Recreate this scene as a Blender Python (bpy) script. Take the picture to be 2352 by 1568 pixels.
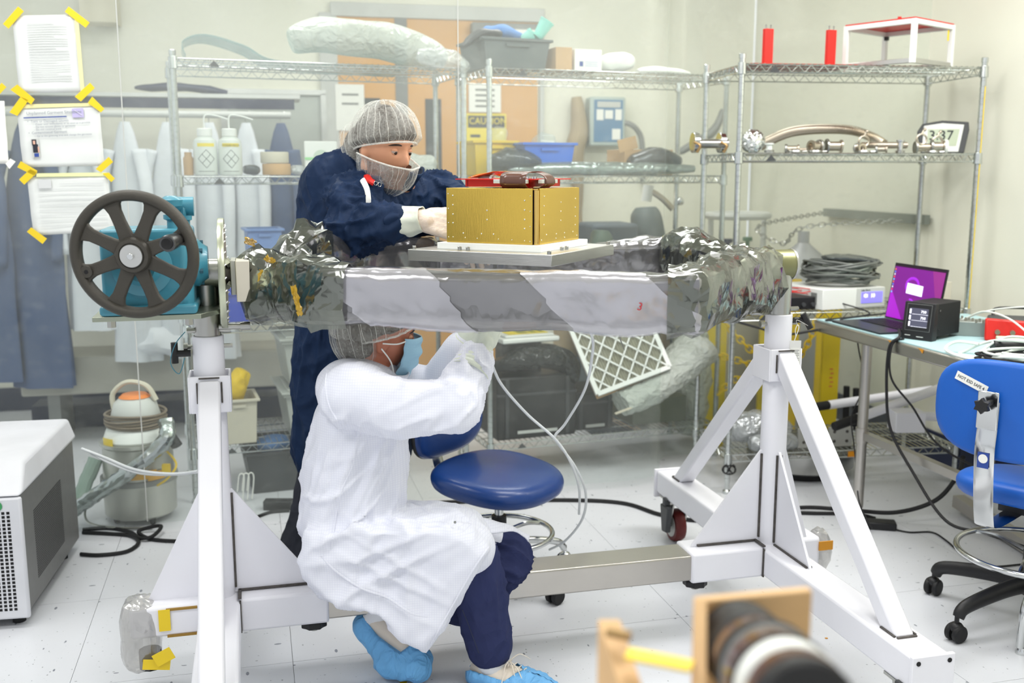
import bpy, bmesh, math, random
from mathutils import Vector, Matrix, noise
random.seed(7)
for _o in list(bpy.data.objects): bpy.data.objects.remove(_o)
SC = bpy.context.scene
COL = SC.collection
F, CX, CY, TH, CH = 2334.0, 1176.0, 784.0, math.radians(9.46), 1.41
CT, ST = math.cos(TH), math.sin(TH)
# ---- camera
cd = bpy.data.cameras.new('camera'); cam = bpy.data.objects.new('camera', cd); COL.objects.link(cam)
cam.location = (0, 0, CH); cam.rotation_euler = (math.radians(90)-TH, 0, 0)
cd.sensor_width = 36; cd.lens = 36*F/2352; cd.clip_start = .05
cd.dof.use_dof = True; cd.dof.focus_distance = 2.75; cd.dof.aperture_fstop = 2.8
SC.camera = cam
# ---- world and ceiling light panels
w = bpy.data.worlds.new('world'); SC.world = w; w.use_nodes = True
w.node_tree.nodes['Background'].inputs[0].default_value = (.93, .96, 1, 1)
w.node_tree.nodes['Background'].inputs[1].default_value = .85
SC.view_settings.view_transform = 'Standard'; SC.view_settings.look = 'None'
SC.view_settings.gamma = 1; SC.view_settings.use_curve_mapping = False
SC.view_settings.exposure = 0.12
LIGHTS = [(-1.5, .9), (.6, 1.3), (-1.5, 2.8), (.45, 3.3), (-1.3, 4.7), (.35, 5.3), (1.85, 3.2)]
POWER = [26, 29, 24, 26, 18, 24, 40]
for i, (x, y) in enumerate(LIGHTS):
    ld = bpy.data.lights.new('ceiling_lamp', 'AREA'); ld.shape = 'RECTANGLE'; ld.size = 1.15; ld.size_y = .5
    ld.energy = POWER[i]; ld.color = (1, .99, .97)
    lo = bpy.data.objects.new('ceiling_lamp', ld); COL.objects.link(lo)
    lo.location = (x, y, 2.83); lo.rotation_euler = (0, 0, math.radians(14.3))

# ================= helpers
def ray(px, py):
    x = (px-CX)/F; y = (CY-py)/F
    return Vector((x, CT+y*ST, -ST+y*CT))
def at(px, py, Y):
    d = ray(px, py); return Vector((0, 0, CH))+d*(Y/d.y)
def on(px, py, z=0.0):
    d = ray(px, py); return Vector((0, 0, CH))+d*((z-CH)/d.z)
def V(*a): return Vector(a)
def R(d): return math.radians(d)
def catmull(pts, n=8, closed=False):
    pts = [Vector(p) for p in pts]; out = []; m = len(pts)
    rng = range(m) if closed else range(m-1)
    for i in rng:
        if closed: a, b, c, d = pts[(i-1) % m], pts[i], pts[(i+1) % m], pts[(i+2) % m]
        else: a, b, c, d = pts[max(i-1, 0)], pts[i], pts[i+1], pts[min(i+2, m-1)]
        for k in range(n):
            t = k/n
            out.append(.5*((2*b)+(c-a)*t+(2*a-5*b+4*c-d)*t*t+(3*b-a-3*c+d)*t**3))
    if not closed: out.append(pts[-1])
    return out
def rotz(d): return Matrix.Rotation(R(d), 4, 'Z')
def TR(loc=(0, 0, 0), rz=0, rx=0, ry=0):
    return Matrix.Translation(loc)@Matrix.Rotation(R(rz), 4, 'Z')@Matrix.Rotation(R(ry), 4, 'Y')@Matrix.Rotation(R(rx), 4, 'X')
def wm(o):
    m = o.matrix_basis.copy()
    while o.parent: o = o.parent; m = o.matrix_basis@m
    return m
def frame(d, hint=(0, 0, 1)):
    d = Vector(d).normalized(); h = Vector(hint)
    if abs(d.dot(h)) > .98: h = Vector((1, 0, 0))
    x = h.cross(d).normalized(); y = d.cross(x)
    return x, y, d
class MB:
    def __init__(s): s.v = []; s.f = []; s.M = Matrix.Identity(4)
    def add(s, vs, fs):
        n = len(s.v); s.v += [s.M@Vector(p) for p in vs]; s.f += [[i+n for i in f] for f in fs]; return s
    def box(s, c, d, m=None):
        x, y, z = d[0]/2, d[1]/2, d[2]/2
        vs = [Vector((a*x, b*y, e*z)) for a in (-1, 1) for b in (-1, 1) for e in (-1, 1)]
        if m is not None: vs = [m.to_3x3()@v for v in vs]
        vs = [v+Vector(c) for v in vs]
        return s.add(vs, [(0, 1, 3, 2), (4, 6, 7, 5), (0, 4, 5, 1), (2, 3, 7, 6), (0, 2, 6, 4), (1, 5, 7, 3)])
    def hexa(s, b, t):   # 4 bottom, 4 top points, same winding
        return s.add(list(b)+list(t), [(3, 2, 1, 0), (4, 5, 6, 7)]+[(i, (i+1) % 4, 4+(i+1) % 4, 4+i) for i in range(4)])
    def bar(s, p, q, w, h, hint=(0, 0, 1)):   # w across, h along hint side
        p = Vector(p); q = Vector(q); x, y, d = frame(q-p, hint)
        c = [x*a*w/2+y*b*h/2 for a, b in ((-1, -1), (1, -1), (1, 1), (-1, 1))]
        return s.hexa([p+k for k in c], [q+k for k in c])
    def cyl(s, p, q, r, r2=None, seg=16, caps=True):
        p = Vector(p); q = Vector(q); x, y, d = frame(q-p); r2 = r if r2 is None else r2
        a = [(math.cos(2*math.pi*i/seg), math.sin(2*math.pi*i/seg)) for i in range(seg)]
        vs = [p+(x*c+y*e)*r for c, e in a]+[q+(x*c+y*e)*r2 for c, e in a]
        fs = [(i, (i+1) % seg, seg+(i+1) % seg, seg+i) for i in range(seg)]
        if caps: fs += [tuple(range(seg))[::-1], tuple(range(seg, 2*seg))]
        return s.add(vs, fs)
    def tube(s, pts, r, seg=8, closed=False, flat=1.0, hint=(0, 0, 1)):
        pts = [Vector(p) for p in pts]; n = len(pts); vs = []; X = None
        for i, p in enumerate(pts):
            a = pts[(i-1) % n] if closed or i else p; b = pts[(i+1) % n] if closed or i < n-1 else p
            d = (b-a)
            d = d.normalized() if d.length > 1e-9 else Vector((0, 0, 1))
            if X is None: X = frame(d, hint)[0]
            else:
                X = X-d*X.dot(d); X = X.normalized() if X.length > 1e-6 else frame(d)[0]
            Yv = d.cross(X); rr = r(i/(n-1)) if callable(r) else (r[i] if isinstance(r, (list, tuple)) else r)
            vs += [p+(X*math.cos(2*math.pi*k/seg)+Yv*math.sin(2*math.pi*k/seg)*flat)*rr for k in range(seg)]
        fs = []
        for i in range(n if closed else n-1):
            j = (i+1) % n
            fs += [(i*seg+k, i*seg+(k+1) % seg, j*seg+(k+1) % seg, j*seg+k) for k in range(seg)]
        if not closed: fs += [tuple(range(seg))[::-1], tuple(range((n-1)*seg, n*seg))]
        return s.add(vs, fs)
    def lathe(s, prof, o=(0, 0, 0), ax=(0, 0, 1), seg=24, arc=None):
        x, y, d = frame(ax, (0, 1, 0) if abs(Vector(ax).normalized().z) > .9 else (0, 0, 1)); o = Vector(o); vs = []
        for r, z in prof:
            vs += [o+d*z+(x*math.cos(2*math.pi*k/seg)+y*math.sin(2*math.pi*k/seg))*max(r, 1e-5) for k in range(seg)]
        fs = [(i*seg+k, i*seg+(k+1) % seg, (i+1)*seg+(k+1) % seg, (i+1)*seg+k) for i in range(len(prof)-1) for k in range(seg)]
        if tuple(prof[0]) != tuple(prof[-1]): fs += [tuple(range(seg))[::-1], tuple(range((len(prof)-1)*seg, len(prof)*seg))]
        return s.add(vs, fs)
    def prism(s, poly, z0, z1, m=None):   # poly in xy, extruded z, optional matrix
        n = len(poly); vs = [Vector((a, b, z0)) for a, b in poly]+[Vector((a, b, z1)) for a, b in poly]
        if m is not None: vs = [m@v for v in vs]
        return s.add(vs, [tuple(range(n))[::-1], tuple(range(n, 2*n))]+[(i, (i+1) % n, n+(i+1) % n, n+i) for i in range(n)])
    def grid(s, fn, nu, nv, cu=False, cv=False):
        U = nu if cu else nu+1; W = nv if cv else nv+1
        vs = [Vector(fn(i/nu, j/nv)) for i in range(U) for j in range(W)]
        fs = [(i*W+j, ((i+1) % U)*W+j, ((i+1) % U)*W+(j+1) % W, i*W+(j+1) % W) for i in range(nu) for j in range(nv)]
        return s.add(vs, fs)
    def ell(s, c, r, m=None, seg=20, rings=12, fn=None):
        c = Vector(c); r = (r, r, r) if not hasattr(r, '__len__') else r; vs = []
        for j in range(rings+1):
            ph = math.pi*j/rings
            for i in range(seg):
                th = 2*math.pi*i/seg
                p = Vector((math.sin(ph)*math.cos(th), math.sin(ph)*math.sin(th), math.cos(ph)))
                if fn: p = p*fn(p)
                p = Vector((p.x*r[0], p.y*r[1], p.z*r[2]))
                if m is not None: p = m.to_3x3()@p
                vs.append(c+p)
        fs = [(j*seg+i, (j+1)*seg+i, (j+1)*seg+(i+1) % seg, j*seg+(i+1) % seg) for j in range(rings) for i in range(seg)]
        return s.add(vs, fs)
    def caps(s, p, q, r, r2, seg=14):      # tapered capsule (for remeshed unions)
        p = Vector(p); q = Vector(q); d = (q-p)
        if d.length < 1e-6: return s.ell(p, r)
        pts = []; rs = []; u = d.normalized()
        for k in range(5): a = math.pi/2*k/5; pts.append(p-u*r*math.cos(a)); rs.append(max(r*math.sin(a), .001))
        pts.append(p); rs.append(r); pts.append(q); rs.append(r2)
        for k in range(1, 6): a = math.pi/2*k/5; pts.append(q+u*r2*math.sin(a)); rs.append(max(r2*math.cos(a), .001))
        return s.tube(pts, rs, seg)
    def mesh(s, name):
        me = bpy.data.meshes.new(name); me.from_pydata([tuple(v) for v in s.v], [], s.f)
        bm = bmesh.new(); bm.from_mesh(me); bmesh.ops.remove_doubles(bm, verts=bm.verts, dist=2e-5)
        bmesh.ops.recalc_face_normals(bm, faces=bm.faces); bm.to_mesh(me); bm.free()
        return me
    def build(s, name, mat, parent=None, local=False, smooth=35, bevel=0, label=None, kind=None, seg=2, recalc=True):
        if parent is not None and not local:
            iv = wm(parent).inverted(); s.v = [iv@v for v in s.v]
        me = s.mesh(name)
        return put(me, name, mat, parent, smooth, bevel, label, kind, seg)
def put(me, name, mat, parent=None, smooth=35, bevel=0, label=None, kind=None, seg=2):
    me.materials.clear(); me.materials.append(mat)
    if smooth:
        me.polygons.foreach_set('use_smooth', [True]*len(me.polygons))
        if smooth < 180: me.set_sharp_from_angle(angle=R(smooth))
    o = bpy.data.objects.new(name, me); COL.objects.link(o); o.parent = parent
    if bevel:
        b = o.modifiers.new('bevel', 'BEVEL'); b.width = bevel; b.segments = seg; b.limit_method = 'ANGLE'; b.angle_limit = R(40)
        if smooth: b.harden_normals = False
    if label: o['label'] = label
    if name in AUTO_STUFF: o['kind'] = 'stuff'
    if kind: o['kind'] = kind
    return o
def thing(name, label, cat, loc=(0, 0, 0), rz=0, group=None):
    o = bpy.data.objects.new(name, None); COL.objects.link(o); o.location = loc; o.rotation_euler = (0, 0, R(rz))
    o.empty_display_size = .05
    o['label'] = label; o['category'] = cat
    if group: o['group'] = group
    return o
def tag(o, label, cat, group=None, kind=None):
    o['label'] = label; o['category'] = cat
    if group: o['group'] = group
    if kind: o['kind'] = kind
    return o
def kids(o): return [c for c in COL.objects if c.parent == o]
def dup(root, loc, rz=None, label=None):
    r = root.copy(); COL.objects.link(r); r.location = loc
    if rz is not None: r.rotation_euler = (0, 0, R(rz))
    if label: r['label'] = label
    for ch in kids(root):
        c = ch.copy(); COL.objects.link(c); c.parent = r
        for g in kids(ch): d = g.copy(); COL.objects.link(d); d.parent = c
    return r
def one(mb, name, mat, label, cat, group=None, kind=None, **k):   # a thing of one mesh with its origin at its base
    lo = Vector((sum(v.x for v in mb.v)/len(mb.v), sum(v.y for v in mb.v)/len(mb.v), min(v.z for v in mb.v)))
    mb.v = [v-lo for v in mb.v]
    o = mb.build(name, mat, **k); o.location = lo
    return tag(o, label, cat, group, kind)
def remesh(mb, vox=.008, smooth=4, disp=None, dec=None):
    me = mb.mesh('t'); o = bpy.data.objects.new('t', me); COL.objects.link(o)
    m = o.modifiers.new('r', 'REMESH'); m.mode = 'VOXEL'; m.voxel_size = vox; m.use_smooth_shade = True
    if smooth: s = o.modifiers.new('s', 'SMOOTH'); s.factor = .5; s.iterations = smooth
    if dec: q = o.modifiers.new('d', 'DECIMATE'); q.ratio = dec
    dg = bpy.context.evaluated_depsgraph_get(); dg.update()
    out = bpy.data.meshes.new_from_object(o.evaluated_get(dg))
    bpy.data.objects.remove(o); bpy.data.meshes.remove(me)
    if disp:
        nr = [v.normal.copy() for v in out.vertices]
        for v, n in zip(out.vertices, nr): v.co = v.co+disp(v.co, n)
        out.update()
    return out
def tome(me, parent):      # world mesh -> parent space
    me.transform(wm(parent).inverted()); return me
AUTO_STUFF = {'weld_seam','cover_bolt','bolt_hole','print','plate_bolt','flange_bolt','label_patch','lock_pin','print_lines','screws','weave','keys','vent_slots','vent_holes','buttons','icons'}
def nz(p, s=1.0): return noise.noise(Vector(p)*s)
def ridge(p, s): return 1-abs(noise.noise(Vector(p)*s))*2

# ================= materials
MATS = {}
def mat(name, col, rough=.5, metal=0.0, var=.06, vs=6.0, bump=0.0, bs=60.0, bst=(1, 1, 1), trans=0.0, alpha=1.0, emit=None, es=1.0, spec=.5, coat=0.0, ior=1.45, sheen=0, aniso=None):
    m = bpy.data.materials.new(name); MATS[name] = m; m.use_nodes = True
    nt = m.node_tree; N = nt.nodes; L = nt.links; p = N['Principled BSDF']
    p.inputs['Roughness'].default_value = rough; p.inputs['Metallic'].default_value = metal
    p.inputs['Specular IOR Level'].default_value = spec; p.inputs['IOR'].default_value = ior
    p.inputs['Coat Weight'].default_value = coat; p.inputs['Coat Roughness'].default_value = .1
    p.inputs['Transmission Weight'].default_value = trans; p.inputs['Alpha'].default_value = alpha
    p.inputs['Sheen Weight'].default_value = sheen
    tc = N.new('ShaderNodeTexCoord')
    n = N.new('ShaderNodeTexNoise'); n.inputs['Scale'].default_value = vs; n.inputs['Detail'].default_value = 4
    L.new(tc.outputs['Object'], n.inputs['Vector'])
    r = N.new('ShaderNodeMapRange'); r.inputs[1].default_value = .3; r.inputs[2].default_value = .7
    r.inputs[3].default_value = 1-var; r.inputs[4].default_value = 1+var*.6
    L.new(n.outputs[0], r.inputs[0])
    mx = N.new('ShaderNodeVectorMath'); mx.operation = 'SCALE'; mx.inputs[0].default_value = col[:3]
    L.new(r.outputs[0], mx.inputs['Scale']); L.new(mx.outputs[0], p.inputs['Base Color'])
    if bump:
        mp = N.new('ShaderNodeMapping'); mp.inputs['Scale'].default_value = bst; L.new(tc.outputs['Object'], mp.inputs[0])
        b = N.new('ShaderNodeTexNoise'); b.inputs['Scale'].default_value = bs; b.inputs['Detail'].default_value = 3
        L.new(mp.outputs[0], b.inputs['Vector'])
        bu = N.new('ShaderNodeBump'); bu.inputs['Strength'].default_value = bump; bu.inputs['Distance'].default_value = .01
        L.new(b.outputs[0], bu.inputs['Height']); L.new(bu.outputs[0], p.inputs['Normal'])
    if emit: p.inputs['Emission Color'].default_value = (*emit, 1); p.inputs['Emission Strength'].default_value = es
    return m
def c(r, g, b):     # sRGB 0-255 -> linear
    f = lambda x: (x/255/12.92) if x/255 <= .04045 else ((x/255+.055)/1.055)**2.4
    return (f(r), f(g), f(b))
white_paint = mat('white_paint', c(232, 232, 238), .35, var=.02)
white_plastic = mat('white_plastic', c(228, 230, 226), .45, var=.03)
cream_wall = mat('cream_wall', c(230, 229, 214), .8, var=.02, vs=2, bump=.05, bs=120)
grey_wall = mat('grey_wall', c(214, 217, 204), .8, var=.03, vs=2, bump=.05, bs=120)
steel = mat('steel', c(176, 176, 172), .28, 1, var=.08, vs=9, bump=.04, bs=40, bst=(1, 1, 12))
brushed = mat('brushed_steel', c(190, 186, 180), .33, 1, var=.08, vs=4, bump=.05, bs=30, bst=(1, 20, 20))
chrome = mat('chrome', c(212, 214, 214), .14, 1, var=.05)
wire_chrome = mat('wire_chrome', c(206, 210, 208), .22, 1, var=.1, vs=30)
alu = mat('aluminium', c(205, 205, 202), .36, 1, var=.07, vs=5, bump=.04, bs=30, bst=(1, 1, 14))
alu_rough = mat('milled_aluminium', c(196, 196, 190), .45, .9, var=.08, vs=8)
dark_steel = mat('weld_steel', c(92, 88, 84), .5, .6, var=.3, vs=60)
black_plastic = mat('black_plastic', c(28, 28, 30), .45, var=.1)
black_rubber = mat('black_rubber', c(22, 22, 24), .6, var=.1)
black_matte = mat('black_matte', c(18, 18, 20), .7, var=.1)
dgrey = mat('dark_grey', c(62, 64, 66), .5, var=.08)
navy = mat('navy_vinyl', c(26, 36, 66), .5, var=.08)
wheel_grey = mat('cast_wheel', c(66, 63, 57), .55, .25, var=.08, bump=.12, bs=220)
teal = mat('teal_enamel', c(60, 132, 152), .38, var=.06, coat=.3)
red_paint = mat('red_paint', c(206, 34, 26), .4, var=.04)
red_rubber = mat('red_tyre', c(96, 26, 24), .45, var=.15, vs=30)
yellow_p = mat('yellow_plastic', c(232, 196, 30), .5, var=.05)
blue_bin = mat('blue_bin', c(36, 104, 206), .42, var=.05)
dblue_bin = mat('deep_blue_bin', c(36, 66, 178), .42, var=.05)
vinyl_blue = mat('blue_vinyl', c(24, 62, 128), .32, var=.05, bump=.06, bs=300, coat=.15)
shell_blue = mat('blue_shell', c(22, 92, 186), .4, var=.03, bump=.03, bs=300)
tan_card = mat('cardboard', c(196, 160, 116), .8, var=.1)
beige = mat('beige_plastic', c(202, 196, 178), .6, var=.06)
pale_grey = mat('pale_grey', c(196, 198, 194), .5, var=.05)
mid_grey = mat('mid_grey', c(128, 130, 128), .5, var=.08)
paper = mat('paper', c(238, 238, 232), .7, var=.02)
ink = mat('ink', c(40, 44, 54), .7, var=.02)
blue_ink = mat('blue_ink', c(48, 74, 150), .7, var=.02)
white_cloth = mat('white_cloth', c(226, 228, 232), .85, var=.05, bump=.3, bs=14)
pale_tube = mat('clear_tubing', c(226, 230, 232), .25, var=.02, alpha=.85)
yellow_tag = mat('yellow_label', c(236, 214, 60), .6, var=.05)

def crease(m, scale=12, strength=.4, dist=.01, st=(1, 1, 1), warp=.25, rough2=True):
    N, L = m.node_tree.nodes, m.node_tree.links; p = N['Principled BSDF']
    tc = N.new('ShaderNodeTexCoord'); mp = N.new('ShaderNodeMapping'); mp.inputs['Scale'].default_value = st; L.new(tc.outputs['Object'], mp.inputs[0])
    n = N.new('ShaderNodeTexNoise'); n.inputs['Scale'].default_value = scale*.45; n.inputs['Detail'].default_value = 2; L.new(mp.outputs[0], n.inputs['Vector'])
    a = N.new('ShaderNodeVectorMath'); a.operation = 'SCALE'; a.inputs['Scale'].default_value = warp; L.new(n.outputs['Color'], a.inputs[0])
    b = N.new('ShaderNodeVectorMath'); b.operation = 'ADD'; L.new(mp.outputs[0], b.inputs[0]); L.new(a.outputs[0], b.inputs[1])
    v = N.new('ShaderNodeTexVoronoi'); v.feature = 'F1'; v.inputs['Scale'].default_value = scale; L.new(b.outputs[0], v.inputs['Vector'])
    v2 = N.new('ShaderNodeTexVoronoi'); v2.inputs['Scale'].default_value = scale*2.7; L.new(b.outputs[0], v2.inputs['Vector'])
    q = N.new('ShaderNodeMath'); q.operation = 'MULTIPLY_ADD'; q.inputs[1].default_value = .35; L.new(v2.outputs['Distance'], q.inputs[0]); L.new(v.outputs['Distance'], q.inputs[2])
    bu = N.new('ShaderNodeBump'); bu.inputs['Strength'].default_value = strength; bu.inputs['Distance'].default_value = dist
    L.new(q.outputs[0], bu.inputs['Height'])
    if p.inputs['Normal'].links: L.new(p.inputs['Normal'].links[0].from_socket, bu.inputs['Normal'])
    L.new(bu.outputs[0], p.inputs['Normal']); return m
# ================= the room
ALF = 14.3
def nodes(m): return m.node_tree.nodes, m.node_tree.links, m.node_tree.nodes['Principled BSDF']
floor_m = mat('vinyl_tile', c(213, 215, 220), .3, var=.03, vs=3)
def specks(m):
    N, L, p = nodes(m); src = p.inputs['Base Color'].links[0].from_socket
    tc = N.new('ShaderNodeTexCoord'); base = src
    for sc, th, colr, st in ((38, .02, c(120, 126, 130), (1, 1.6, 1)), (11, .013, c(70, 78, 96), (1, 2.4, 1)), (90, .03, c(168, 172, 170), (1.4, 1, 1))):
        mp = N.new('ShaderNodeMapping'); mp.inputs['Scale'].default_value = st; L.new(tc.outputs['Object'], mp.inputs[0])
        v = N.new('ShaderNodeTexVoronoi'); v.inputs['Scale'].default_value = sc; L.new(mp.outputs[0], v.inputs['Vector'])
        n = N.new('ShaderNodeTexNoise'); n.inputs['Scale'].default_value = sc*.4; L.new(mp.outputs[0], n.inputs['Vector'])
        g = N.new('ShaderNodeMath'); g.operation = 'MULTIPLY'; g.inputs[1].default_value = .32
        L.new(n.outputs[0], g.inputs[0])
        g2 = N.new('ShaderNodeMath'); g2.operation = 'LESS_THAN'
        s = N.new('ShaderNodeMath'); s.operation = 'SUBTRACT'; s.inputs[1].default_value = .055
        L.new(g.outputs[0], s.inputs[0]); L.new(v.outputs['Distance'], g2.inputs[0]); L.new(s.outputs[0], g2.inputs[1])
        g3 = N.new('ShaderNodeMath'); g3.operation = 'MULTIPLY'; g3.inputs[1].default_value = .7
        sp = N.new('ShaderNodeSeparateColor'); L.new(v.outputs['Color'], sp.inputs[0])
        k = N.new('ShaderNodeMath'); k.operation = 'GREATER_THAN'; k.inputs[1].default_value = .6; L.new(sp.outputs[0], k.inputs[0])
        k2 = N.new('ShaderNodeMath'); k2.operation = 'MULTIPLY'; L.new(g2.outputs[0], k2.inputs[0]); L.new(k.outputs[0], k2.inputs[1]); L.new(k2.outputs[0], g3.inputs[0])
        mx = N.new('ShaderNodeMix'); mx.data_type = 'RGBA'; mx.inputs[7].default_value = (*colr, 1)
        L.new(g3.outputs[0], mx.inputs[0]); L.new(base, mx.inputs[6]); base = mx.outputs[2]
    L.new(base, p.inputs['Base Color'])
specks(floor_m)
def struct(mb, name, m, **k):
    o = mb.build(name, m, **k); o['kind'] = 'structure'; return o
fl = MB(); fl.box((-.3, 3.2, -.035), (8.4, 9.4, .06)); floor = struct(fl, 'floor', mid_grey)
A = rotz(ALF); ts = .61
tmesh = None
for i in range(-8, 9):
    for j in range(-3, 14):
        p = A@V(i*ts+.37, j*ts+.1, 0)
        if abs(p.x+.3) > 3.6 or not (-.6 < p.y < 7.0): continue
        if tmesh is None:
            t = MB(); t.box((0, 0, -.0025), (ts-.0014, ts-.0014, .005)); tmesh = t.mesh('tile'); tmesh.materials.append(floor_m)
        o = bpy.data.objects.new('tile', tmesh); COL.objects.link(o); o.parent = floor
        o.location = (p.x, p.y, 0); o.rotation_euler = (0, 0, R(ALF+90*((i*3+j*7) % 4)))
def bwY(x): return 6.6+.22*x
def rwX(y): return 2.17+(4.5-y)*.22
b = MB(); P = [(-3.9, bwY(-3.9)), (rwX(7.1), bwY(rwX(7.1)))]
b.hexa([V(P[0][0], P[0][1], -.05), V(P[1][0], P[1][1], -.05), V(P[1][0], P[1][1]+.12, -.05), V(P[0][0], P[0][1]+.12, -.05)],
       [V(P[0][0], P[0][1], 2.9), V(P[1][0], P[1][1], 2.9), V(P[1][0], P[1][1]+.12, 2.9), V(P[0][0], P[0][1]+.12, 2.9)])
struct(b, 'wall_back', cream_wall)
b = MB(); ya, yb = -.9, 7.0
b.hexa([V(rwX(ya), ya, -.05), V(rwX(ya)+.12, ya, -.05), V(rwX(yb)+.12, yb, -.05), V(rwX(yb), yb, -.05)],
       [V(rwX(ya), ya, 2.9), V(rwX(ya)+.12, ya, 2.9), V(rwX(yb)+.12, yb, 2.9), V(rwX(yb), yb, 2.9)])
struct(b, 'wall_right', cream_wall)
b = MB(); b.box((-.3, 3.2, 2.93), (8.4, 9.4, .06)); struct(b, 'ceiling', cream_wall)
for i, (x, y) in enumerate(LIGHTS):
    b = MB(); b.M = TR((x, y, 0), 14.3)
    for s in (-1, 1): b.box((0, s*.28, 2.87), (1.22, .04, .07)); b.box((s*.6, 0, 2.87), (.04, .52, .07))
    b.box((0, 0, 2.896), (1.2, .56, .01))
    o = one(b, 'light_fitting', white_paint, 'white recessed ceiling light frame '+['at the front left over the chiller','at the front over the foreground jig','above the black handwheel','above the gold box','over the hanging garments','above the orange doors','over the work table'][i], 'ceiling light', 'ceiling light panels')
# baseboards
b = MB(); b.bar((-3.8, bwY(-3.8)-.006, .07), (1.55, bwY(1.55)-.006, .07), .012, .14); struct(b, 'baseboard_back', navy)
b = MB(); ya, yb = -.8, 6.8
b.bar((rwX(ya)-.008, ya, .075), (rwX(yb)-.008, yb, .075), .014, .15); struct(b, 'baseboard_right', navy)
# ---- double door in back wall
wood = mat('door_wood', c(212, 160, 94), .5, var=.06, vs=3)
glass_dark = mat('dark_glazing', c(76, 82, 80), .15, var=.1)
def wallpt(px, py): # point on back wall plane seen at a pixel
    d = ray(px, py); k = 6.6/(d.y-.22*d.x); return V(0, 0, CH)+d*k
wx = rotz(math.degrees(math.atan(.22))); # wall frame
def wallbox(mb, px0, py0, px1, py1, out=.02, th=.02):
    a = wallpt(px0, py1); q = wallpt(px1, py0); z0, z1 = a.z, q.z
    n = V(.215, -.977, 0)
    A0 = V(a.x, a.y, 0)+n*(out-th); A1 = V(q.x, q.y, 0)+n*(out-th); B0 = A0+n*th; B1 = A1+n*th
    return mb.hexa([V(B0.x, B0.y, z0), V(B1.x, B1.y, z0), V(A1.x, A1.y, z0), V(A0.x, A0.y, z0)], [V(B0.x, B0.y, z1), V(B1.x, B1.y, z1), V(A1.x, A1.y, z1), V(A0.x, A0.y, z1)])
dz = on  # door bottom pixel rows come from the floor line (about y = 905)
yb0 = 930
fr = MB(); wallbox(fr, 758, 30, 772, yb0, .03, .04); wallbox(fr, 1235, 30, 1249, yb0, .03, .04); wallbox(fr, 758, 22, 1249, 38, .035, .045)
door = struct(fr, 'door_1', pale_grey, bevel=.004)
for a, q in ((773, 921), (933, 1234)):
    l = MB(); wallbox(l, a, 39, q, yb0, .02, .03); l.build('door_leaf', wood, door, bevel=.003)
l = MB(); wallbox(l, 921, 39, 933, yb0, .026, .03); l.build('meeting_stile', mid_grey, door)
for a, q, y0, y1 in ((838, 872, 226, 420), (978, 1012, 228, 420)):
    l = MB(); wallbox(l, a, y0, q, y1, .024, .01); f = l.build('vision_frame', dgrey, door)
    l = MB(); wallbox(l, a+4, y0+5, q-4, y1-5, .027, .006); l.build('pane', glass_dark, f)
l = MB(); wallbox(l, 893, 560, 915, 640, .05, .03); l.build('door_handle', steel, door, bevel=.004)
# notices on the door and on the wall
def notice(px0, py0, px1, py1, base, label, name='notice', cat='sign', out=.034, lines=(), col2=None, words=()):
    t = MB(); wallbox(t, px0, py0, px1, py1, out, .003)
    p0 = wallpt(px0, py1)
    o = one(t, name, base, label, cat)
    for (a, b2, c2, d2, m2) in lines:
        q = MB(); wallbox(q, px0+(px1-px0)*a, py0+(py1-py0)*b2, px0+(px1-px0)*c2, py0+(py1-py0)*d2, out+.001, .0015); q.build('print', m2, o)
    return o
def text(s, size, m, parent, M, name='lettering', ext=.0004, align='LEFT', xs=1.0):
    cu = bpy.data.curves.new('t', 'FONT'); cu.body = s; cu.size = size; cu.extrude = ext; cu.align_x = align; cu.resolution_u = 2
    o = bpy.data.objects.new('t', cu); COL.objects.link(o)
    dg = bpy.context.evaluated_depsgraph_get(); dg.update()
    me = bpy.data.meshes.new_from_object(o.evaluated_get(dg)); bpy.data.objects.remove(o)
    me.transform(M@Matrix.Scale(xs, 4, (1, 0, 0))); me.transform(wm(parent).inverted()) if parent else None
    return put(me, name, m, parent, smooth=0)
notice(1075, 196, 1148, 258, paper, 'white printed notice taped to the orange door leaf', lines=[(.2, .15+.2*k, .8, .22+.2*k, mid_grey) for k in range(4)])
cs = notice(1069, 262, 1160, 420, yellow_tag, 'yellow caution sign hung on the orange door behind the curtain', lines=[(.04, .03, .96, .2, ink), (.1, .3, .35, .34, ink), (.1, .4, .6, .43, ink)])
pt = wallpt(1074, 287); text('CAUTION', .058, yellow_tag, cs, Matrix.Translation(pt+V(.01, -.045, .004))@wx@Matrix.Rotation(R(90), 4, 'X'), xs=.92)
notice(772, 195, 835, 300, paper, 'pale paper notice on the left door leaf beside the head of the standing person', lines=[(.2, .2, .8, .24, mid_grey), (.2, .4, .8, .44, mid_grey)])
b = MB(); wallbox(b, 1078, 60, 1240, 112, .10, .07); o = one(b, 'door_closer', mid_grey, 'grey door closer housing above the right door leaf', 'door closer', bevel=.01)
b = MB(); wallbox(b, 1118, 74, 1220, 101, .108, .01); b.build('cover_plate', paper, o)
# framed wall panel left of door
b = MB(); wallbox(b, 515, 208, 748, 216, .04, .04); wallbox(b, 515, 216, 521, 420, .04, .04); wallbox(b, 742, 216, 748, 420, .04, .04); wallbox(b, 515, 414, 748, 420, .04, .04)
o = one(b, 'wall_panel', alu, 'aluminium framed whiteboard on the back wall left of the door', 'whiteboard')
b = MB(); wallbox(b, 521, 216, 742, 414, .02, .012); b.build('board', mat('board_grey', c(176, 182, 176), .3, var=.25, vs=1.4), o)
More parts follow.
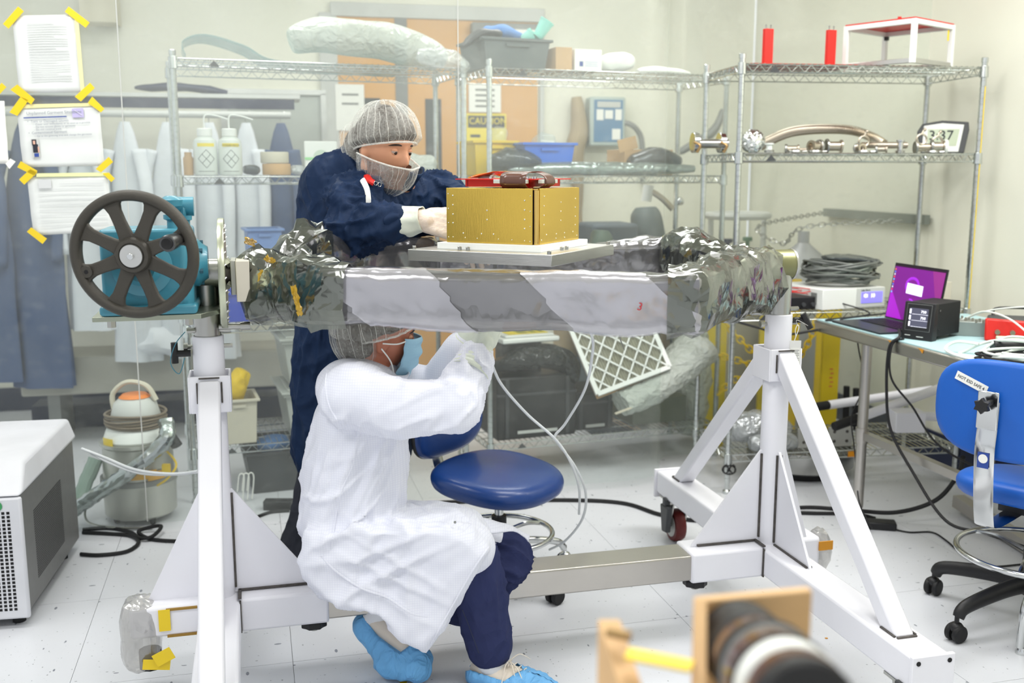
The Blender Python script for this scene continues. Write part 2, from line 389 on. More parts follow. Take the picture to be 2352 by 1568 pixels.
# wall controller
b = MB(); wallbox(b, 1341, 226, 1423, 336, .13, .11); o = one(b, 'controller_box', mat('controller_grey', c(176, 190, 186), .5), 'grey wall controller with a blue front panel above the cardboard box', 'controller', bevel=.012)
b = MB(); wallbox(b, 1350, 233, 1416, 327, .134, .006); pn = b.build('front_panel', mat('panel_blue', c(74, 124, 164), .5), o)
b = MB()
for x0, y0, x1, y1 in ((1356, 254, 1372, 278), (1375, 256, 1393, 275), (1398, 254, 1413, 278), (1391, 298, 1410, 322)): wallbox(b, x0, y0, x1, y1, .137, .003)
b.build('label_patch', paper, pn); b = MB(); wallbox(b, 1358, 237, 1410, 249, .137, .003); b.build('title_strip', pale_grey, pn)
b = MB(); b.tube(catmull([wallpt(1424, 285)+V(0, -.1, 0), wallpt(1440, 286)+V(0, -.12, 0), wallpt(1458, 300)+V(0, -.12, 0), wallpt(1470, 330)+V(0, -.1, 0), wallpt(1474, 420)+V(0, -.05, 0)], 6), .018, 10)
b.build('conduit', mid_grey, o)
b = MB(); pts = [wallpt(1322, 225), wallpt(1328, 300), wallpt(1318, 350), wallpt(1325, 430), wallpt(1330, 520)]
b.tube(catmull([p+V(0, -.09, 0) for p in pts], 6), lambda t: .03+.075*math.sin(math.pi*min(1, t+.1)), 14, flat=.6)
one(b, 'hanging_sack', mat('brown_cloth', c(168, 150, 118), .8, var=.15), 'brown cloth sack hanging on the wall left of the controller', 'sack')
b = MB(); wallbox(b, 262-60, -40, 275, 62, .23, .2); one(b, 'duct_box', mat('duct_tan', c(206, 200, 178), .7), 'pale boxed duct high on the back wall above the papers', 'duct')
# ================= clear curtain
def curtain_mat(name, f0, f1, tint=(.97, 1, .985), grad=False):
    m = bpy.data.materials.new(name); m.use_nodes = True; N = m.node_tree.nodes; L = m.node_tree.links; N.clear()
    out = N.new('ShaderNodeOutputMaterial'); tr = N.new('ShaderNodeBsdfTransparent'); tr.inputs[0].default_value = (*tint, 1)
    df = N.new('ShaderNodeBsdfDiffuse'); df.inputs[0].default_value = (.86, .9, .86, 1)
    tl = N.new('ShaderNodeBsdfTranslucent'); tl.inputs[0].default_value = (.86, .9, .86, 1)
    gl = N.new('ShaderNodeBsdfGlossy'); gl.inputs['Roughness'].default_value = .22; gl.inputs[0].default_value = (.9, .92, .9, 1)
    m1 = N.new('ShaderNodeMixShader'); m1.inputs[0].default_value = .5; L.new(df.outputs[0], m1.inputs[1]); L.new(tl.outputs[0], m1.inputs[2])
    m2 = N.new('ShaderNodeMixShader'); m2.inputs[0].default_value = .2; L.new(m1.outputs[0], m2.inputs[1]); L.new(gl.outputs[0], m2.inputs[2])
    tc = N.new('ShaderNodeTexCoord')
    a = N.new('ShaderNodeTexNoise'); a.inputs['Scale'].default_value = 1.6; a.inputs['Detail'].default_value = 6; a.inputs['Roughness'].default_value = .6; L.new(tc.outputs['Object'], a.inputs['Vector'])
    mp = N.new('ShaderNodeMapping'); mp.inputs['Scale'].default_value = (4, 4, 7); mp.inputs['Rotation'].default_value = (0, .4, 0); L.new(tc.outputs['Object'], mp.inputs[0])
    s = N.new('ShaderNodeTexNoise'); s.inputs['Scale'].default_value = 4; s.inputs['Detail'].default_value = 8; L.new(mp.outputs[0], s.inputs['Vector'])
    r = N.new('ShaderNodeMapRange'); r.inputs[1].default_value = .3; r.inputs[2].default_value = .72; r.inputs[3].default_value = f0; r.inputs[4].default_value = f1; L.new(a.outputs[0], r.inputs[0])
    r2 = N.new('ShaderNodeMapRange'); r2.inputs[1].default_value = .55; r2.inputs[2].default_value = .8; r2.inputs[3].default_value = 0; r2.inputs[4].default_value = .07; L.new(s.outputs[0], r2.inputs[0])
    ad = N.new('ShaderNodeMath'); ad.operation = 'ADD'; L.new(r.outputs[0], ad.inputs[0]); L.new(r2.outputs[0], ad.inputs[1])
    if grad:      # haze painted in towards the top stands in for glare from the lights
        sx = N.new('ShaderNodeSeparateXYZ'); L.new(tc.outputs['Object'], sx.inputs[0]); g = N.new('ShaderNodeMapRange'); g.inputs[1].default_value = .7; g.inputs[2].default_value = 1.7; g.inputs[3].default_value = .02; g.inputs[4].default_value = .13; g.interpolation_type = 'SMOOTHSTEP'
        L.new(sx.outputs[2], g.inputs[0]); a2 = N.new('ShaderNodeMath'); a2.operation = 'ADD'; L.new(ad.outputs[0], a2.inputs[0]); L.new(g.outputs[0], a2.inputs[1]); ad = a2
    m3 = N.new('ShaderNodeMixShader'); L.new(ad.outputs[0], m3.inputs[0]); L.new(tr.outputs[0], m3.inputs[1]); L.new(m2.outputs[0], m3.inputs[2])
    L.new(m3.outputs[0], out.inputs[0]); return m
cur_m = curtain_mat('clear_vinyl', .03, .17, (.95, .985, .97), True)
sheet_m = curtain_mat('clear_bag', .12, .42)
CP = [(-3.4, 3.74), (-2.4, 3.76), (-1.65, 3.8), (-1.36, 3.88), (-.6, 4.08), (.06, 4.29), (.60, 4.46), (.69, 4.62), (.76, 4.83), (1.05, 4.885), (2.03, 5.11)]
def curY(x):
    for (a, b2), (c2, d2) in zip(CP, CP[1:]):
        if a <= x <= c2: return b2+(d2-b2)*(x-a)/(c2-a)
    return CP[-1][1]
cb = MB()
cpts = catmull([V(a, b2, 0) for a, b2 in CP], 10)
def curfn(u, v):
    k = u*(len(cpts)-1); i = min(int(k), len(cpts)-2); p = cpts[i].lerp(cpts[i+1], k-i); z = .035+v*2.8
    return V(p.x, p.y+.016*nz((p.x*1.6, z*.7, 3), 1)+.004*math.sin(p.x*23+z*2)*(.4+nz((p.x, z, 0), 1)), z)
cb.grid(curfn, 200, 40)
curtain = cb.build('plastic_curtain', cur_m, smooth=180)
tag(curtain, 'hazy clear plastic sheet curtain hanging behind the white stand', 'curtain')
for x in (-1.44, -.215):
    s = MB(); s.tube([V(x, curY(x)-.012+.012*nz((x*1.6, z*.25*.7, 3), 1), z*.25+.05) for z in range(12)], .0022, 6); s.build('seam', pale_grey, curtain)
s = MB(); s.tube([V(p.x, p.y, 2.86) for p in cpts], .016, 8); s.build('curtain_rail', alu, curtain)
# ---- papers in sleeves taped to the curtain
tape_y = mat('yellow_tape', c(240, 208, 40), .35, var=.04, alpha=.93)
tape_pale = mat('pale_yellow_tape', c(240, 230, 170), .4, var=.05)
sleeve_m = mat('sleeve_gloss', c(222, 225, 222), .12, var=.02, coat=.6, bump=.35, bs=7)
def cp(px, py, off=.02):    # point in front of curtain on the ray
    d = ray(px, py); k = 1.0
    Yv = 3.8
    for _ in range(6): x = d.x*Yv/d.y; Yv = curY(max(-3.3, min(2, x)))-off-.016
    return at(px, py, Yv)
def quad4(mb, pts, off, th=.0015):
    A_ = [cp(x, y, off) for x, y in pts]; B_ = [p+V(0, -th, 0) for p in A_]
    return mb.hexa(A_, B_)
def sheet(name, label, corners, m=sleeve_m):
    ctr = cp(sum(p[0] for p in corners)/4, sum(p[1] for p in corners)/4, .02)
    t = thing(name, label, 'paper', (ctr.x, ctr.y, cp(*corners[2], .02).z))
    a = [cp(x, y, .022) for x, y in corners]
    b = MB(); b.grid(lambda u, v: (a[0].lerp(a[1], u)).lerp(a[3].lerp(a[2], u), v)+V(0, -.004*nz((u*3, v*4, 1), 1), 0), 12, 14)
    o = b.build('sleeve', m, t, smooth=180)
    so = o.modifiers.new('s', 'SOLIDIFY'); so.thickness = .0012
    return t, a
def uvp(a, u, v, off=.004): return (a[0].lerp(a[1], u)).lerp(a[3].lerp(a[2], u), v)+V(0, -off, 0)
def pbox(mb, a, u0, v0, u1, v1, off=.0065): P_ = [uvp(a, u, v, off) for u, v in ((u0, v0), (u1, v0), (u1, v1), (u0, v1))]; return mb.hexa(P_, [p+V(0, -.0006, 0) for p in P_])
def ptext(a, t, s, u, v, size, m, xs=1.0):
    p = uvp(a, u, v, .0075); ex = (a[1]-a[0]).normalized(); ez = V(0, 0, 1); ey = ez.cross(ex)
    M = Matrix.Translation(p)@Matrix((ex, ez, -ey)).transposed().to_4x4()
    return text(s, size, m, t, M, ext=.0001, xs=xs)
faint = mat('faint_print', c(206, 208, 208), .7, var=.02); medp = mat('medium_print', c(140, 146, 156), .7)
t1, a1 = sheet('paper_sleeve', 'topmost clear sleeve with a full page of faint print and yellow tape corners', [(28, 36), (172, 33), (192, 212), (44, 214)])
b = MB()
for k in range(24): pbox(b, a1, .22, .1+.032*k, .85-.2*((k*7) % 5 == 0), .108+.032*k)
b.build('print', faint, t1)
b = MB(); quad4(b, [(171, 40), (180, 42), (194, 208), (186, 210)], .025); b.build('edge_tape', tape_pale, t1)
t2, a2 = sheet('paper_sleeve', 'landscape sheet headed Unplanned Garment with a small photo, middle of the taped papers', [(38, 247), (228, 240), (240, 381), (53, 384)])
b = MB(); pbox(b, a2, .08, .168, .6, .185); b.build('rule', blue_ink, t2)
b = MB(); pbox(b, a2, .67, .05, .81, .2); lg = b.build('emblem', mat('emblem_violet', c(186, 178, 216), .7), t2)
b = MB(); b.bar(uvp(a2, .7, .08, .0075), uvp(a2, .79, .17, .0075), .004, .0008); b.build('stroke', paper, lg)
ptext(a2, t2, 'Unplanned Garment Situations', .12, .13, .0155, medp, .98)
for i_, (sx, u, v, sz) in enumerate((('•  Torn or Damaged Gloves', .12, .26, .0125), ('– Cover over immediately or as soon as is possible', .19, .305, .0095), ('– Do not remove gloves or garments', .19, .35, .0095), ('– Do not continue work.', .19, .395, .0095), ('•  Contaminated Garment', .12, .45, .0125), ('– Go to the gowning area and change the garments', .19, .5, .0095))): ptext(a2, t2, sx, u, v, sz, medp)
b = MB(); pbox(b, a2, .14, .53, .235, .84); ph = b.build('photo_print', pale_grey, t2)
b = MB(); pbox(b, a2, .15, .54, .205, .64, .0072); pbox(b, a2, .155, .62, .22, .76, .0072); b.build('dark_area', ink, ph)
b = MB(); pbox(b, a2, .165, .56, .19, .62, .0078); pbox(b, a2, .215, .66, .232, .76, .0078); b.build('skin_area', mat('print_skin', c(222, 176, 156), .7), ph)
b = MB(); pbox(b, a2, .165, .77, .22, .83, .0078); b.build('denim_area', blue_ink, ph)
b = MB(); quad4(b, [(40, 240), (226, 236), (228, 243), (40, 249)], .025); b.build('edge_tape', tape_pale, t2)
t3, a3 = sheet('paper_sleeve', 'lowest taped sheet with ruled faint print, left of the black handwheel', [(62, 406), (247, 404), (262, 530), (77, 541)])
b = MB(); pbox(b, a3, .14, .05, .3, .2); b.build('emblem', faint, t3)
b = MB()
for k in range(9): pbox(b, a3, .12+.28*(k == 0), .12+.09*k, .95, .128+.09*k)
b.build('print', faint, t3)
b = MB(); quad4(b, [(84, 398), (244, 396), (246, 404), (84, 406)], .025); b.build('edge_tape', mat('lime_tape', c(236, 238, 176), .4), t3)
t4, a4 = sheet('paper_sleeve', 'blank sheet cut off by the left edge of the picture', [(-80, 230), (10, 232), (20, 376), (-60, 376)], paper)
for tt, strips in ((t1, [[(7, 55), (42, 15), (55, 26), (20, 66)], [(158, 15), (206, 52), (197, 64), (149, 27)], [(24, 206), (40, 194), (80, 228), (72, 240)], [(172, 222), (207, 190), (218, 202), (186, 233)]]),
                   (t2, [[(22, 258), (48, 222), (66, 230), (40, 266)], [(202, 236), (212, 222), (240, 250), (232, 258)], [(40, 384), (48, 370), (86, 392), (80, 404)], [(220, 388), (250, 360), (260, 372), (232, 396)]]),
                   (t3, [[(44, 412), (70, 388), (86, 396), (56, 424)], [(236, 398), (250, 396), (264, 410), (256, 418)], [(62, 532), (72, 522), (108, 548), (98, 560)], [(236, 530), (250, 528), (250, 540), (236, 542)]]),
                   (t4, [[(-12, 210), (4, 190), (15, 200), (0, 216)]])):
    for s_ in strips: b = MB(); quad4(b, s_, .028); b.build('tape', tape_y, tt)
b = MB(); quad4(b, [(13, 376), (24, 364), (36, 371), (22, 388)], .028); b.build('tape', paper, t4, label='white tape')
# ================= wire racks
post_mesh = None
def rack(label, P0, P1, depth, shelves, H=1.895, name='wire_rack', extra=None):
    global post_mesh
    P0 = V(*P0, 0); P1 = V(*P1, 0); L_ = (P1-P0).length; an = math.degrees(math.atan2(P1.y-P0.y, P1.x-P0.x))
    t = thing(name, label, 'shelving rack', P0, an, 'chrome wire racks')
    if post_mesh is None:
        pr = [(.0, 0), (.013, 0), (.018, .0), (.018, .012), (.011, .02), (.011, .05), (.0125, .055)]; z = .07
        while z < H-.03: pr += [(.0125, z), (.0112, z+.001), (.0112, z+.0035), (.0125, z+.0045)]; z += .0254
        pr += [(.0125, H-.02), (.0145, H-.02), (.0145, H-.002), (.012, H), (0, H)]
        m = MB(); m.lathe(pr, seg=12); post_mesh = m.mesh('post')
    for x, y in ((0, 0), (L_, 0), (0, depth), (L_, depth)):
        o = put(post_mesh.copy() if False else post_mesh, 'post', wire_chrome, t, smooth=0); o.location = (x, y, 0)
        for p in post_mesh.polygons: p.use_smooth = False
    for z in shelves:
        m = MB(); g = .02
        for (a, b2) in ((V(g, 0, 0), V(L_-g, 0, 0)), (V(g, depth, 0), V(L_-g, depth, 0)), (V(0, g, 0), V(0, depth-g, 0)), (V(L_, g, 0), V(L_, depth-g, 0))):
            zz = V(0, 0, z); dn = V(0, 0, -.03)
            m.cyl(a+zz, b2+zz, .0032, seg=6, caps=False); m.cyl(a+zz+dn, b2+zz+dn, .0032, seg=6, caps=False)
            n = int((b2-a).length/.028); pt = []
            for k in range(n+1): pt.append(a.lerp(b2, k/n)+zz+(dn if k % 2 else V(0, 0, 0)))
            m.tube(pt, .0026, 5)
        for x, y in ((0, 0), (L_, 0), (0, depth), (L_, depth)): m.lathe([(.013, -.042), (.019, -.04), (.0175, .006), (.013, .008)], (x, y, z), seg=12)
        sh = m.build('shelf', wire_chrome, t, local=True, smooth=60)
        m = MB(); n = int(L_/.0255)
        for k in range(1, n):
            x = L_*k/n; m.cyl((x, 0, z+.004), (x, depth, z+.004), .0019, seg=4, caps=False)
        for k in range(1, 4): m.cyl((0, depth*k/4, z+.0005), (L_, depth*k/4, z+.0005), .003, seg=5, caps=False)
        m.build('deck_wires', wire_chrome, sh, local=True, kind='stuff')
        m = MB(); m.prism([(-.022, -.012), (.022, -.012), (.0, .012)], 0, .003, TR((L_*.13, -.004, z-.016), 0, 90)); m.build('maker_tag', dgrey, sh, local=True)
    return t
SH1 = (1.862, 1.39, .765, .235); SH2 = (1.858, 1.39, .77, .165)
r1 = rack('left wire rack behind the curtain holding wash bottles and blue bins', (-1.366, 4.22), (-.215, 4.64), .46, SH1)
r2 = rack('middle wire rack behind the curtain with yellow and blue bins', (-.10, 4.56), (1.02, 4.965), .46, SH2)
r3 = rack('right wire rack in front of the curtain with vacuum fittings on its middle shelf', (.955, 4.35), (2.03, 4.5), .45, (1.852, 1.486, .805, .176))
# ================= white rotation stand; local u along beam, v away, origin under left post
SO = V(-.805, 2.655, 0)
stand = thing('rotation_stand', 'white steel A-frame stand with stainless beam, teal gearbox and black handwheel', 'stand', SO, ALF)
SM = TR(SO, ALF); Ls = 1.67
def S(mb, **k): mb.M = SM; return mb
weld = dark_steel
def side(u0, flip):
    # cross tube along v
    b = S(MB()); b.box((u0, 0, .218), (.105, 1.60, .088)); b.build('cross_tube', white_paint, stand, bevel=.008)
    for s in (-1, 1):
        b = S(MB()); b.box((u0, s*.806, .21), (.118, .012, .112)); e = b.build('end_plate', white_paint, stand, bevel=.002)
        b = S(MB())
        for dx in (-.043, .043):
            for dz in (-.04, .04): b.cyl((u0+dx, s*.812, .21+dz), (u0+dx, s*.8135, .21+dz), .006, seg=12)
        b.build('bolt_hole', black_matte, e)
    # post
    b = S(MB()); b.cyl((u0, 0, .26), (u0, 0, .86), .04, seg=32); b.build('lower_column', white_paint, stand)
    b = S(MB()); pr = [(.037, .80), (.0405, .80), (.0405, .983), (.039, .985), (.036, .985), (.036, .80)]
    b.lathe([(r, z) for r, z in pr], (u0, 0, 0), seg=32); b.build('upper_column', white_paint, stand)
    b = S(MB()); b.cyl((u0, 0, .9), (u0, 0, 1.12), .0345, seg=32); b.build('steel_tube', steel, stand)
    # square collar sleeve
    b = S(MB()); o_, i_ = .054, .0475; z0, z1 = .785, .884
    for sx, sy, wx_, wy_ in ((-1, 0, .006, .108), (1, 0, .006, .108), (0, -1, .1, .006), (0, 1, .1, .006)):
        b.box((u0+sx*.051, sy*.051, (z0+z1)/2), (wx_, wy_, z1-z0))
    b.build('square_collar', white_paint, stand, bevel=.004)
    # braces from collar to the ends of the cross tube
    for s in (-1, 1):
        b = S(MB()); b.hexa([V(u0-.028, s*.70, .262), V(u0+.028, s*.70, .262), V(u0+.028, s*.63, .262), V(u0-.028, s*.63, .262)],
                            [V(u0-.028, s*.058, .875), V(u0+.028, s*.058, .875), V(u0+.028, s*.052, .81), V(u0-.028, s*.052, .81)])
        b.build('brace', white_paint, stand, bevel=.006)
        b = S(MB())
        b.box((u0, s*.0555, .879), (.052, .004, .004)); b.box((u0-.031, s*.0555, .84), (.004, .004, .055)); b.box((u0+.031, s*.0555, .84), (.004, .004, .055))
        b.box((u0, s*.705, .2645), (.056, .006, .004)); b.box((u0-.03, s*.668, .2645), (.005, .06, .004)); b.box((u0+.03, s*.668, .2645), (.005, .06, .004))
        b.build('weld_seam', weld, stand)
        # gusset along v
        b = S(MB()); b.hexa([V(u0-.004, s*.036, .262), V(u0+.004, s*.036, .262), V(u0+.004, s*.25, .262), V(u0-.004, s*.25, .262)],
                            [V(u0-.004, s*.036, .56), V(u0+.004, s*.036, .56), V(u0+.004, s*.043, .56), V(u0-.004, s*.043, .56)])
        b.build('gusset', white_paint, stand)
        b = S(MB())
        for q in (-1, 1): b.bar(V(u0+q*.007, s*.045, .2645), V(u0+q*.007, s*.24, .2645), .006, .005); b.bar(V(u0+q*.007, s*.041, .27), V(u0+q*.007, s*.041, .55), .005, .006)
        b.build('weld_seam', weld, stand)
    # sleeve stub for beam plus gusset along u (towards inside)
    d = 1 if not flip else -1
    b = S(MB()); b.box((u0+d*.17, 0, .218), (.24, .128, .095)); b.build('beam_socket', white_paint, stand, bevel=.008)
    b = S(MB()); b.hexa([V(u0+d*.036, -.004, .266), V(u0+d*.036, .004, .266), V(u0+d*.27, .004, .266), V(u0+d*.27, -.004, .266)],
                        [V(u0+d*.036, -.004, .56), V(u0+d*.036, .004, .56), V(u0+d*.043, .004, .56), V(u0+d*.043, -.004, .56)])
    b.build('gusset', white_paint, stand)
    b = S(MB())
    for q in (-1, 1): b.bar(V(u0+d*.05, q*.007, .2705), V(u0+d*.25, q*.007, .2705), .006, .005); b.bar(V(u0+d*.042, q*.007, .28), V(u0+d*.042, q*.007, .55), .005, .006)
    for q in (-1, 1): b.bar(V(u0+d*.053, q*.066, .172), V(u0+d*.053, q*.066, .262), .009, .004); 
    b.bar(V(u0+d*.052, -.066, .2705), V(u0+d*.052, .066, .2705), .009, .005)
    b.build('weld_seam', weld, stand)
    # outrigger stub on outer side, with gusset
    if not flip:
        b = S(MB()); b.box((u0-.14, 0, .218), (.19, .105, .088)); b.build('outrigger', white_paint, stand, bevel=.01)
        b = S(MB()); b.hexa([V(u0-.036, -.004, .262), V(u0-.036, .004, .262), V(u0-.19, .004, .262), V(u0-.19, -.004, .262)],
                            [V(u0-.036, -.004, .56), V(u0-.036, .004, .56), V(u0-.043, .004, .56), V(u0-.043, -.004, .56)]); b.build('gusset', white_paint, stand)
        b = S(MB()); b.bar(V(u0-.06, -.054, .253), V(u0-.14, -.054, .253), .006, .006); b.bar(V(u0-.06, -.054, .178), V(u0-.14, -.054, .178), .006, .006); b.build('weld_seam', mat('tan_seam', c(150, 116, 44), .5), stand)
    else:
        b = S(MB()); b.box((u0+.125, .09, .19), (.17, .10, .1)); b.build('outrigger', white_paint, stand, bevel=.012)
        b = S(MB()); b.hexa([V(u0+.036, -.004, .262), V(u0+.036, .004, .262), V(u0+.13, .004, .262), V(u0+.13, -.004, .262)],
                            [V(u0+.036, -.004, .56), V(u0+.036, .004, .56), V(u0+.043, .004, .56), V(u0+.043, -.004, .56)]); b.build('gusset', white_paint, stand)
    # levelling foot
    b = S(MB()); b.cyl((u0+d*.25, 0, .128), (u0+d*.25, 0, .172), .012, seg=12); fo = b.build('levelling_foot', steel, stand)
    b = S(MB()); kn = [(.034+.005*(k % 2)) for k in range(16)]
    b.prism([(kn[k]*math.cos(k*math.pi/8), kn[k]*math.sin(k*math.pi/8)) for k in range(16)], .14, .16, TR((u0+d*.25, 0, 0))); b.build('star_knob', black_plastic, fo, bevel=.003)
    
side(0, False); side(Ls, True)
def caster(u, v, fl):
    b = S(MB()); b.box((u, v, .17), (.1, .11, .008)); 
    for s in (-1, 1): b.hexa([V(u+s*.03-.003, v+.02, .06), V(u+s*.03+.003, v+.02, .06), V(u+s*.03+.003, v-.01, .06), V(u+s*.03-.003, v-.01, .06)], [V(u+s*.03-.003, v+.045, .166), V(u+s*.03+.003, v+.045, .166), V(u+s*.03+.003, v-.045, .166), V(u+s*.03-.003, v-.045, .166)])
    b.cyl((u-.036, v+.005, .063), (u+.036, v+.005, .063), .008, seg=10)
    ca = b.build('caster', steel, stand)
    b = S(MB()); b.lathe([(.02, -.019), (.05, -.022), (.058, -.021), (.0625, -.012), (.0625, .012), (.058, .021), (.05, .022), (.02, .019)], (u, v+.005, .0625), (1, 0, 0), 32); b.build('tyre', red_rubber, ca)
    b = S(MB()); b.lathe([(.004, -.0235), (.044, -.023), (.046, .0), (.044, .023), (.004, .0235)], (u, v+.005, .0625), (1, 0, 0), 24); b.build('wheel_hub', pale_grey, ca)
    b = S(MB()); b.hexa([V(u-.062, v-.0, .045), V(u-.04, v-.0, .045), V(u-.04, v-.045, .05), V(u-.062, v-.045, .05)], [V(u-.062, v+.02, .15), V(u-.04, v+.02, .15), V(u-.04, v-.06, .155), V(u-.062, v-.06, .155)]); b.box((u-.05, v-.02, .168), (.026, .03, .03)); b.build('brake_pedal', dgrey, ca, bevel=.006)
caster(Ls, .72, 1); caster(Ls, -.745, 1); caster(0, -.745, 1); caster(0, .72, 1)
# stainless beam
b = S(MB()); b.box((Ls/2, 0, .218), (Ls-.16, .112, .08)); b.build('beam', brushed, stand, bevel=.006)
# bolts on collars
b = S(MB())
for u0 in (0, Ls):
    b.cyl((u0-.062, 0, .955), (u0+.062, 0, .955), .006, seg=8); b.cyl((u0-.062, 0, .955), (u0-.052, 0, .955), .011, seg=8)
    b.cyl((u0-.052, -.01, 1.0), (u0+.058, -.01, 1.0), .007, seg=8)
b.build('lock_pin', steel, stand)
b = S(MB()); b.cyl((-.045, -.01, .94), (-.08, -.01, .94), .009, seg=10); b.cyl((-.085, -.01, .915), (-.085, -.01, .97), .009, seg=10); b.build('pull_handle', black_plastic, stand)
b = S(MB()); b.cyl((Ls+.045, -.01, .965), (Ls+.075, -.015, .965), .009, seg=10); b.cyl((Ls+.07, -.02, .985), (Ls+.092, -.03, .94), .01, seg=10); b.build('pull_handle', black_plastic, stand)
b = S(MB()); b.tube(catmull([V(-.055, -.03, 1.0), V(-.08, -.04, .97), V(-.095, -.03, .92), V(-.075, -.03, .89), V(-.06, -.02, .93)], 6), .0012, 5); b.build('lanyard', teal, stand)
# film wrap with yellow tape on outrigger ends
film_m = None
# horizontal axis tube, flange disc
b = S(MB()); b.cyl((-.13, 0, 1.147), (.05, 0, 1.147), .04, seg=32); b.build('axis_tube', steel, stand)
b = S(MB()); b.cyl((Ls-.1, 0, 1.135), (Ls+.03, 0, 1.135), .045, seg=36); ax = b.build('axis_tube', mat('zinc_olive', c(150, 150, 112), .4, .9, var=.2), stand)
b = S(MB()); b.lathe([(.035, 0), (.042, .002), (.047, .002), (.047, .008), (.035, .008)], (Ls+.027, 0, 1.135), (1, 0, 0), 36); b.build('end_cap', alu, stand)
b = S(MB()); b.lathe([(.02, 0), (.144, 0), (.145, .002), (.145, .014), (.144, .016), (.02, .016)], (.038, 0, 1.147), (1, 0, 0), 64); dsc = b.build('index_disc', mat('zinc_disc', c(196, 200, 178), .32, .9, var=.12), stand)
for k in range(24):
    a_ = 2*math.pi*k/24; b = S(MB()); b.cyl((.053, .126*math.cos(a_), 1.147+.126*math.sin(a_)), (.055, .126*math.cos(a_), 1.145+.126*math.sin(a_)), .0055, seg=10); b.build('index_hole', white_paint, dsc)
b = S(MB()); b.cyl((.053, 0, 1.147), (.07, 0, 1.147), .03, seg=24); b.build('flange_boss', dark_steel, stand)
b = S(MB())
for k in range(4):
    a_ = R(45+90*k); b.cyl((.056, .035*math.cos(a_), 1.147+.035*math.sin(a_)), (.066, .035*math.cos(a_), 1.147+.045*math.sin(a_)), .011, seg=6)
b.build('flange_bolt', steel, stand)
b = S(MB()); b.cyl((.03, -.03, 1.01), (.11, -.03, 1.01), .008, seg=12); b.cyl((.085, -.03, 1.01), (.11, -.03, 1.01), .011, seg=12); b.build('index_plunger', steel, stand)
def SG(mb): mb.M = SM@Matrix.Translation((.085, -.075, .04)); return mb
# gearbox plate and gearbox
gx, gv = -.235, -.03
b = SG(MB()); b.prism([(-.34, -.115), (-.09, -.115), (-.05, -.04), (-.03, .03), (-.03, .09), (-.09, .12), (-.34, .11)], 1.015, 1.027); b.build('gearbox_plate', mat('zinc_plate', c(160, 166, 150), .35, .9, var=.15), stand, bevel=.001)
b = SG(MB())
for x_ in (-.3, -.12): b.cyl((x_, -.09, .998), (x_, -.09, 1.015), .011, seg=6)
b.build('plate_bolt', steel, stand)
b = SG(MB()); b.prism([(-.315, -.105), (-.125, -.105), (-.105, -.085), (-.105, .075), (-.315, .075)], 1.028, 1.235); b.box((-.21, -.02, 1.04), (.225, .2, .024)); gb = b.build('gearbox', teal, stand, bevel=.008, seg=3)
b = SG(MB()); b.lathe([(.0, 0), (.06, 0), (.06, .012), (.05, .02), (.04, .035), (.0, .035)], (-.106, -.015, 1.145), (1, 0, 0), 32)
b.lathe([(.0, 0), (.07, 0), (.07, .01), (.045, .02), (.032, .05), (.0, .05)], (-.22, -.104, 1.145), (0, -1, 0), 32)
b.build('bearing_cover', teal, gb)
b = SG(MB())
for k in range(6):
    a_ = R(60*k+20); b.cyl((-.094, -.015+.05*math.cos(a_), 1.145+.05*math.sin(a_)), (-.082, -.015+.05*math.cos(a_), 1.145+.05*math.sin(a_)), .007, seg=6)
for z_ in (1.06, 1.15, 1.2): b.cyl((-.318, -.02, z_), (-.326, -.02, z_), .006, seg=6)
b.build('cover_bolt', mat('dark_teal', c(34, 84, 100), .5), gb)
b = SG(MB()); b.lathe([(.012, 0), (.012, .02), (.02, .024), (.02, .034), (.01, .036), (.01, .048), (.026, .055), (.028, .07), (.012, .08), (.0, .08)], (-.15, -.06, 1.233), seg=20); b.lathe([(.011, 0), (.011, .018), (.016, .02), (.016, .03), (0, .03)], (-.12, -.03, 1.233), seg=12)
b.tube([V(-.125, .01, 1.27)+V(0, .03*math.cos(a_), .03*math.sin(a_)) for a_ in [2*math.pi*k/20 for k in range(20)]], .007, 8, closed=True)
b.cyl((-.16, .0, 1.285), (-.10, 0, 1.285), .024, seg=20)
b.build('breather', teal, gb)
# input shaft and handwheel (axis towards -v, slightly turned)
hw = V(-.140, -.285, 1.222)
b = S(MB()); b.cyl((-.14, -.2, 1.195), (-.146, -.28, 1.22), .015, seg=16); b.build('input_shaft', steel, stand)
WR = .149; wd = MB(); MW = SM@Matrix.Translation(hw)@Matrix.Rotation(R(-16), 4, 'Z')@Matrix.Rotation(R(4), 4, 'X')@Matrix.Rotation(R(90), 4, 'X'); wd.M = MW
wd.lathe([(.126, -.012), (.128, -.016), (.140, -.017), (.1475, -.01), (.149, 0), (.1475, .01), (.140, .017), (.13, .016), (.1265, .011), (.124, .004), (.124, -.006), (.126, -.012)], seg=72)
wheel = wd.build('handwheel', wheel_grey, stand, smooth=60)
for k in range(8):
    a_ = R(22.5+45*k-2.5); wd = MB(); wd.M = MW@Matrix.Rotation(a_, 4, 'Z')
    P_ = []
    for t_, w_ in ((.035, .02), (.05, .0165), (.08, .0145), (.105, .015), (.118, .019), (.127, .028)): P_.append((t_, w_))
    poly = [(t_, -w_) for t_, w_ in P_]+[(t_, w_) for t_, w_ in P_[::-1]]
    wd.prism(poly, -.007, .007); wd.build('spoke', wheel_grey, wheel, bevel=.004, seg=3)
wd = MB(); wd.M = MW; wd.lathe([(.0, -.02), (.04, -.02), (.042, -.01), (.042, .012), (.038, .018), (.03, .019), (.03, .016), (0, .016)], seg=40); wd.build('hub', wheel_grey, wheel)
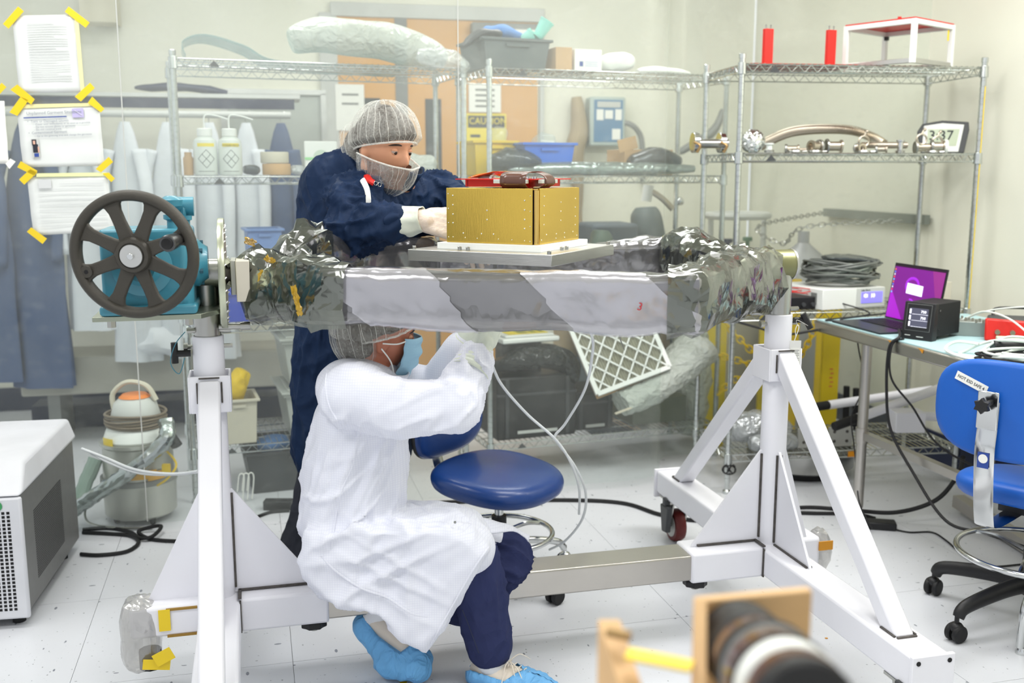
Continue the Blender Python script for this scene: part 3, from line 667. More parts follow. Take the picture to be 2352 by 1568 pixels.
wd = MB(); wd.M = MW; wd.lathe([(0, .018), (.026, .018), (.027, .02), (.026, .0225), (0, .023)], seg=36); wd.build('hub_cap', alu, wheel)
wd = MB(); wd.M = MW; wd.cyl((0, 0, .022), (0, 0, .029), .0075, seg=16); wd.build('hub_screw', chrome, wheel, bevel=.001)
ha = R(19); hp = V(.118*math.cos(ha), .118*math.sin(ha), 0)
wd = MB(); wd.M = MW@Matrix.Translation(hp); wd.lathe([(.0, .0), (.012, .0), (.011, .03), (.017, .04), (.0185, .07), (.0185, .088), (.017, .09), (.0, .09)], seg=24); cr = wd.build('crank_handle', mat('gunmetal', c(92, 92, 92), .3, .9), wheel)
wd = MB(); wd.M = MW@Matrix.Translation(hp); wd.lathe([(.0, .09), (.012, .09), (.013, .092), (.0125, .094), (.008, .093), (.0, .0905)], seg=24); wd.build('handle_screw', black_matte, cr)
wd = MB(); wd.M = MW@Matrix.Rotation(ha+math.pi, 4, 'Z'); wd.cyl((.118, 0, -.006), (.118, 0, .013), .014, seg=20); wd.build('handle_boss', wheel_grey, wheel)
wd = MB(); wd.M = MW@Matrix.Rotation(ha+math.pi, 4, 'Z'); wd.cyl((.118, 0, .0125), (.118, 0, .0136), .005, seg=12); wd.build('threaded_hole', black_matte, wheel)
# inspection tag on right post
b = MB(); p = at(1826, 810, 3.02); b.box(p, (.034, .0012, .075)); tg = one(b, 'inspection_tag', mat('tag_clear', c(226, 226, 222), .3), 'small white inspection tag hanging from the right post of the stand', 'tag')
b = MB(); b.box(p+V(0, -.001, -.008), (.028, .0008, .045))
tp = b.build('tag_print', paper, tg); b = MB()
for k in range(8): b.box(p+V(0, -.0017, .008-.005*k), (.024-.006*(k % 3 == 1), .0005, .0016))
b.build('print_lines', mid_grey, tp)
b = MB(); b.tube(catmull([p+V(-.006, 0, .03), p+V(.0, -.002, .05), p+V(.008, 0, .075), p+V(.004, 0, .085), p+V(-.002, .0, .07), p+V(.0, -.002, .05)], 5), .0012, 5)
b.tube(catmull([p+V(.003, 0, .084), p+V(.002, .0, .1), V(*(SM@V(Ls+.09, -.03, .945)))], 5), .0006, 4); b.build('tie', paper, tg)
# ================= wrapped ring frame
def film(name, base, alpha, rough=.1, metal=.85, cr=.55):
    m = mat(name, base, rough, metal, var=.12, vs=5, bump=.1, bs=16, alpha=alpha)
    crease(m, 9, cr, .02, warp=.3)
    N, L, p = nodes(m); p.inputs['Thin Film Thickness'].default_value = 0
    p.inputs['Coat Weight'].default_value = .5; p.inputs['Coat Roughness'].default_value = .04
    return m
film_m = film('shield_film', c(150, 149, 152), .74, .16, .8, .22); film_double = film('shield_film_double', c(204, 203, 210), .66, .22, .6, .12)  # second one is the paler double layer where the film overlaps
film_c = film('shield_film_crumpled', c(128, 132, 124), .74, .1, .9)
RING = [V(-.665, 2.70, 0), V(-.41, 2.475, 0), V(.40, 2.345, 0), V(.735, 3.03, 0), V(.52, 3.42, 0), V(-.27, 3.40, 0)]
RZ = 1.112
ring = thing('ring_frame', 'six-sided frame wrapped in crumpled grey metallic film carrying the gold box', 'frame', (.03, 2.87, 1.045), 0)
for a_, q_ in zip(RING, RING[1:]+RING[:1]):
    b = MB(); b.bar(a_+V(0, 0, RZ), q_+V(0, 0, RZ), .075, .1); b.build('frame_bar', alu, ring, bevel=.004)
def crum(p, s): return abs(nz(p, s))*2-.45
def rsec(t, w_, h_):   # rounded rectangle section
    a = 2*math.pi*t; cc, ss = math.cos(a), math.sin(a); k = 5
    r = 1/((abs(cc)**k+abs(ss)**k)**(1/k)); return cc*r*w_, ss*r*h_
# resample ring by arc length
seg_pts = []; n_seg = []
for i in range(6):
    a_, q_ = RING[i], RING[(i+1) % 6]; n = max(6, int((q_-a_).length/.0125))
    for k in range(n): seg_pts.append((a_.lerp(q_, k/n), i, k/n))
NP = len(seg_pts); ctr_ = V(.03, 2.9, 0)
def ringfn(i, j, nj, off=0.0):
    p, sg, t = seg_pts[i % NP]; a = seg_pts[(i-3) % NP][0]; q = seg_pts[(i+3) % NP][0]
    d = (q-a).normalized(); nrm = V(d.y, -d.x, 0)   # outward for this winding
    ex, ez = rsec(j/nj, .056, .069)
    corner = max(0, 1-min((p-r_).length for r_ in RING)/.16)
    left = max(0, 1-(p-RING[0]).length/.3); right = max(0, 1-(p-V(.62, 3.0, 0)).length/.45)
    back = 1.0 if sg in (3, 4, 5) else 0
    am = .003+.006*corner+.020*left+.013*right+.009*back
    P = p+nrm*ex+V(0, 0, RZ+ez)
    n2 = (nrm*ex*1.2+V(0, 0, ez)).normalized()
    dd = am*(crum(P+V(3, 1, 0), 5)*1.5+crum(V(P.x*1.6, P.y, P.z*.6), 13)*.5+crum(P+V(0, 5, 2), 24)*.16)
    up = .07*math.exp(-((p-V(-.55, 2.88, 0)).length/.11)**2)+.035*math.exp(-((p-V(.56, 3.36, 0)).length/.12)**2)+.02*math.exp(-((p-V(-.4, 3.15, 0)).length/.15)**2)
    low = .012*left
    P = P+n2*(dd+off)+V(0, 0, (up if ez > .02 else 0)-(low if ez < -.03 else 0))
    if sg == 1: P.z += -.006*math.sin(math.pi*t)*(1 if ez < 0 else .3)+.004*math.sin(t*13)*(1 if ez < -.04 else 0)
    return P
b = MB(); b.grid(lambda u, v: ringfn(round(u*NP), v*44, 44), NP, 44, True, True)
fo_ = b.build('film_wrap', film_m, ring, smooth=22)
# loose outer film at the left end and right end
def patch(i0, i1, j0, j1, off, m, name, slant=0, amp=0, seed=0, smooth=22):
    b = MB(); q_ = 2 if name == 'film_bunch' else 1; nu = (i1-i0)//q_; nv = (j1-j0)//q_
    def fn(u, v):
        ii = i0+u*nu*q_; sl = slant*(.5-v)
        return ringfn(int(round(ii+sl)), j0+v*nv*q_, 44, off+amp*crum(V(u*4+seed, v*3, seed), 2.2))
    b.grid(fn, nu, nv); return b.build(name, m, ring, smooth=smooth)
# indices of the front bar
fi = [i for i, s_ in enumerate(seg_pts) if s_[1] == 1]; f0, f1 = fi[0], fi[-1]
patch(f0+1, f0+22, -8, 9, .004, film_double, 'film_overlap', 12, .002, 1, 60)
patch(f0+40, f1-1, -8, 9, .004, film_double, 'film_overlap', 14, .002, 4, 60)
patch(f0-24, f0+3, -6, 18, .016, film_c, 'film_bunch', 0, .014, 2, 25)
patch(f0-46, f0-21, -10, 23, .012, film_c, 'film_bunch', 0, .022, 5, 25)
patch(f1-2, f1+30, -9, 20, .010, film_c, 'film_bunch', 0, .012, 8, 25)
patch(f1+26, f1+62, -12, 20, .016, film_c, 'film_bunch', 0, .016, 12, 25)
patch(f1+64, f1+96, -2, 24, .012, film_c, 'film_bunch', 0, .018, 15, 25)
# yellow tape tufts on the film
for k, (px, py, Y_, w_, h_, a_) in enumerate(((601, 642, 2.585, .022, .05, 10), (622, 600, 2.60, .02, .035, -50), (682, 690, 2.455, .014, .075, -12), (575, 555, 2.68, .03, .018, 20))):
    P = at(px, py, Y_); b = MB(); MR = Matrix.Rotation(R(a_), 3, 'Y')
    def tf(u, v):
        q = V((u-.5)*w_*(1+.7*nz((v*3, k, 1), 1)), 0, (v-.5)*h_); q = MR@q
        return P+q+V(.005*nz((u*7, v*6, k), 1), -.007*abs(nz((u*8, v*9, k+3), 1)), .006*nz((u*6, v*7, k+9), 1))
    b.grid(tf, 7, 12)
    o = b.build('yellow_tape', mat('amber_tape', c(196, 156, 30), .2, alpha=.8, coat=.4) if k == 0 else MATS['amber_tape'], ring, smooth=15)
# beige end block and clamp plates at the left axis
b = S(MB()); b.box((.097, -.05, 1.135), (.034, .10, .105)); b.build('end_block', mat('bare_block', c(206, 200, 186), .5, .2), ring, bevel=.002)
b = S(MB()); b.box((.073, .0, 1.14), (.014, .10, .09)); b.build('clamp_plate', alu_rough, ring, bevel=.002)
b = MB(); p3 = on(0, 0, 0)
tp3 = ringfn(f1-4, 0, 44, .012); ex = (RING[2]-RING[1]).normalized(); ez = V(0, 0, 1); ey = ez.cross(ex)
text('3', .026, mat('red_ink', c(176, 40, 50), .6), ring, Matrix.Translation(tp3+V(-.045, 0, -.01))@Matrix((ex, ez, -ey)).transposed().to_4x4()@Matrix.Rotation(R(-14), 4, 'Z'), name='handwritten_mark')
# dangling tie under the frame
b = MB(); p = at(1422, 762, 2.45); b.tube(catmull([p, p+V(.004, 0, -.02), p+V(.014, 0, -.045)], 4), lambda t: .004-.003*abs(t-.5), 6, flat=.4); b.tube([p+V(.0, 0, .008)+V(.012*math.cos(a_), .0, .004*math.sin(a_)) for a_ in [k*math.pi/6 for k in range(12)]], .002, 5, closed=True); b.build('tie', steel, ring, kind='stuff')
# ---- aluminium plate, white spacer, gold box: shared rotation
BA = -27.0; BC = V(.006, 2.822, 0)
BM = lambda z=0: TR((BC.x, BC.y, z), BA)
pl = thing('base_plate', 'thick square machined aluminium plate lying on the film-wrapped frame', 'plate', (BC.x, BC.y, 1.176), BA)
b = MB(); b.M = BM(); b.box((0, 0, 1.191), (.425, .425, .030)); b.build('plate', alu, pl, bevel=.0015)
b = MB(); b.M = BM()
for x_ in (-.15, -.03, .09, .16): b.box((x_, -.19, 1.1775), (.05, .03, .003))
for y_ in (-.1, .05): b.box((.19, y_, 1.1775), (.03, .05, .003))
b.build('shim', black_matte, pl, kind='stuff')
for x_, y_ in ((-.2, -.2), (.2, -.2), (.2, .2), (-.2, .2), (-.075, -.172), (-.05, -.172), (.172, -.06), (.172, -.03)):
    b = MB(); b.M = BM(); b.lathe([(0, 0), (.0055, 0), (.0055, .008), (.0045, .009), (.003, .009), (.003, .005), (0, .005)], (x_, y_, 1.206), seg=14); b.build('cap_screw', steel, pl)
sp = MB(); sp.M = BM(); sp.box((0, 0, 1.2145), (.31, .31, .017)); one(sp, 'spacer_plate', white_plastic, 'thin white plastic plate between the gold box and the aluminium plate', 'plate', bevel=.001)
gold = mat('gold_anodised', c(222, 188, 88), .27, .9, var=.06, vs=4, bump=.06, bs=26, bst=(18, 18, 1))
gold2 = mat('gold_strip', c(226, 190, 110), .22, 1, var=.05)
gz0, gz1, hs = 1.2235, 1.368, .135
gbx = thing('gold_box', 'square gold anodised instrument box with riveted side panels', 'instrument', (BC.x, BC.y, gz0), BA)
b = MB(); b.M = BM(); b.box((0, 0, (gz0+gz1)/2), (.262, .262, gz1-gz0-.006)); b.build('inner_case', black_matte, gbx)
zz = (gz0+gz1)/2; hh = gz1-gz0
for nm, c0, d0 in (('side_panel', (-.006, -hs, zz), (.256, .003, hh)), ('side_panel', (hs, .006, zz), (.003, .256, hh)), ('side_panel', (-hs, 0, zz), (.003, .27, hh)), ('side_panel', (0, hs, zz), (.27, .003, hh))):
    b = MB(); b.M = BM(); b.box(c0, d0); b.build(nm, gold, gbx, bevel=.0006)
b = MB(); b.M = BM(); b.box((0, 0, gz1-.002), (.266, .266, .003)); b.build('top_panel', gold2, gbx)
b = MB(); b.M = BM(); b.cyl((.131, -.131, gz0), (.131, -.131, gz1-.004), .0065, seg=16); b.build('corner_post', gold2, gbx)
fs_ = [(656, 316), (656, 398), (656, 480), (656, 557), (960, 445), (960, 527), (1283, 355), (1283, 438), (1283, 524), (1283, 605), (748, 648), (910, 653), (1016, 656), (613, 300), (613, 430), (614, 556), (614, 683), (656, 683), (764, 689), (871, 694), (1330, 317), (1330, 452), (1330, 586), (1058, 700), (1283, 713), (1330, 720), (1175, 706)]
rs_ = [(1436, 323), (1434, 407), (1434, 491), (1434, 573), (1583, 372), (1583, 453), (1583, 534), (1720, 338), (1720, 417), (1720, 496), (1720, 573), (1456, 662), (1544, 655), (1618, 645), (1698, 634), (1738, 667), (1620, 686), (1541, 694), (1415, 712)]
rv = None
for lst, side_ in ((fs_, 0), (rs_, 1)):
    for x, y in lst:
        if side_ == 0: u_ = (x-600)/765; top, bot = 250, 728+22*u_; pos = (-.134+.262*u_, -.1368, gz0+hh*(1-(y-top)/(bot-top)))
        else: u_ = (x-1395)/360; top, bot = 255-18*u_, 752-50*u_; pos = (.1368, -.126+.258*u_, gz0+hh*(1-(y-top)/(bot-top)))
        big = y < 660 and (x not in (613, 614, 1330)); r_ = .0024 if big and side_ == 0 else .0017
        b = MB(); b.M = BM()@Matrix.Translation(pos); b.ell((0, 0, 0), r_, seg=8, rings=6); b.build('rivet', chrome, gbx)
# feet under the box
b = MB(); b.M = BM(); b.box((0, 0, gz0-.0003), (.24, .24, .002)); b.build('gasket', gold2, gbx)
# ---- red bracket and ribbon cables on top
rb = thing('red_bracket', 'thin red metal bracket with brown ribbon loops on top of the gold box', 'bracket', (BC.x, BC.y, gz1), BA)
T0 = gz1+.0008
b = MB(); b.M = BM(); b.box((0, .0, T0+.0225), (.236, .236, .0025)); b.build('top_plate', red_paint, rb)
for c0, d0 in (((-.03, -.093, T0+.012), (.14, .004, .0185)), ((.093, 0, T0+.012), (.004, .19, .0185)), ((-.093, 0, T0+.012), (.004, .19, .0185)), ((0, .093, T0+.012), (.19, .004, .0185)), ((.03, -.093, T0+.008), (.03, .02, .015)), ((.085, -.085, T0+.008), (.02, .02, .015))):
    b = MB(); b.M = BM(); b.box(c0, d0); b.build('side_plate', red_paint, rb)
for c0, d0 in (((.052, -.122, T0+.017), (.098, .012, .0105)), ((.122, -.042, T0+.017), (.012, .098, .0105))):
    b = MB(); b.M = BM(); b.box(c0, d0); cn = b.build('connector', mat('connector_grey', c(206, 208, 200), .35, .4) if 'connector_grey' not in MATS else MATS['connector_grey'], rb, bevel=.001)
rib = mat('brown_ribbon', c(92, 58, 46), .3, var=.1, coat=.3)
kap = mat('amber_film', c(206, 120, 30), .2, alpha=.9, coat=.3)
def strip(pts, wvec, m, name, th=.0007):
    b = MB(); b.M = BM(T0); P_ = catmull([V(*p) for p in pts], 8); wv = V(*wvec)
    n = len(P_); vs = []
    b.grid(lambda u, v: P_[min(n-1, round(u*(n-1)))]+wv*(v-.5), n-1, 4)
    o = b.build(name, m, rb, smooth=60); s_ = o.modifiers.new('s', 'SOLIDIFY'); s_.thickness = th; return o
strip([(.06, -.112, .0), (.06, -.128, .012), (.06, -.122, .034), (.06, -.09, .042), (.055, -.03, .043), (.04, .04, .04)], (.075, 0, 0), rib, 'ribbon_cable')
strip([(.112, -.045, .0), (.13, -.045, .012), (.122, -.045, .032), (.09, -.045, .041), (.03, -.04, .04), (-.02, -.03, .038)], (0, .062, 0), rib, 'ribbon_cable')
strip([(-.09, -.05, .026), (-.05, -.045, .036), (-.02, -.04, .043), (.0, -.03, .043)], (.02, .05, 0), kap, 'amber_tape')
strip([(-.11, -.02, .025), (-.085, -.0, .036), (-.06, .02, .038), (-.03, .05, .026)], (.04, .03, 0), kap, 'amber_tape')
for x_, y_ in ((-.02, -.1), (.09, -.1), (.1, -.09), (.1, -.075)):
    b = MB(); b.M = BM(T0); b.cyl((x_, y_, .0238), (x_, y_, .029), .0035, seg=6); b.build('hex_nut', chrome, rb)
b = MB(); b.M = BM(T0); b.box((-.08, -.03, .027), (.06, .03, .005)); b.build('circuit_board', pale_grey, rb)
# ================= people
skin = mat('skin', c(206, 150, 118), .5, var=.05, vs=20); skin2 = mat('skin_ruddy', c(184, 116, 90), .5, var=.06, vs=20)
hair_m = mat('dark_hair', c(62, 52, 46), .6, var=.4, vs=60)
def fabric(name, col, rough=.75, **k): return crease(mat(name, col, rough, bump=.15, bs=34, spec=.12, **k), 8, .75, .022, (1, 1, .8), .4)
coverall = fabric('navy_coverall', c(25, 42, 70), .6, var=.12)
trouser = fabric('charcoal_trouser', c(52, 54, 62), .8); trouser2 = fabric('navy_trouser', c(50, 56, 92), .85, var=.05)
coat_m = crease(mat('white_coat', c(226, 228, 238), .8, var=.02, bump=.1, bs=30), 6, .35, .022, (1, 1, .6), .5)
def gridlines(m, per, width, dark):
    N, L, p = nodes(m); src = p.inputs['Base Color'].links[0].from_socket
    tc = N.new('ShaderNodeTexCoord'); sx = N.new('ShaderNodeSeparateXYZ'); L.new(tc.outputs['Object'], sx.inputs[0]); prev = None
    for k in (0, 2):
        a = N.new('ShaderNodeMath'); a.operation = 'MULTIPLY'; a.inputs[1].default_value = 1/per; L.new(sx.outputs[k], a.inputs[0])
        f = N.new('ShaderNodeMath'); f.operation = 'FRACT'; L.new(a.outputs[0], f.inputs[0])
        g = N.new('ShaderNodeMath'); g.operation = 'LESS_THAN'; g.inputs[1].default_value = width; L.new(f.outputs[0], g.inputs[0])
        if prev: q = N.new('ShaderNodeMath'); q.operation = 'MAXIMUM'; L.new(prev, q.inputs[0]); L.new(g.outputs[0], q.inputs[1]); prev = q.outputs[0]
        else: prev = g.outputs[0]
    mx = N.new('ShaderNodeMix'); mx.data_type = 'RGBA'; mx.blend_type = 'MULTIPLY'; mx.inputs[7].default_value = (dark, dark, dark*1.03, 1)
    L.new(prev, mx.inputs[0]); L.new(src, mx.inputs[6]); L.new(mx.outputs[2], p.inputs['Base Color'])
gridlines(coat_m, .0062, .2, .92)
def fibre(name, col, a0, a1, sc=70):
    m = bpy.data.materials.new(name); m.use_nodes = True; N = m.node_tree.nodes; L = m.node_tree.links; p = N['Principled BSDF']
    p.inputs['Base Color'].default_value = (*col, 1); p.inputs['Roughness'].default_value = .8
    tc = N.new('ShaderNodeTexCoord'); n = N.new('ShaderNodeTexNoise'); n.inputs['Scale'].default_value = sc; n.inputs['Detail'].default_value = 6; n.inputs['Distortion'].default_value = 2.5; L.new(tc.outputs['Object'], n.inputs['Vector'])
    n2 = N.new('ShaderNodeTexNoise'); n2.inputs['Scale'].default_value = sc*.2; L.new(tc.outputs['Object'], n2.inputs['Vector'])
    ad = N.new('ShaderNodeMath'); ad.operation = 'ADD'; L.new(n.outputs[0], ad.inputs[0]); L.new(n2.outputs[0], ad.inputs[1])
    r = N.new('ShaderNodeMapRange'); r.inputs[1].default_value = .75; r.inputs[2].default_value = 1.3; r.inputs[3].default_value = a0; r.inputs[4].default_value = a1
    L.new(ad.outputs[0], r.inputs[0]); L.new(r.outputs[0], p.inputs['Alpha']); return m
net_m = fibre('bouffant_fibre', (.74, .74, .68), .08, .42); beard_net_m = fibre('beard_net_fibre', (.86, .87, .84), .1, .4); pleat_m = fibre('bouffant_pleat', (.85, .85, .8), .3, .7)
glove_m = mat('latex_glove', c(222, 206, 192), .35, var=.06, vs=30, bump=.3, bs=60, bst=(1, 3, 1), coat=.2)
cuff_m = mat('glove_cuff', c(216, 222, 208), .45, var=.04, bump=.35, bs=26)
shoe_blue = crease(mat('shoe_cover', c(110, 178, 232), .55, var=.1, vs=12, bump=.2, bs=18), 22, .6, .012, (1, 1, .5), .3)
shoe_cream = mat('cream_shoe', c(222, 212, 198), .6, var=.05)
def orient(fwd, up):
    y = Vector(fwd).normalized(); z = Vector(up); z = (z-y*z.dot(y)).normalized(); x = y.cross(z)
    return Matrix((x, y, z)).transposed()
def head(mb, c0, M, s=1.0):   # face +Y, up +Z; c0 head centre
    def f(u, v):
        ph = math.pi*u; th = 2*math.pi*v
        x = math.sin(ph)*math.cos(th); y = math.sin(ph)*math.sin(th); z = math.cos(ph)
        P = V(x*.076, y*.096, z*.118)
        if z < -.1:
            t = min(1, (-z-.1)/.8); P.x *= 1-.30*t; P.y = P.y*(1-.18*t)+.012*t
        if y > 0:
            g = lambda cx, cz, sx, sz: math.exp(-((P.x-cx)/sx)**2-((P.z-cz)/sz)**2)
            P.y += .024*g(0, -.026, .010, .017)+.012*g(0, -.005, .008, .02)-.010*(g(.032, .008, .017, .011)+g(-.032, .008, .017, .011))+.005*g(0, .03, .05, .01)
            P.y += .007*g(0, -.062, .02, .006)-.004*g(0, -.069, .018, .003)+.007*g(0, -.077, .018, .006)+.006*g(0, -.105, .018, .014)
        return Vector(c0)+M@(P*s)
    mb.grid(f, 56, 72, False, True)
    for sx in (-1, 1):
        mb.ell(Vector(c0)+M@(V(sx*.077, -.008, -.01)*s), (.008*s, .018*s, .032*s), M, 14, 10)
def pleated(c0, M, r, cut, k=26, amp=.035, seed=0, n=(40, 120)):
    b = MB()
    def f(u, v):
        ph = cut*u; th = 2*math.pi*v
        q = 1+amp*(abs(math.sin(k*th/2+3*nz((th, seed, 0), 1.2)))-.5)*min(1, u*1.6)+.05*nz((math.cos(th)*1.5, math.sin(th)*1.5, u*2+seed), 1)
        if u > .9: q *= 1-.16*(u-.9)/.1
        return Vector(c0)+M@V(math.sin(ph)*math.cos(th)*r[0]*q, math.sin(ph)*math.sin(th)*r[1]*q, math.cos(ph)*r[2]*q)
    b.grid(f, n[0], n[1], False, True); return b, f
def pleat_lines(f, parent, k=26, u0=.25, r=.0007, seed=0):
    b = MB(); rn = random.Random(seed)
    for i in range(k):
        v = (i+rn.uniform(-.3, .3))/k; ua = rn.uniform(.1, .6); pts = []
        for j in range(9): u = ua+(.97-ua)*j/8; pts.append(f(u, v+.015*nz((i, u*4, 0), 1))+V(0, 0, 0))
        b.tube(pts, r, 4)
    return b.build('pleat_threads', pleat_m, parent, kind='stuff')
def hand(mb, w, d, n, curls=(30, 45, 30), thumb=(.5, 25), sc=1.0, rad=1.0, side=1, spread=4, each=None):
    d = Vector(d).normalized(); n = Vector(n); n = (n-d*n.dot(d)).normalized(); s = d.cross(n)*side
    w = Vector(w)
    for o_ in (-.026, -.009, .009, .026):
        mb.caps(w+s*o_*.6*sc, w+d*.088*sc+s*o_*1.05*sc, .0165*sc*rad, .0135*sc*rad, 10)
    L_ = [(.042, .026, .02), (.046, .03, .021), (.043, .028, .02), (.034, .021, .018)]
    tips = []
    for i, (o_, l) in enumerate(zip((.031, .011, -.010, -.029), L_)):
        p = w+d*(.092-.006*abs(i-1.2))*sc+s*o_*sc; a = R(spread*(1.5-i)); dd = (d*math.cos(a)+s*math.sin(a)); r_ = .0098-.0006*abs(i-1)
        nn = n.copy(); cu = (each[i] if each else curls)
        for k in range(3):
            a = R(cu[k]); dn = dd*math.cos(a)-nn*math.sin(a); nn = nn*math.cos(a)+dd*math.sin(a); dd = dn
            q = p+dd*l[k]*sc; mb.caps(p, q, r_*sc*rad, r_*.9*sc*rad, 10); p = q; r_ *= .93
        tips.append(p)
    p = w+d*.022*sc+s*.026*sc; a = thumb[0]; td = (d*math.cos(a)+s*math.sin(a)-n*.25).normalized()
    q = p+td*.045*sc; mb.caps(p, q, .0155*sc*rad, .0115*sc*rad, 10)
    td2 = (td+(-n)*math.sin(R(thumb[1]))-s*.35).normalized(); q2 = q+td2*.032*sc; mb.caps(q, q2, .0112*sc*rad, .0105*sc*rad, 10)
    td3 = (td2-s*.3-n*.15).normalized(); mb.caps(q2, q2+td3*.026*sc, .0105*sc*rad, .0088*sc*rad, 10)
    return tips
def limb(mb, pts, rs, seg=18, flat=1.0):
    for (a, q), (r1_, r2_) in zip(zip(pts, pts[1:]), zip(rs, rs[1:])): mb.caps(a, q, r1_, r2_, seg)
def folds(dirs, amp, base=10, seed=0, fine=.25):
    # directional cloth folds: ridged noise stretched along given axes near anchor points
    def f(co, n):
        d = 0
        for (p, ax, rad, a, fr) in dirs:
            r = Vector(co)-Vector(p); w_ = math.exp(-(r.length/rad)**2)
            if w_ < .02: continue
            ax_ = Vector(ax).normalized(); al = r.dot(ax_); pe = r-ax_*al
            q = pe*fr+ax_*al*fr*.18+V(seed, seed*2, 0)
            d += w_*a*(2.2*max(0, 1-abs(noise.noise(q))*3.2)**1.5-.8)
        d += amp*(2.0*max(0, 1-abs(noise.noise(Vector(co)*base+V(seed, 0, 0)))*3)**1.5-.7)+amp*fine*noise.noise(Vector(co)*base*3.1)
        return n*d
    return f
def eyes(c0, M, parent, s=1.0):
    c0 = Vector(c0)
    for sx in (-1, 1):
        ec = V(sx*.031, .0765, .006)
        b = MB(); b.ell(c0+M@(ec*s), .0112*s, seg=16, rings=10); e = b.build('eyeball', MATS.get('eye_white') or mat('eye_white', c(178, 160, 150), .25), parent)
        gd = V(.05, .9, -.42).normalized()
        b = MB(); b.ell(c0+M@((ec+gd*.0070)*s), (.0066*s), seg=14, rings=8); b.build('iris', MATS.get('iris') or mat('iris', c(46, 32, 26), .15), e)
        for ax, cut, nm in ((V(0, -.12, 1), 84, 'upper_lid'), (V(0, -.45, -1), 76, 'lower_lid')):
            fx, fy, fz = frame(ax, (0, 1, 0)); b = MB()
            b.grid(lambda u, v: c0+M@((ec+(fz*math.cos(R(cut)*u)+(fx*math.cos(2*math.pi*v)+fy*math.sin(2*math.pi*v))*math.sin(R(cut)*u))*(.0126 if u < .97 else .0112))*s), 8, 24, False, True)
            b.build(nm, parent.get('skin_mat') and MATS[parent['skin_mat']] or skin, parent, smooth=180)
        b = MB(); b.tube([c0+M@(V(sx*(.012+.008*k), .0905-.0011*k*k+.001, .0265+.004*math.sin(k*.7)-.0008*k)*s) for k in range(6)], lambda t: (.0022+.002*math.sin(math.pi*t)), 6, flat=.8); b.build('eyebrow', hair_m, parent)
# ---------- standing person
pm = thing('person', 'standing person in a navy coverall, hair net and beard net reaching to the gold box', 'person', (-.6, 3.5, 0))
hipA = V(-.57, 3.50, .93); chest = V(-.44, 3.34, 1.25); neckb = V(-.36, 3.24, 1.375); 
hc = at(884, 340, 3.16); Fd = V(.74, -.62, -.24); Ud = V(.20, -.14, .96); HM = orient(Fd, Ud)
shR = V(-.47, 3.13, 1.32); shL = V(-.24, 3.42, 1.33)
elR = at(812, 528, 3.0); wrR = at(958, 505, 2.93); 
elL = V(-.10, 3.33, 1.20); wrL = V(-.13, 3.10, 1.21)
hipR = V(-.62, 3.45, .88); hipL = V(-.54, 3.58, .88)
knR = V(-.66, 3.42, .48); knL = V(-.46, 3.62, .48); anR = at(686, 1290, 3.42); anR.z = .085; anL = V(-.52, 3.66, .085)
b = MB(); head(b, hc, HM, .95)
limb(b, [neckb, hc+HM@V(0, -.02, -.06)], [.056, .052]); limb(b, [hipA, chest, neckb], [.115, .115, .055]); limb(b, [shR, shL], [.06, .06])
limb(b, [shR, elR, wrR], [.05, .042, .028]); limb(b, [shL, elL, wrL], [.05, .042, .028])
limb(b, [hipR, knR, anR], [.08, .05, .034]); limb(b, [hipL, knL, anL], [.08, .05, .034])
limb(b, [anR+V(0, 0, -.03), anR+V(.14, -.06, -.05)], [.03, .025]); limb(b, [anL+V(0, 0, -.03), anL+V(.15, -.03, -.05)], [.03, .025])
dR = V(.92, -.28, -.16); nR = V(-.12, -.86, .5)
hand(b, wrR+V(.01, 0, 0), dR, nR, (42, 55, 40), rad=.85, side=-1)
dL = V(.1, -.85, .1); hand(b, wrL+V(0, -.02, 0), V(.25, -.95, 0), V(-.3, 0, 1), (30, 40, 30), rad=.85, side=1)
me = remesh(b, .0052, 1); put(tome(me, pm), 'body', skin, pm, smooth=180)
eyes(hc, HM, pm, .95)
# beard, hair
b = MB(); b.grid(lambda u, v: hc+HM@V((.075-.022*u)*math.cos(math.pi*(.02+.96*v)), (.097-.014*u)*math.sin(math.pi*(.02+.96*v))+.004, -.038-.07*u), 12, 30); b.build('beard', mat('brown_beard', c(120, 86, 70), .8, var=.4, vs=80), pm, smooth=180)
b, _f = pleated(hc+HM@V(0, -.002, .01), HM@Matrix.Rotation(R(24), 3, 'X'), (.087, .109, .120), R(93), 40, .006, 3); b.build('hair', hair_m, pm, smooth=180)
b, f = pleated(hc+HM@V(0, -.004, .022), HM@Matrix.Rotation(R(20), 3, 'X'), (.098, .122, .122), R(101), 30, .05, 1)
bf = b.build('bouffant_cap', net_m, pm, smooth=180); pleat_lines(f, bf, 30, seed=3)
b = MB(); b.tube([f(.985, k/60) for k in range(60)], .003, 6, closed=True); b.build('elastic_band', pleat_m, bf)
BM2 = orient(V(-.9, .2, -.35), V(-.3, .1, .9)); b, f = pleated(hc+HM@V(-.01, -.115, -.03), BM2, (.062, .07, .088), math.pi*.98, 20, .06, 4, (30, 80)); bb = b.build('bouffant_cap', net_m, pm, smooth=180, label='back bulge of the hair net'); pleat_lines(f, bb, 18, seed=9)
b = MB(); b.ell(hc+HM@V(-.012, -.112, -.03), (.056, .066, .08), HM); b.build('hair', hair_m, pm)
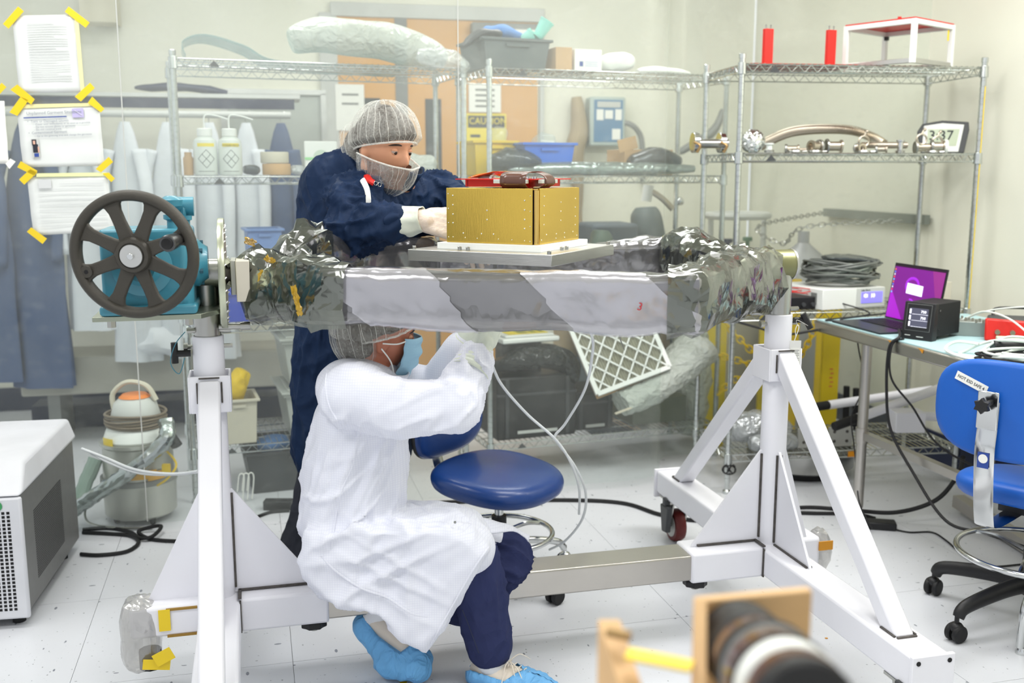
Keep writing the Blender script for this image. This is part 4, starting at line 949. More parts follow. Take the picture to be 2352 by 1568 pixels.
# beard net: open bowl around lower face
def bn(u, v):
    th = math.pi*(-.04+1.08*v); r_ = 1+.03*math.sin(v*40+3*nz((v*5, u, 0), 1))*u
    t = u; z = -.010+.014*math.sin(math.pi*v)*(-1)-.012-.096*t; k = math.sqrt(max(0, 1-(t*.93)**2.6))
    return hc+HM@V(.094*math.cos(th)*k*r_*(1-.06*t), (.124*math.sin(th)*(.25+.75*k)+.0)*r_+.004*math.sin(th*9), z)
b = MB(); b.grid(bn, 26, 70); bd = b.build('beard_net', beard_net_m, pm, smooth=180)
b = MB()
for k in range(15):
    v = (k+.5)/15+.02*math.sin(k*5.1); b.tube([bn(u/8, v+.03*nz((k, u, 2), .7)) for u in range(0, 9)], .0006, 4)
b.build('pleat_threads', pleat_m, bd, kind='stuff'); b = MB(); b.tube([bn(0, k/40) for k in range(41)], .0028, 6); b.build('elastic_band', pleat_m, bd)
# coverall (one continuous shell over torso, arms and legs down to mid shin)
b = MB()
limb(b, [V(-.615, 3.48, .44), V(-.61, 3.48, .7), V(-.58, 3.48, .95), V(-.55, 3.41, 1.14), chest, V(-.40, 3.285, 1.345)], [.158, .158, .155, .15, .142, .085])
limb(b, [V(-.50, 3.56, .44), V(-.52, 3.56, .9)], [.145, .14])
limb(b, [V(-.60, 3.28, 1.25), shR], [.095, .098]); limb(b, [shR, V(-.37, 3.27, 1.31), shL], [.09, .085, .085]); limb(b, [at(772, 440, 3.28), at(775, 520, 3.34)], [.122, .14]); limb(b, [at(772, 430, 3.25), at(820, 400, 3.27)], [.115, .10]); limb(b, [V(-.50, 3.34, 1.33), V(-.42, 3.24, 1.345)], [.10, .085])
limb(b, [shR, elR], [.098, .086]); limb(b, [elR, wrR-(wrR-elR)*.32], [.088, .056])
limb(b, [V(-.3, 3.38, 1.3), shL], [.10, .085]); limb(b, [shL, elL, wrL], [.085, .07, .056]); limb(b, [shL, V(-.03, 3.08, 1.235)], [.08, .05])
fd = [(elR, wrR-elR, .14, .010, 22), (shR, V(.5, -.3, -.7), .16, .010, 20), (elR, V(0, 0, 1), .12, .008, 26), ((-.66, 3.45, 1.0), (0.3, 0, 1), .25, .007, 18), ((-.62, 3.45, .65), (0, .1, 1), .3, .007, 20), (shL, V(.7, -.4, -.4), .2, .009, 22)]
me = remesh(b, .0072, 6, folds([(q[0], q[1], q[2], q[3]*1.15, q[4]) for q in fd], .0042, 9, 2)); cv = put(tome(me, pm), 'coverall', coverall, pm, smooth=180)
# remove solid look at cuff: open collar, zip, cuff ring
b = MB(); b.M = Matrix.Identity(4); cpt = hc+HM@V(0, -.01, -.125)
def collar(u, v):
    th = 2*math.pi*v; r_ = .058+.008*u
    return V(-.375, 3.235, 1.355)+V(.03*u, -.02*u, .05*u)+V(math.cos(th)*r_*1.05, math.sin(th)*r_, .012*math.sin(th*3)+.012*math.cos(th))
b.grid(collar, 6, 48, False, True); co = b.build('collar', coverall, cv, smooth=180); so = co.modifiers.new('s', 'SOLIDIFY'); so.thickness = .004
b = MB(); zp = [at(832, 412, 3.04), at(842, 432, 3.0), at(846, 455, 2.985), at(846, 478, 2.985)]; b.tube(catmull(zp, 5), .0085, 8, flat=.35, hint=(0, -1, 0)); b.build('zip_flap', paper, cv)
b = MB(); b.tube(catmull([at(843, 405, 3.09), at(850, 415, 3.06), at(858, 420, 3.06)], 5), .012, 8, flat=.6); b.build('undershirt', red_paint, pm)
b = MB()
for px, py in ((863, 421), (872, 424)): b.tube([at(px, py, 3.045)+V(.005*math.cos(a_), 0, .006*math.sin(a_)) for a_ in [k*math.pi/6 for k in range(12)]], .0012, 5, closed=True)
b.build('snap_ring', chrome, cv, kind='stuff')
cq = wrR-(wrR-elR)*.24; dq = (wrR-elR).normalized(); fx, fy, _ = frame(dq); b = MB()
b.grid(lambda u, v: cq+dq*(-.028+.045*u)+(fx*math.cos(2*math.pi*v)+fy*math.sin(2*math.pi*v))*((.056-.013*u**2)*(1+.05*math.sin(v*57+u*2))), 8, 70, False, True)
q_ = b.build('sleeve_cuff', coverall, cv, smooth=180); so = q_.modifiers.new('s', 'SOLIDIFY'); so.thickness = .003
# glove right
b = MB(); tipsR = hand(b, wrR+V(.01, 0, 0), dR, nR, (42, 55, 40), rad=1.06, side=-1); limb(b, [wrR-dR.normalized()*.01, wrR+dR.normalized()*.03], [.031, .03])
me = remesh(b, .0032, 2, lambda co, n: n*.0009*(1-2*abs(noise.noise(V(co.x*60, co.y*60, co.z*22))))); gl = put(tome(me, pm), 'glove', glove_m, pm, smooth=180)
b = MB(); dcu = (wrR-elR).normalized(); fx, fy, _ = frame(dcu)
b.grid(lambda u, v: wrR+dcu*(.02-.085*u)+(fx*math.cos(2*math.pi*v)+fy*math.sin(2*math.pi*v))*(.0365+.011*u+.0016*math.sin(v*40+u*3)+.004*nz((u*3, v*6, 1), 1)), 12, 48, False, True)
cuf = b.build('glove_cuff', cuff_m, gl, smooth=180); so = cuf.modifiers.new('s', 'SOLIDIFY'); so.thickness = .002
b = MB(); hand(b, wrL+V(0, -.02, 0), V(.25, -.95, 0), V(-.3, 0, 1), (30, 40, 30), rad=1.06); me = remesh(b, .004, 2); put(tome(me, pm), 'glove', glove_m, pm, smooth=180)
# trousers, shoes
b = MB(); limb(b, [V(-.655, 3.44, .45), V(-.69, 3.43, .25), V(anR.x, anR.y, .085)], [.088, .078, .074]); limb(b, [V(-.48, 3.62, .45), V(-.5, 3.64, .09)], [.085, .075])
me = remesh(b, .008, 4, folds([((-.68, 3.42, .2), (.3, 0, 1), .2, .006, 22)], .002, 14, 5)); put(tome(me, pm), 'trousers', trouser, pm, smooth=180)
for a0, dd in ((anR, V(.9, -.35, 0)), (anL, V(.95, -.2, 0))):
    dd.normalize(); g = V(a0.x, a0.y, 0)
    b = MB(); limb(b, [g+V(0, 0, .055)-dd*.03, g+dd*.16+V(0, 0, .04)], [.05, .036]); me = remesh(b, .006, 3)
    for v in me.vertices: v.co.z = max(v.co.z, .004)
    sh_ = put(tome(me, pm), 'shoe', mat('brown_leather', c(66, 46, 38), .4) if 'brown_leather' not in MATS else MATS['brown_leather'], pm, smooth=180)
    b = MB(); limb(b, [g+V(0, 0, .045)-dd*.05, g+dd*.165+V(0, 0, .03)], [.054, .04]); me = remesh(b, .006, 2, folds([], .004, 22, 3))
    for v in me.vertices: v.co.z = max(.001, min(v.co.z, .062+.25*max(0, -(v.co-g).dot(dd))))
    put(tome(me, pm), 'shoe_cover', shoe_blue, pm, smooth=180)
    b = MB()
    for k in range(4): q = g+dd*(.03+.022*k)+V(0, -.047+.004*k, .075-.006*k); b.tube([q+V(.006*math.cos(a_), 0, .006*math.sin(a_)) for a_ in [k2*math.pi/5 for k2 in range(10)]], .0016, 5, closed=True)
    b.build('eyelets', chrome, sh_, kind='stuff')
# ---------- crouching person
pc = thing('person', 'crouching person in a white grid coat and blue face mask reaching under the frame', 'person', (-.3, 2.6, 0))
h2 = at(868, 764, 2.66); F2 = V(.86, .42, -.22); U2 = V(.27, .0, .95); H2 = orient(F2, U2)
nb = at(858, 862, 2.63); s1 = at(812, 908, 2.52); s2 = at(905, 890, 2.80); pelv = at(775, 1290, 2.62)
e1 = at(1042, 930, 2.46); w1 = at(1098, 812, 2.56); e2 = at(1005, 905, 2.80); w2 = at(1068, 790, 2.74)
k1 = at(1105, 1255, 2.60); a1_ = at(1128, 1500, 2.60); a1_ = V(a1_.x, 2.64, .085); h1_ = at(800, 1310, 2.54)
k2_ = at(1165, 1285, 2.74); h2_ = at(800, 1310, 2.70); a2_ = V(-.345, 2.76, .16)
b = MB(); head(b, h2, H2, .98); limb(b, [nb, h2+H2@V(0, -.03, -.05)], [.05, .05])
limb(b, [pelv, at(770, 1080, 2.62), nb], [.075, .08, .05]); limb(b, [s1, s2], [.05, .05])
limb(b, [s1, e1, w1], [.048, .04, .026]); limb(b, [s2, e2, w2], [.048, .04, .026])
limb(b, [h1_+V(0, .04, 0), k1+V(-.01, .02, 0), a1_], [.045, .036, .03]); limb(b, [h2_, k2_, a2_], [.055, .045, .032])
limb(b, [a1_+V(0, 0, -.035), a1_+V(.11, -.03, -.058)], [.026, .016]); limb(b, [a2_, V(-.27, 2.71, .045)], [.026, .02])
dh1 = V(.35, .15, .9); nh1 = V(.7, -.7, -.1)
hand(b, w1+V(.006, 0, .012), dh1, nh1, (18, 25, 15), rad=.84, side=1); hand(b, w2+V(.006, 0, .01), V(.3, -.1, .9), V(-.3, -.9, .1), (20, 30, 20), rad=.84, side=-1)
me = remesh(b, .0052, 1); put(tome(me, pc), 'body', skin2, pc, smooth=180); eyes(h2, H2, pc, .98)
b, _f = pleated(h2+H2@V(0, -.002, .01), H2@Matrix.Rotation(R(28), 3, 'X'), (.082, .102, .118), R(93), 40, .006, 3); b.build('hair', hair_m, pc, smooth=180)
b, f = pleated(h2+H2@V(0, -.012, .022), H2@Matrix.Rotation(R(24), 3, 'X'), (.098, .122, .122), R(101), 22, .05, 7)
bf = b.build('bouffant_cap', net_m, pc, smooth=180); pleat_lines(f, bf, 26, seed=13)
b = MB(); b.tube([f(.985, k/60) for k in range(60)], .003, 6, closed=True); b.build('elastic_band', pleat_m, bf)
B3 = orient(V(-1, 0, -.2), V(-.2, 0, 1)); b, f = pleated(at(818, 772, 2.62), B3, (.072, .066, .085), math.pi*.98, 16, .06, 14, (30, 70)); bb = b.build('bouffant_cap', net_m, pc, smooth=180, label='back bulge of the hair net'); pleat_lines(f, bb, 14, seed=19)
b = MB(); b.ell(at(822, 774, 2.62), (.058, .056, .066)); b.build('hair', hair_m, pc)
mask_m = mat('blue_mask', c(158, 200, 222), .7, var=.04, bump=.3, bs=14, bst=(1, 1, 5))
def mk(u, v):
    th = math.pi*(.11+.78*v); z = .012-.118*u; wv = .003*math.sin(u*22)
    return h2+H2@V(.083*math.cos(th)*(1-.25*u*u), (.100+.018*math.sin(math.pi*u)+.016*(1-u)*math.exp(-((v-.5)/.15)**2)+wv)*math.sin(th)**.8+.006, z)
b = MB(); b.grid(mk, 26, 30); mo = b.build('face_mask', mask_m, pc, smooth=180); so = mo.modifiers.new('s', 'SOLIDIFY'); so.thickness = .002
for u in (.06, .94):
    for v_, sx in ((0, 1), (1, -1)):
        b = MB(); b.tube(catmull([mk(u, v_), mk(u, v_).lerp(h2+H2@V(sx*.084, .0, -.012), .5)+H2@V(sx*.006, 0, 0), h2+H2@V(sx*.086, -.012, -.008 if u < .5 else -.022)], 5), .0021, 6); b.build('ear_loop', paper, mo)
# coat: trunk, sleeves and draped skirt merged into one shell
b = MB()
limb(b, [at(788, 1215, 2.60), at(790, 1090, 2.60), at(818, 975, 2.61), at(838, 905, 2.62)], [.114, .112, .115, .088])
limb(b, [at(838, 1180, 2.61), at(850, 1060, 2.62), at(845, 960, 2.62)], [.10, .105, .11]); limb(b, [at(862, 1120, 2.6), at(868, 1000, 2.62)], [.07, .08])
limb(b, [s1, s2], [.09, .08]); limb(b, [at(800, 895, 2.56), at(868, 868, 2.66)], [.085, .06])
limb(b, [s1, at(920, 940, 2.47), e1], [.082, .076, .070]); limb(b, [e1, w1-(w1-e1)*.12], [.072, .05])
limb(b, [s2, e2, w2-(w2-e2)*.1], [.082, .074, .052])
limb(b, [at(795, 1290, 2.60), at(940, 1275, 2.58), at(1070, 1258, 2.57)], [.115, .09, .078]); limb(b, [at(795, 1290, 2.68), at(1120, 1255, 2.74)], [.10, .062])
sk = [(700, 1200), (688, 1270), (706, 1322), (745, 1362), (800, 1388), (862, 1398), (905, 1440), (984, 1493), (1010, 1452), (1070, 1352), (1128, 1252), (1092, 1215), (1040, 1195), (940, 1190)]
yn, yf = 2.462, 2.70
def skp(px, py, Yv): p_ = at(px, py, 2.52); return V(p_.x, Yv, p_.z)
ns = len(sk); cxm = sum(p[0] for p in sk)/ns; cym = sum(p[1] for p in sk)/ns
ring_v = []
for Yv, sc_ in ((yn, .88), (yn+.018, .97), (yn+.05, 1.0), (yf-.03, 1.0), (yf, .9)):
    ring_v += [skp(cxm+(px-cxm)*sc_, cym+(py-cym)*sc_, Yv+(.09 if (py > 1380 and Yv > 2.6) else 0)) for px, py in sk]
b.add(ring_v, [tuple(range(ns))]+[tuple(range(4*ns, 5*ns))]+[(r_*ns+i, r_*ns+(i+1) % ns, (r_+1)*ns+(i+1) % ns, (r_+1)*ns+i) for r_ in range(4) for i in range(ns)])
fd = [(at(800, 1260, 2.5), at(1000, 1200, 2.5)-at(750, 1330, 2.5), .24, .011, 15), (at(860, 1150, 2.5), (.35, 0, .9), .2, .009, 17), (at(760, 1150, 2.5), (.35, 0, 1), .22, .008, 14), (at(1010, 940, 2.45), (.8, 0, .5), .12, .009, 20), (at(1080, 870, 2.5), (.1, 0, 1), .1, .008, 24), (at(800, 960, 2.5), (.4, 0, 1), .1, .007, 20), (at(960, 1380, 2.5), (.25, 0, 1), .17, .010, 14), (at(880, 1350, 2.5), (.9, 0, -.5), .16, .008, 16)]
me = remesh(b, .0070, 7, folds([(q[0], q[1], q[2], q[3]*.72, q[4]) for q in fd], .0012, 7, 6)); ct = put(tome(me, pc), 'lab_coat', coat_m, pc, smooth=180)
# far coat flap over the second knee, pocket, hem piping, seams, snaps
b = MB(); fl_ = [at(975, 1190, 2.64), at(1090, 1193, 2.66), at(1165, 1212, 2.68), at(1218, 1236, 2.70)]; fl2 = [at(960, 1245, 2.55), at(1075, 1240, 2.6), at(1180, 1228, 2.66), at(1214, 1252, 2.69)]
fa = catmull(fl_, 8); fb = catmull(fl2, 8)
b.grid(lambda u, v: fa[round(u*(len(fa)-1))].lerp(fb[round(u*(len(fb)-1))], v)+V(0, 0, .01+.006*nz((u*5, v*3, 0), 1)), len(fa)-1, 6); q_ = b.build('coat_flap', coat_m, ct, smooth=180); so = q_.modifiers.new('s', 'SOLIDIFY'); so.thickness = .003
def onsurf(lst, Yv=2.47, r=.0022, name='seam', m=None, parent=None):
    b = MB(); P_ = catmull([at(x, y, Yv) for x, y in lst], 8)
    # push the line onto the coat surface along the view ray
    import mathutils
    global _bvh
    o_ = V(0, 0, CH); P2 = []
    for p in P_:
        d = (p-o_).normalized(); hit = _bvh.ray_cast(o_, d)
        if hit[0] is not None: P2.append(hit[0]-d*.0008)
    if len(P2) > 2: b.tube(P2, r, 5, flat=.5, hint=(0, -1, 0)); return b.build(name, m or coat_m, parent or ct, smooth=60)
from mathutils.bvhtree import BVHTree
Wm = wm(ct); _bvh = BVHTree.FromPolygons([Wm@v.co for v in ct.data.vertices], [tuple(p.vertices) for p in ct.data.polygons])
onsurf([(752, 848), (748, 890), (760, 940), (790, 985)], name='shoulder_seam')
onsurf([(738, 1275), (770, 1310), (830, 1350), (890, 1372), (945, 1408), (982, 1415)], r=.003, name='hem_stitch')
onsurf([(815, 990), (812, 1060), (780, 1140), (760, 1260)], name='side_seam')
onsurf([(984, 1488), (1030, 1405), (1085, 1310), (1122, 1255)], r=.003, name='hem_stitch')
b = MB(); b.cyl(at(1045, 1199, 2.475), at(1045, 1199, 2.47), .0035, seg=12); b.build('snap_button', mid_grey, ct)
# collar
b = MB(); b.grid(lambda u, v: at(862, 866, 2.64)+V(.01*u, 0, .028*u)+V(math.cos(2*math.pi*v)*(.07+.008*u)*1.05, math.sin(2*math.pi*v)*(.072+.006*u), .02*math.cos(2*math.pi*v)*-1), 5, 40, False, True); q_ = b.build('coat_collar', coat_m, ct, smooth=180); so = q_.modifiers.new('s', 'SOLIDIFY'); so.thickness = .004
# gloves
for wv, dh, nh, sd, cu, ev in ((w1, dh1, nh1, 1, (18, 25, 15), e1), (w2, V(.3, -.1, .9), V(-.3, -.9, .1), -1, (20, 30, 20), e2)):
    b = MB(); hand(b, wv+V(.006, 0, .012), dh, nh, cu, rad=1.08, side=sd); limb(b, [wv, wv+dh.normalized()*.03], [.031, .029])
    me = remesh(b, .0036, 2, lambda co, n: n*.0009*(1-2*abs(noise.noise(V(co.x*60, co.y*60, co.z*22))))); g_ = put(tome(me, pc), 'glove', cuff_m, pc, smooth=180)
    dcu = (wv-ev).normalized(); fx, fy, _ = frame(dcu); b = MB()
    b.grid(lambda u, v: wv+dcu*(.02-.085*u)+(fx*math.cos(2*math.pi*v)+fy*math.sin(2*math.pi*v))*(.035+.02*u+.0018*math.sin(u*38)+.003*nz((u*3, v*6, 1), 1)), 16, 40, False, True)
    q_ = b.build('glove_cuff', cuff_m, g_, smooth=180); so = q_.modifiers.new('s', 'SOLIDIFY'); so.thickness = .002
# trousers
b = MB(); limb(b, [at(960, 1290, 2.6), at(1078, 1265, 2.60)], [.07, .072]); limb(b, [at(1082, 1272, 2.60), at(1102, 1360, 2.62), at(1124, 1480, 2.64)], [.074, .074, .067])
limb(b, [at(960, 1290, 2.72), at(1158, 1278, 2.75)], [.09, .082]); limb(b, [at(1158, 1282, 2.75), at(1080, 1390, 2.78), V(-.30, 2.80, .2)], [.08, .066, .055])
me = remesh(b, .0075, 4, folds([(at(1170, 1300, 2.7), (1, 0, -.6), .1, .009, 22), (at(1110, 1380, 2.55), (0, 0, 1), .15, .004, 20)], .0016, 13, 8)); tr_ = put(tome(me, pc), 'trousers', trouser2, pc, smooth=180)
_bvh = BVHTree.FromPolygons([wm(tr_)@v.co for v in tr_.data.vertices], [tuple(p.vertices) for p in tr_.data.polygons])
onsurf([(1062, 1400), (1078, 1440), (1100, 1500)], r=.0014, name='trouser_seam', m=navy, parent=tr_)
# shoes: front foot flat, rear foot on its toes
def shoe(heel, toe, up, hgt, nm_, openv):
    ax = (toe-heel).normalized(); upv = (up-ax*up.dot(ax)).normalized(); sd = ax.cross(upv); Ls_ = (toe-heel).length
    def prof(t):
        w_ = .036+.012*math.sin(math.pi*min(1, t*1.1)**1.4)+.004*t; h_ = (.078-.038*t**1.1)
        e = min(1, math.sin(math.pi*min(.5, t*3.2+.1)), math.sqrt(max(0, 1-((t-.78)/.235)**2)) if t > .78 else 1)
        return w_*e, h_*(.5+.5*e)
    def fn(k):
        def f(u, v):
            w_, h_ = prof(u); th = 2*math.pi*v; cc, ss = math.cos(th), math.sin(th)
            z = h_*.5*(1+ (ss if ss > 0 else ss*.98)); x = w_*cc*(1-.18*max(0, ss)); 
            return heel+ax*(Ls_*u)+upv*(z*k)+sd*x*k
        return f
    b = MB(); b.grid(fn(1.0), 26, 28, False, True); b.build('shoe', shoe_cream, pc, smooth=180)
    b = MB()
    def cov(u, v):
        th = -math.pi/2+(2*v-1)*(math.pi/2)*openv(u)*1.0; w_, h_ = prof(min(.995, max(.0, u))); cc, ss = math.cos(th), math.sin(th)
        # sweep from sole up both sides
        a_ = -math.pi/2+(2*v-1)*math.pi*openv(u); cc, ss = math.cos(a_), math.sin(a_); pl_ = .0011*math.sin(u*90+2*math.sin(v*9))*(.3+abs(2*v-1))+.005*nz((u*7, v*5, 3), 1)
        k = 1.10; return heel+ax*((Ls_+.02)*u-.01)+upv*(h_*.5*(1+ss)*k-.002+pl_)+sd*((w_+.006+pl_)*cc*(1-.12*max(0, ss)))
    b.grid(cov, 44, 40); o_ = b.build('shoe_cover', shoe_blue, pc, smooth=180); so = o_.modifiers.new('s', 'SOLIDIFY'); so.thickness = .0012
    return ax, upv, sd, prof
opn = lambda u: .62 if u < .48 else min(.995, .62+(u-.48)*2.6)
hl = on(1085, 1552, 0); tt = on(1270, 1585, 0); hl = V(-.115, 2.655, .002); tt = V(.115, 2.58, .002)
ax, upv, sd, prof = shoe(hl, tt, V(0, 0, 1), 0, 'front', opn)
for k in range(5):
    b = MB(); c0 = hl+ax*(.115+.014*k)+upv*(.072-.0055*k); b.tube([c0-sd*.018, c0+upv*.005, c0+sd*.018], .0018, 5); b.build('lace', shoe_cream, pc)
b = MB(); c0 = hl+ax*.112+upv*.078
for q_ in (V(.02, -.05, -.045), V(-.02, -.055, -.04), V(.06, .03, -.01), V(.045, -.055, -.05)): b.tube(catmull([c0, c0+q_*.5+V(0, 0, .018), c0+q_], 6), .0016, 5)
b.build('lace_ends', shoe_cream, pc, kind='stuff')
b = MB(); limb(b, [hl+ax*.06+V(0, 0, .06), hl+ax*.055+V(0, 0, .13)], [.04, .042]); b.build('sock', white_cloth, pc)
hr = at(848, 1432, 2.72); bl = at(912, 1500, 2.68); te = at(957, 1520, 2.66)
b = MB(); limb(b, [hr+V(.012, 0, .012), bl+V(.02, 0, .02), te], [.034, .034, .03]); me = remesh(b, .006, 2); put(tome(me, pc), 'shoe', shoe_cream, pc, smooth=180)
b = MB(); limb(b, [hr, hr+V(.05, 0, .06)], [.034, .036]); me = remesh(b, .006, 2); put(tome(me, pc), 'sock', white_cloth, pc, smooth=180)
b = MB(); limb(b, [hr+V(-.008, 0, -.006), bl+V(-.008, 0, 0), te+V(0, 0, 0)], [.040, .052, .046]); limb(b, [bl+V(.0, 0, .0), bl+V(.035, .0, .02)], [.05, .04]); limb(b, [bl+V(-.02, -.01, -.02), te+V(.0, -.01, -.008)], [.045, .044])
me = remesh(b, .0055, 2, lambda co, n: n*(.0035*(1-2*abs(noise.noise(V((co.x-co.z)*26, co.y*30, (co.x+co.z)*9))))*min(1, max(.2, (.16-co.z)*12))+.002*noise.noise(co*40)))
axr = (bl-hr).normalized(); upr = V(.72, 0, .69)
for v in me.vertices:
    r_ = v.co-hr
    if v.co.z < .0015: v.co.z = .0015
    h_ = r_.dot(upr); a_ = r_.dot(axr)
    lim = .012+.30*max(0, a_-.05)
    if h_ > lim and a_ < .13: v.co -= upr*(h_-lim)
sc_ = put(tome(me, pc), 'shoe_cover', shoe_blue, pc, smooth=180)
# ================= things on and around the racks
def rk(t, x, y, z): return wm(t)@V(x, y, z)
def ang(t): return math.degrees(t.rotation_euler.z)
def bin_(name, label, t, x, y, z, w_, d_, h_, m, cat='bin', group=None, taper=.9, rim=.012, fill=None, rz=0):
    p = rk(t, x, y, z) if t else V(x, y, z); o = thing(name, label, cat, p, (ang(t) if t else 0)+rz, group)
    b = MB(); a, q, th = taper, 1.0, .003
    def ringp(sx, sy, z_): return [V(-sx, -sy, z_), V(sx, -sy, z_), V(sx, sy, z_), V(-sx, sy, z_)]
    X, Y = w_/2, d_/2
    rings = [ringp(X*a, Y*a, 0), ringp(X, Y, h_-.012), ringp(X+rim, Y+rim, h_-.012), ringp(X+rim, Y+rim, h_), ringp(X-th, Y-th, h_), ringp(X*a-th, Y*a-th, .004)]
    vs = sum(rings, []); fs = [(3, 2, 1, 0)]
    for k in range(5): fs += [(k*4+i, k*4+(i+1) % 4, (k+1)*4+(i+1) % 4, (k+1)*4+i) for i in range(4)]
    fs.append((20, 21, 22, 23)); b.add(vs, fs); b.build('tub', m, o, local=True, bevel=.0025)
    b = MB(); b.box((0, -Y-rim*.4, h_-.03), (w_*.35, .008, .012)); b.build('handle', m, o, local=True)
    return o
def box_(name, label, cat, p, d, m, rz=0, bevel=.002, group=None):
    b = MB(); b.box((0, 0, d[2]/2), d); o = b.build(name, m, bevel=bevel); o.location = p; o.rotation_euler = (0, 0, R(rz)); return tag(o, label, cat, group)
def lump(name, label, cat, path, rr, m, amp=.012, fr=9, seed=0, seg=26, flat=.7, kind=None, group=None, vox=None):
    b = MB(); P_ = catmull(path, 8); n = len(P_)
    b.tube(P_, lambda t: max(.004, (rr(t) if callable(rr) else rr*math.sin(math.pi*min(1, max(0, t*.94+.03)))**.35)), seg, flat=flat)
    b.v = [v+(v-P_[min(n-1, i//seg)]).normalized()*amp*(1-2*abs(nz((v.x+seed, v.y, v.z), fr))) for i, v in enumerate(b.v)]
    return one(b, name, m, label, cat, group, kind, smooth=28)
bag_dark = film('smoke_bag', c(70, 78, 84), .8, .16, .3); bag_clear = sheet_m
teal_sheet = mat('teal_sheet', c(150, 196, 200), .2, alpha=.5, var=.05)
# ---- left rack, top shelf
z1 = 1.868
P = lambda px, py, Y_: at(px, py, Y_)
b = MB(); loop = catmull([rk(r1, .06, .2, z1+.03), rk(r1, .05, .18, z1+.085), rk(r1, .14, .17, z1+.115), rk(r1, .30, .16, z1+.075), rk(r1, .42, .16, z1+.02), rk(r1, .7, .16, z1+.012), rk(r1, 1.0, .16, z1+.008)], 7)
n = len(loop); b.grid(lambda u, v: loop[round(u*(n-1))]+rk(r1, .01, .28, 0)*v-rk(r1, 0, 0, 0)*v+V(0, 0, -.02*v*u), n-1, 4)
o = one(b, 'plastic_sheet', teal_sheet, 'teal tinted clear sheet curled over the top of the left rack', 'plastic sheet', smooth=180); so = o.modifiers.new('s', 'SOLIDIFY'); so.thickness = .002
lump('plastic_roll', 'big crumpled roll of clear plastic film on top of the left rack', 'plastic roll', [rk(r1, .50, .2, z1+.10), rk(r1, .62, .2, z1+.135), rk(r1, .85, .2, z1+.13), rk(r1, 1.08, .2, z1+.085), rk(r1, 1.2, .18, z1+.05)], .095, mat('milky_film', c(214, 220, 212), .25, alpha=.78, bump=.4, bs=12), .016, 6, 3, flat=.75)
lump('plastic_bag', 'crinkled clear bag drooping over the top shelf end beside the dark tote', 'bag', [rk(r1, 1.02, .02, z1+.05), rk(r1, 1.15, .0, z1+.03), rk(r1, 1.235, -.05, z1+.0)], .05, mat('clear_crinkle', c(224, 228, 226), .12, .2, alpha=.55), .014, 14, 8)
# middle shelf: wash bottles etc.
z2 = 1.397
bot_m = mat('bottle_white', c(226, 232, 226), .4, alpha=.9)
def bottle(label, x, y):
    t = thing('wash_bottle', label, 'bottle', rk(r1, x, y, z2), ang(r1), 'wash bottles')
    b = MB(); b.lathe([(0, 0), (.045, 0), (.049, .006), (.049, .125), (.045, .145), (.03, .158), (.027, .165), (0, .165)], seg=28); b.build('bottle_body', bot_m, t, local=True)
    b = MB(); b.lathe([(0, .162), (.031, .162), (.031, .19), (.027, .194), (0, .194)], seg=24); b.build('cap', white_plastic, t, local=True)
    b = MB(); b.tube(catmull([V(0, 0, .19), V(0, 0, .235), V(.012, 0, .25), V(.05, 0, .246), V(.1, 0, .232)], 6), .0035, 8); b.build('spout', white_plastic, t, local=True)
    b = MB(); s_ = MB()
    def cyl_pt(a, z): return V(.0495*math.sin(a), -.0495*math.cos(a), z)
    b.grid(lambda u, v: cyl_pt(-.75+1.5*u, .118+.014*v), 12, 1); b.build('yellow_label', yellow_tag, t, local=True)
    b = MB(); dia = [(-.0, .105), (.7, .068), (0, .03), (-.7, .068)]
    for (a0, z0), (a1, z1_) in list(zip(dia, dia[1:]+dia[:1]))+[((-.35, .0865), (.35, .049)), ((.35, .0865), (-.35, .049))]:
        b.tube([cyl_pt(a0+(a1-a0)*k/4, z0+(z1_-z0)*k/4) for k in range(5)], .0009, 4)
    b.build('hazard_diamond', ink, t, local=True, kind='stuff')
    b = MB(); b.tube([cyl_pt(-.7+1.4*k/8, .016) for k in range(9)], .0008, 4); b.build('print_line', ink, t, local=True); return t
bottle('left wash bottle whose yellow label is half hidden by its neighbour', .115, .09)
w2_ = bottle('right wash bottle with the full black diamond label and yellow strip', .215, .085)
text('DISTILLED WATER', .0098, ink, w2_, wm(w2_)@Matrix.Translation((-.037, -.0505, .1205))@Matrix.Rotation(R(90), 4, 'X'), xs=.9)
b = MB(); b.lathe([(0, 0), (.02, 0), (.021, .07), (.015, .08), (.015, .095), (0, .095)], rk(r1, .045, .1, z2), seg=18); one(b, 'bottle', tan_card, 'small amber bottle at the left end of the shelf of wash bottles', 'bottle')
for k, (dx, dy) in enumerate(((0, 0), (-.006, .004))):
    b = MB(); p = rk(r1, .41+dx, .12+dy, z2+.001+k*.05); b.lathe([(.02, 0), (.058, 0), (.06, .003), (.06, .045), (.058, .048), (.02, .048), (.02, 0)], p, seg=36); one(b, 'tape_roll', beige if k else tan_card, 'cream tape roll, %s of the stacked pair right of the wash bottles' % ('upper' if k else 'lower'), 'tape roll', 'tape rolls')
t = thing('dispenser', 'white square dispenser plate with a round window and green stripe', 'dispenser', rk(r1, .60, .10, z2), ang(r1))
b = MB(); b.box((0, 0, .073), (.142, .012, .146)); b.build('plate', white_plastic, t, local=True, bevel=.004)
b = MB(); b.cyl((0, -.0065, .075), (0, -.008, .075), .034, seg=32); b.build('window', mat('pale_green', c(190, 206, 190), .4), t, local=True)
b = MB(); b.box((0, -.0085, .071), (.142, .001, .011)); b.build('green_stripe', mat('green_print', c(150, 216, 150), .5), t, local=True)
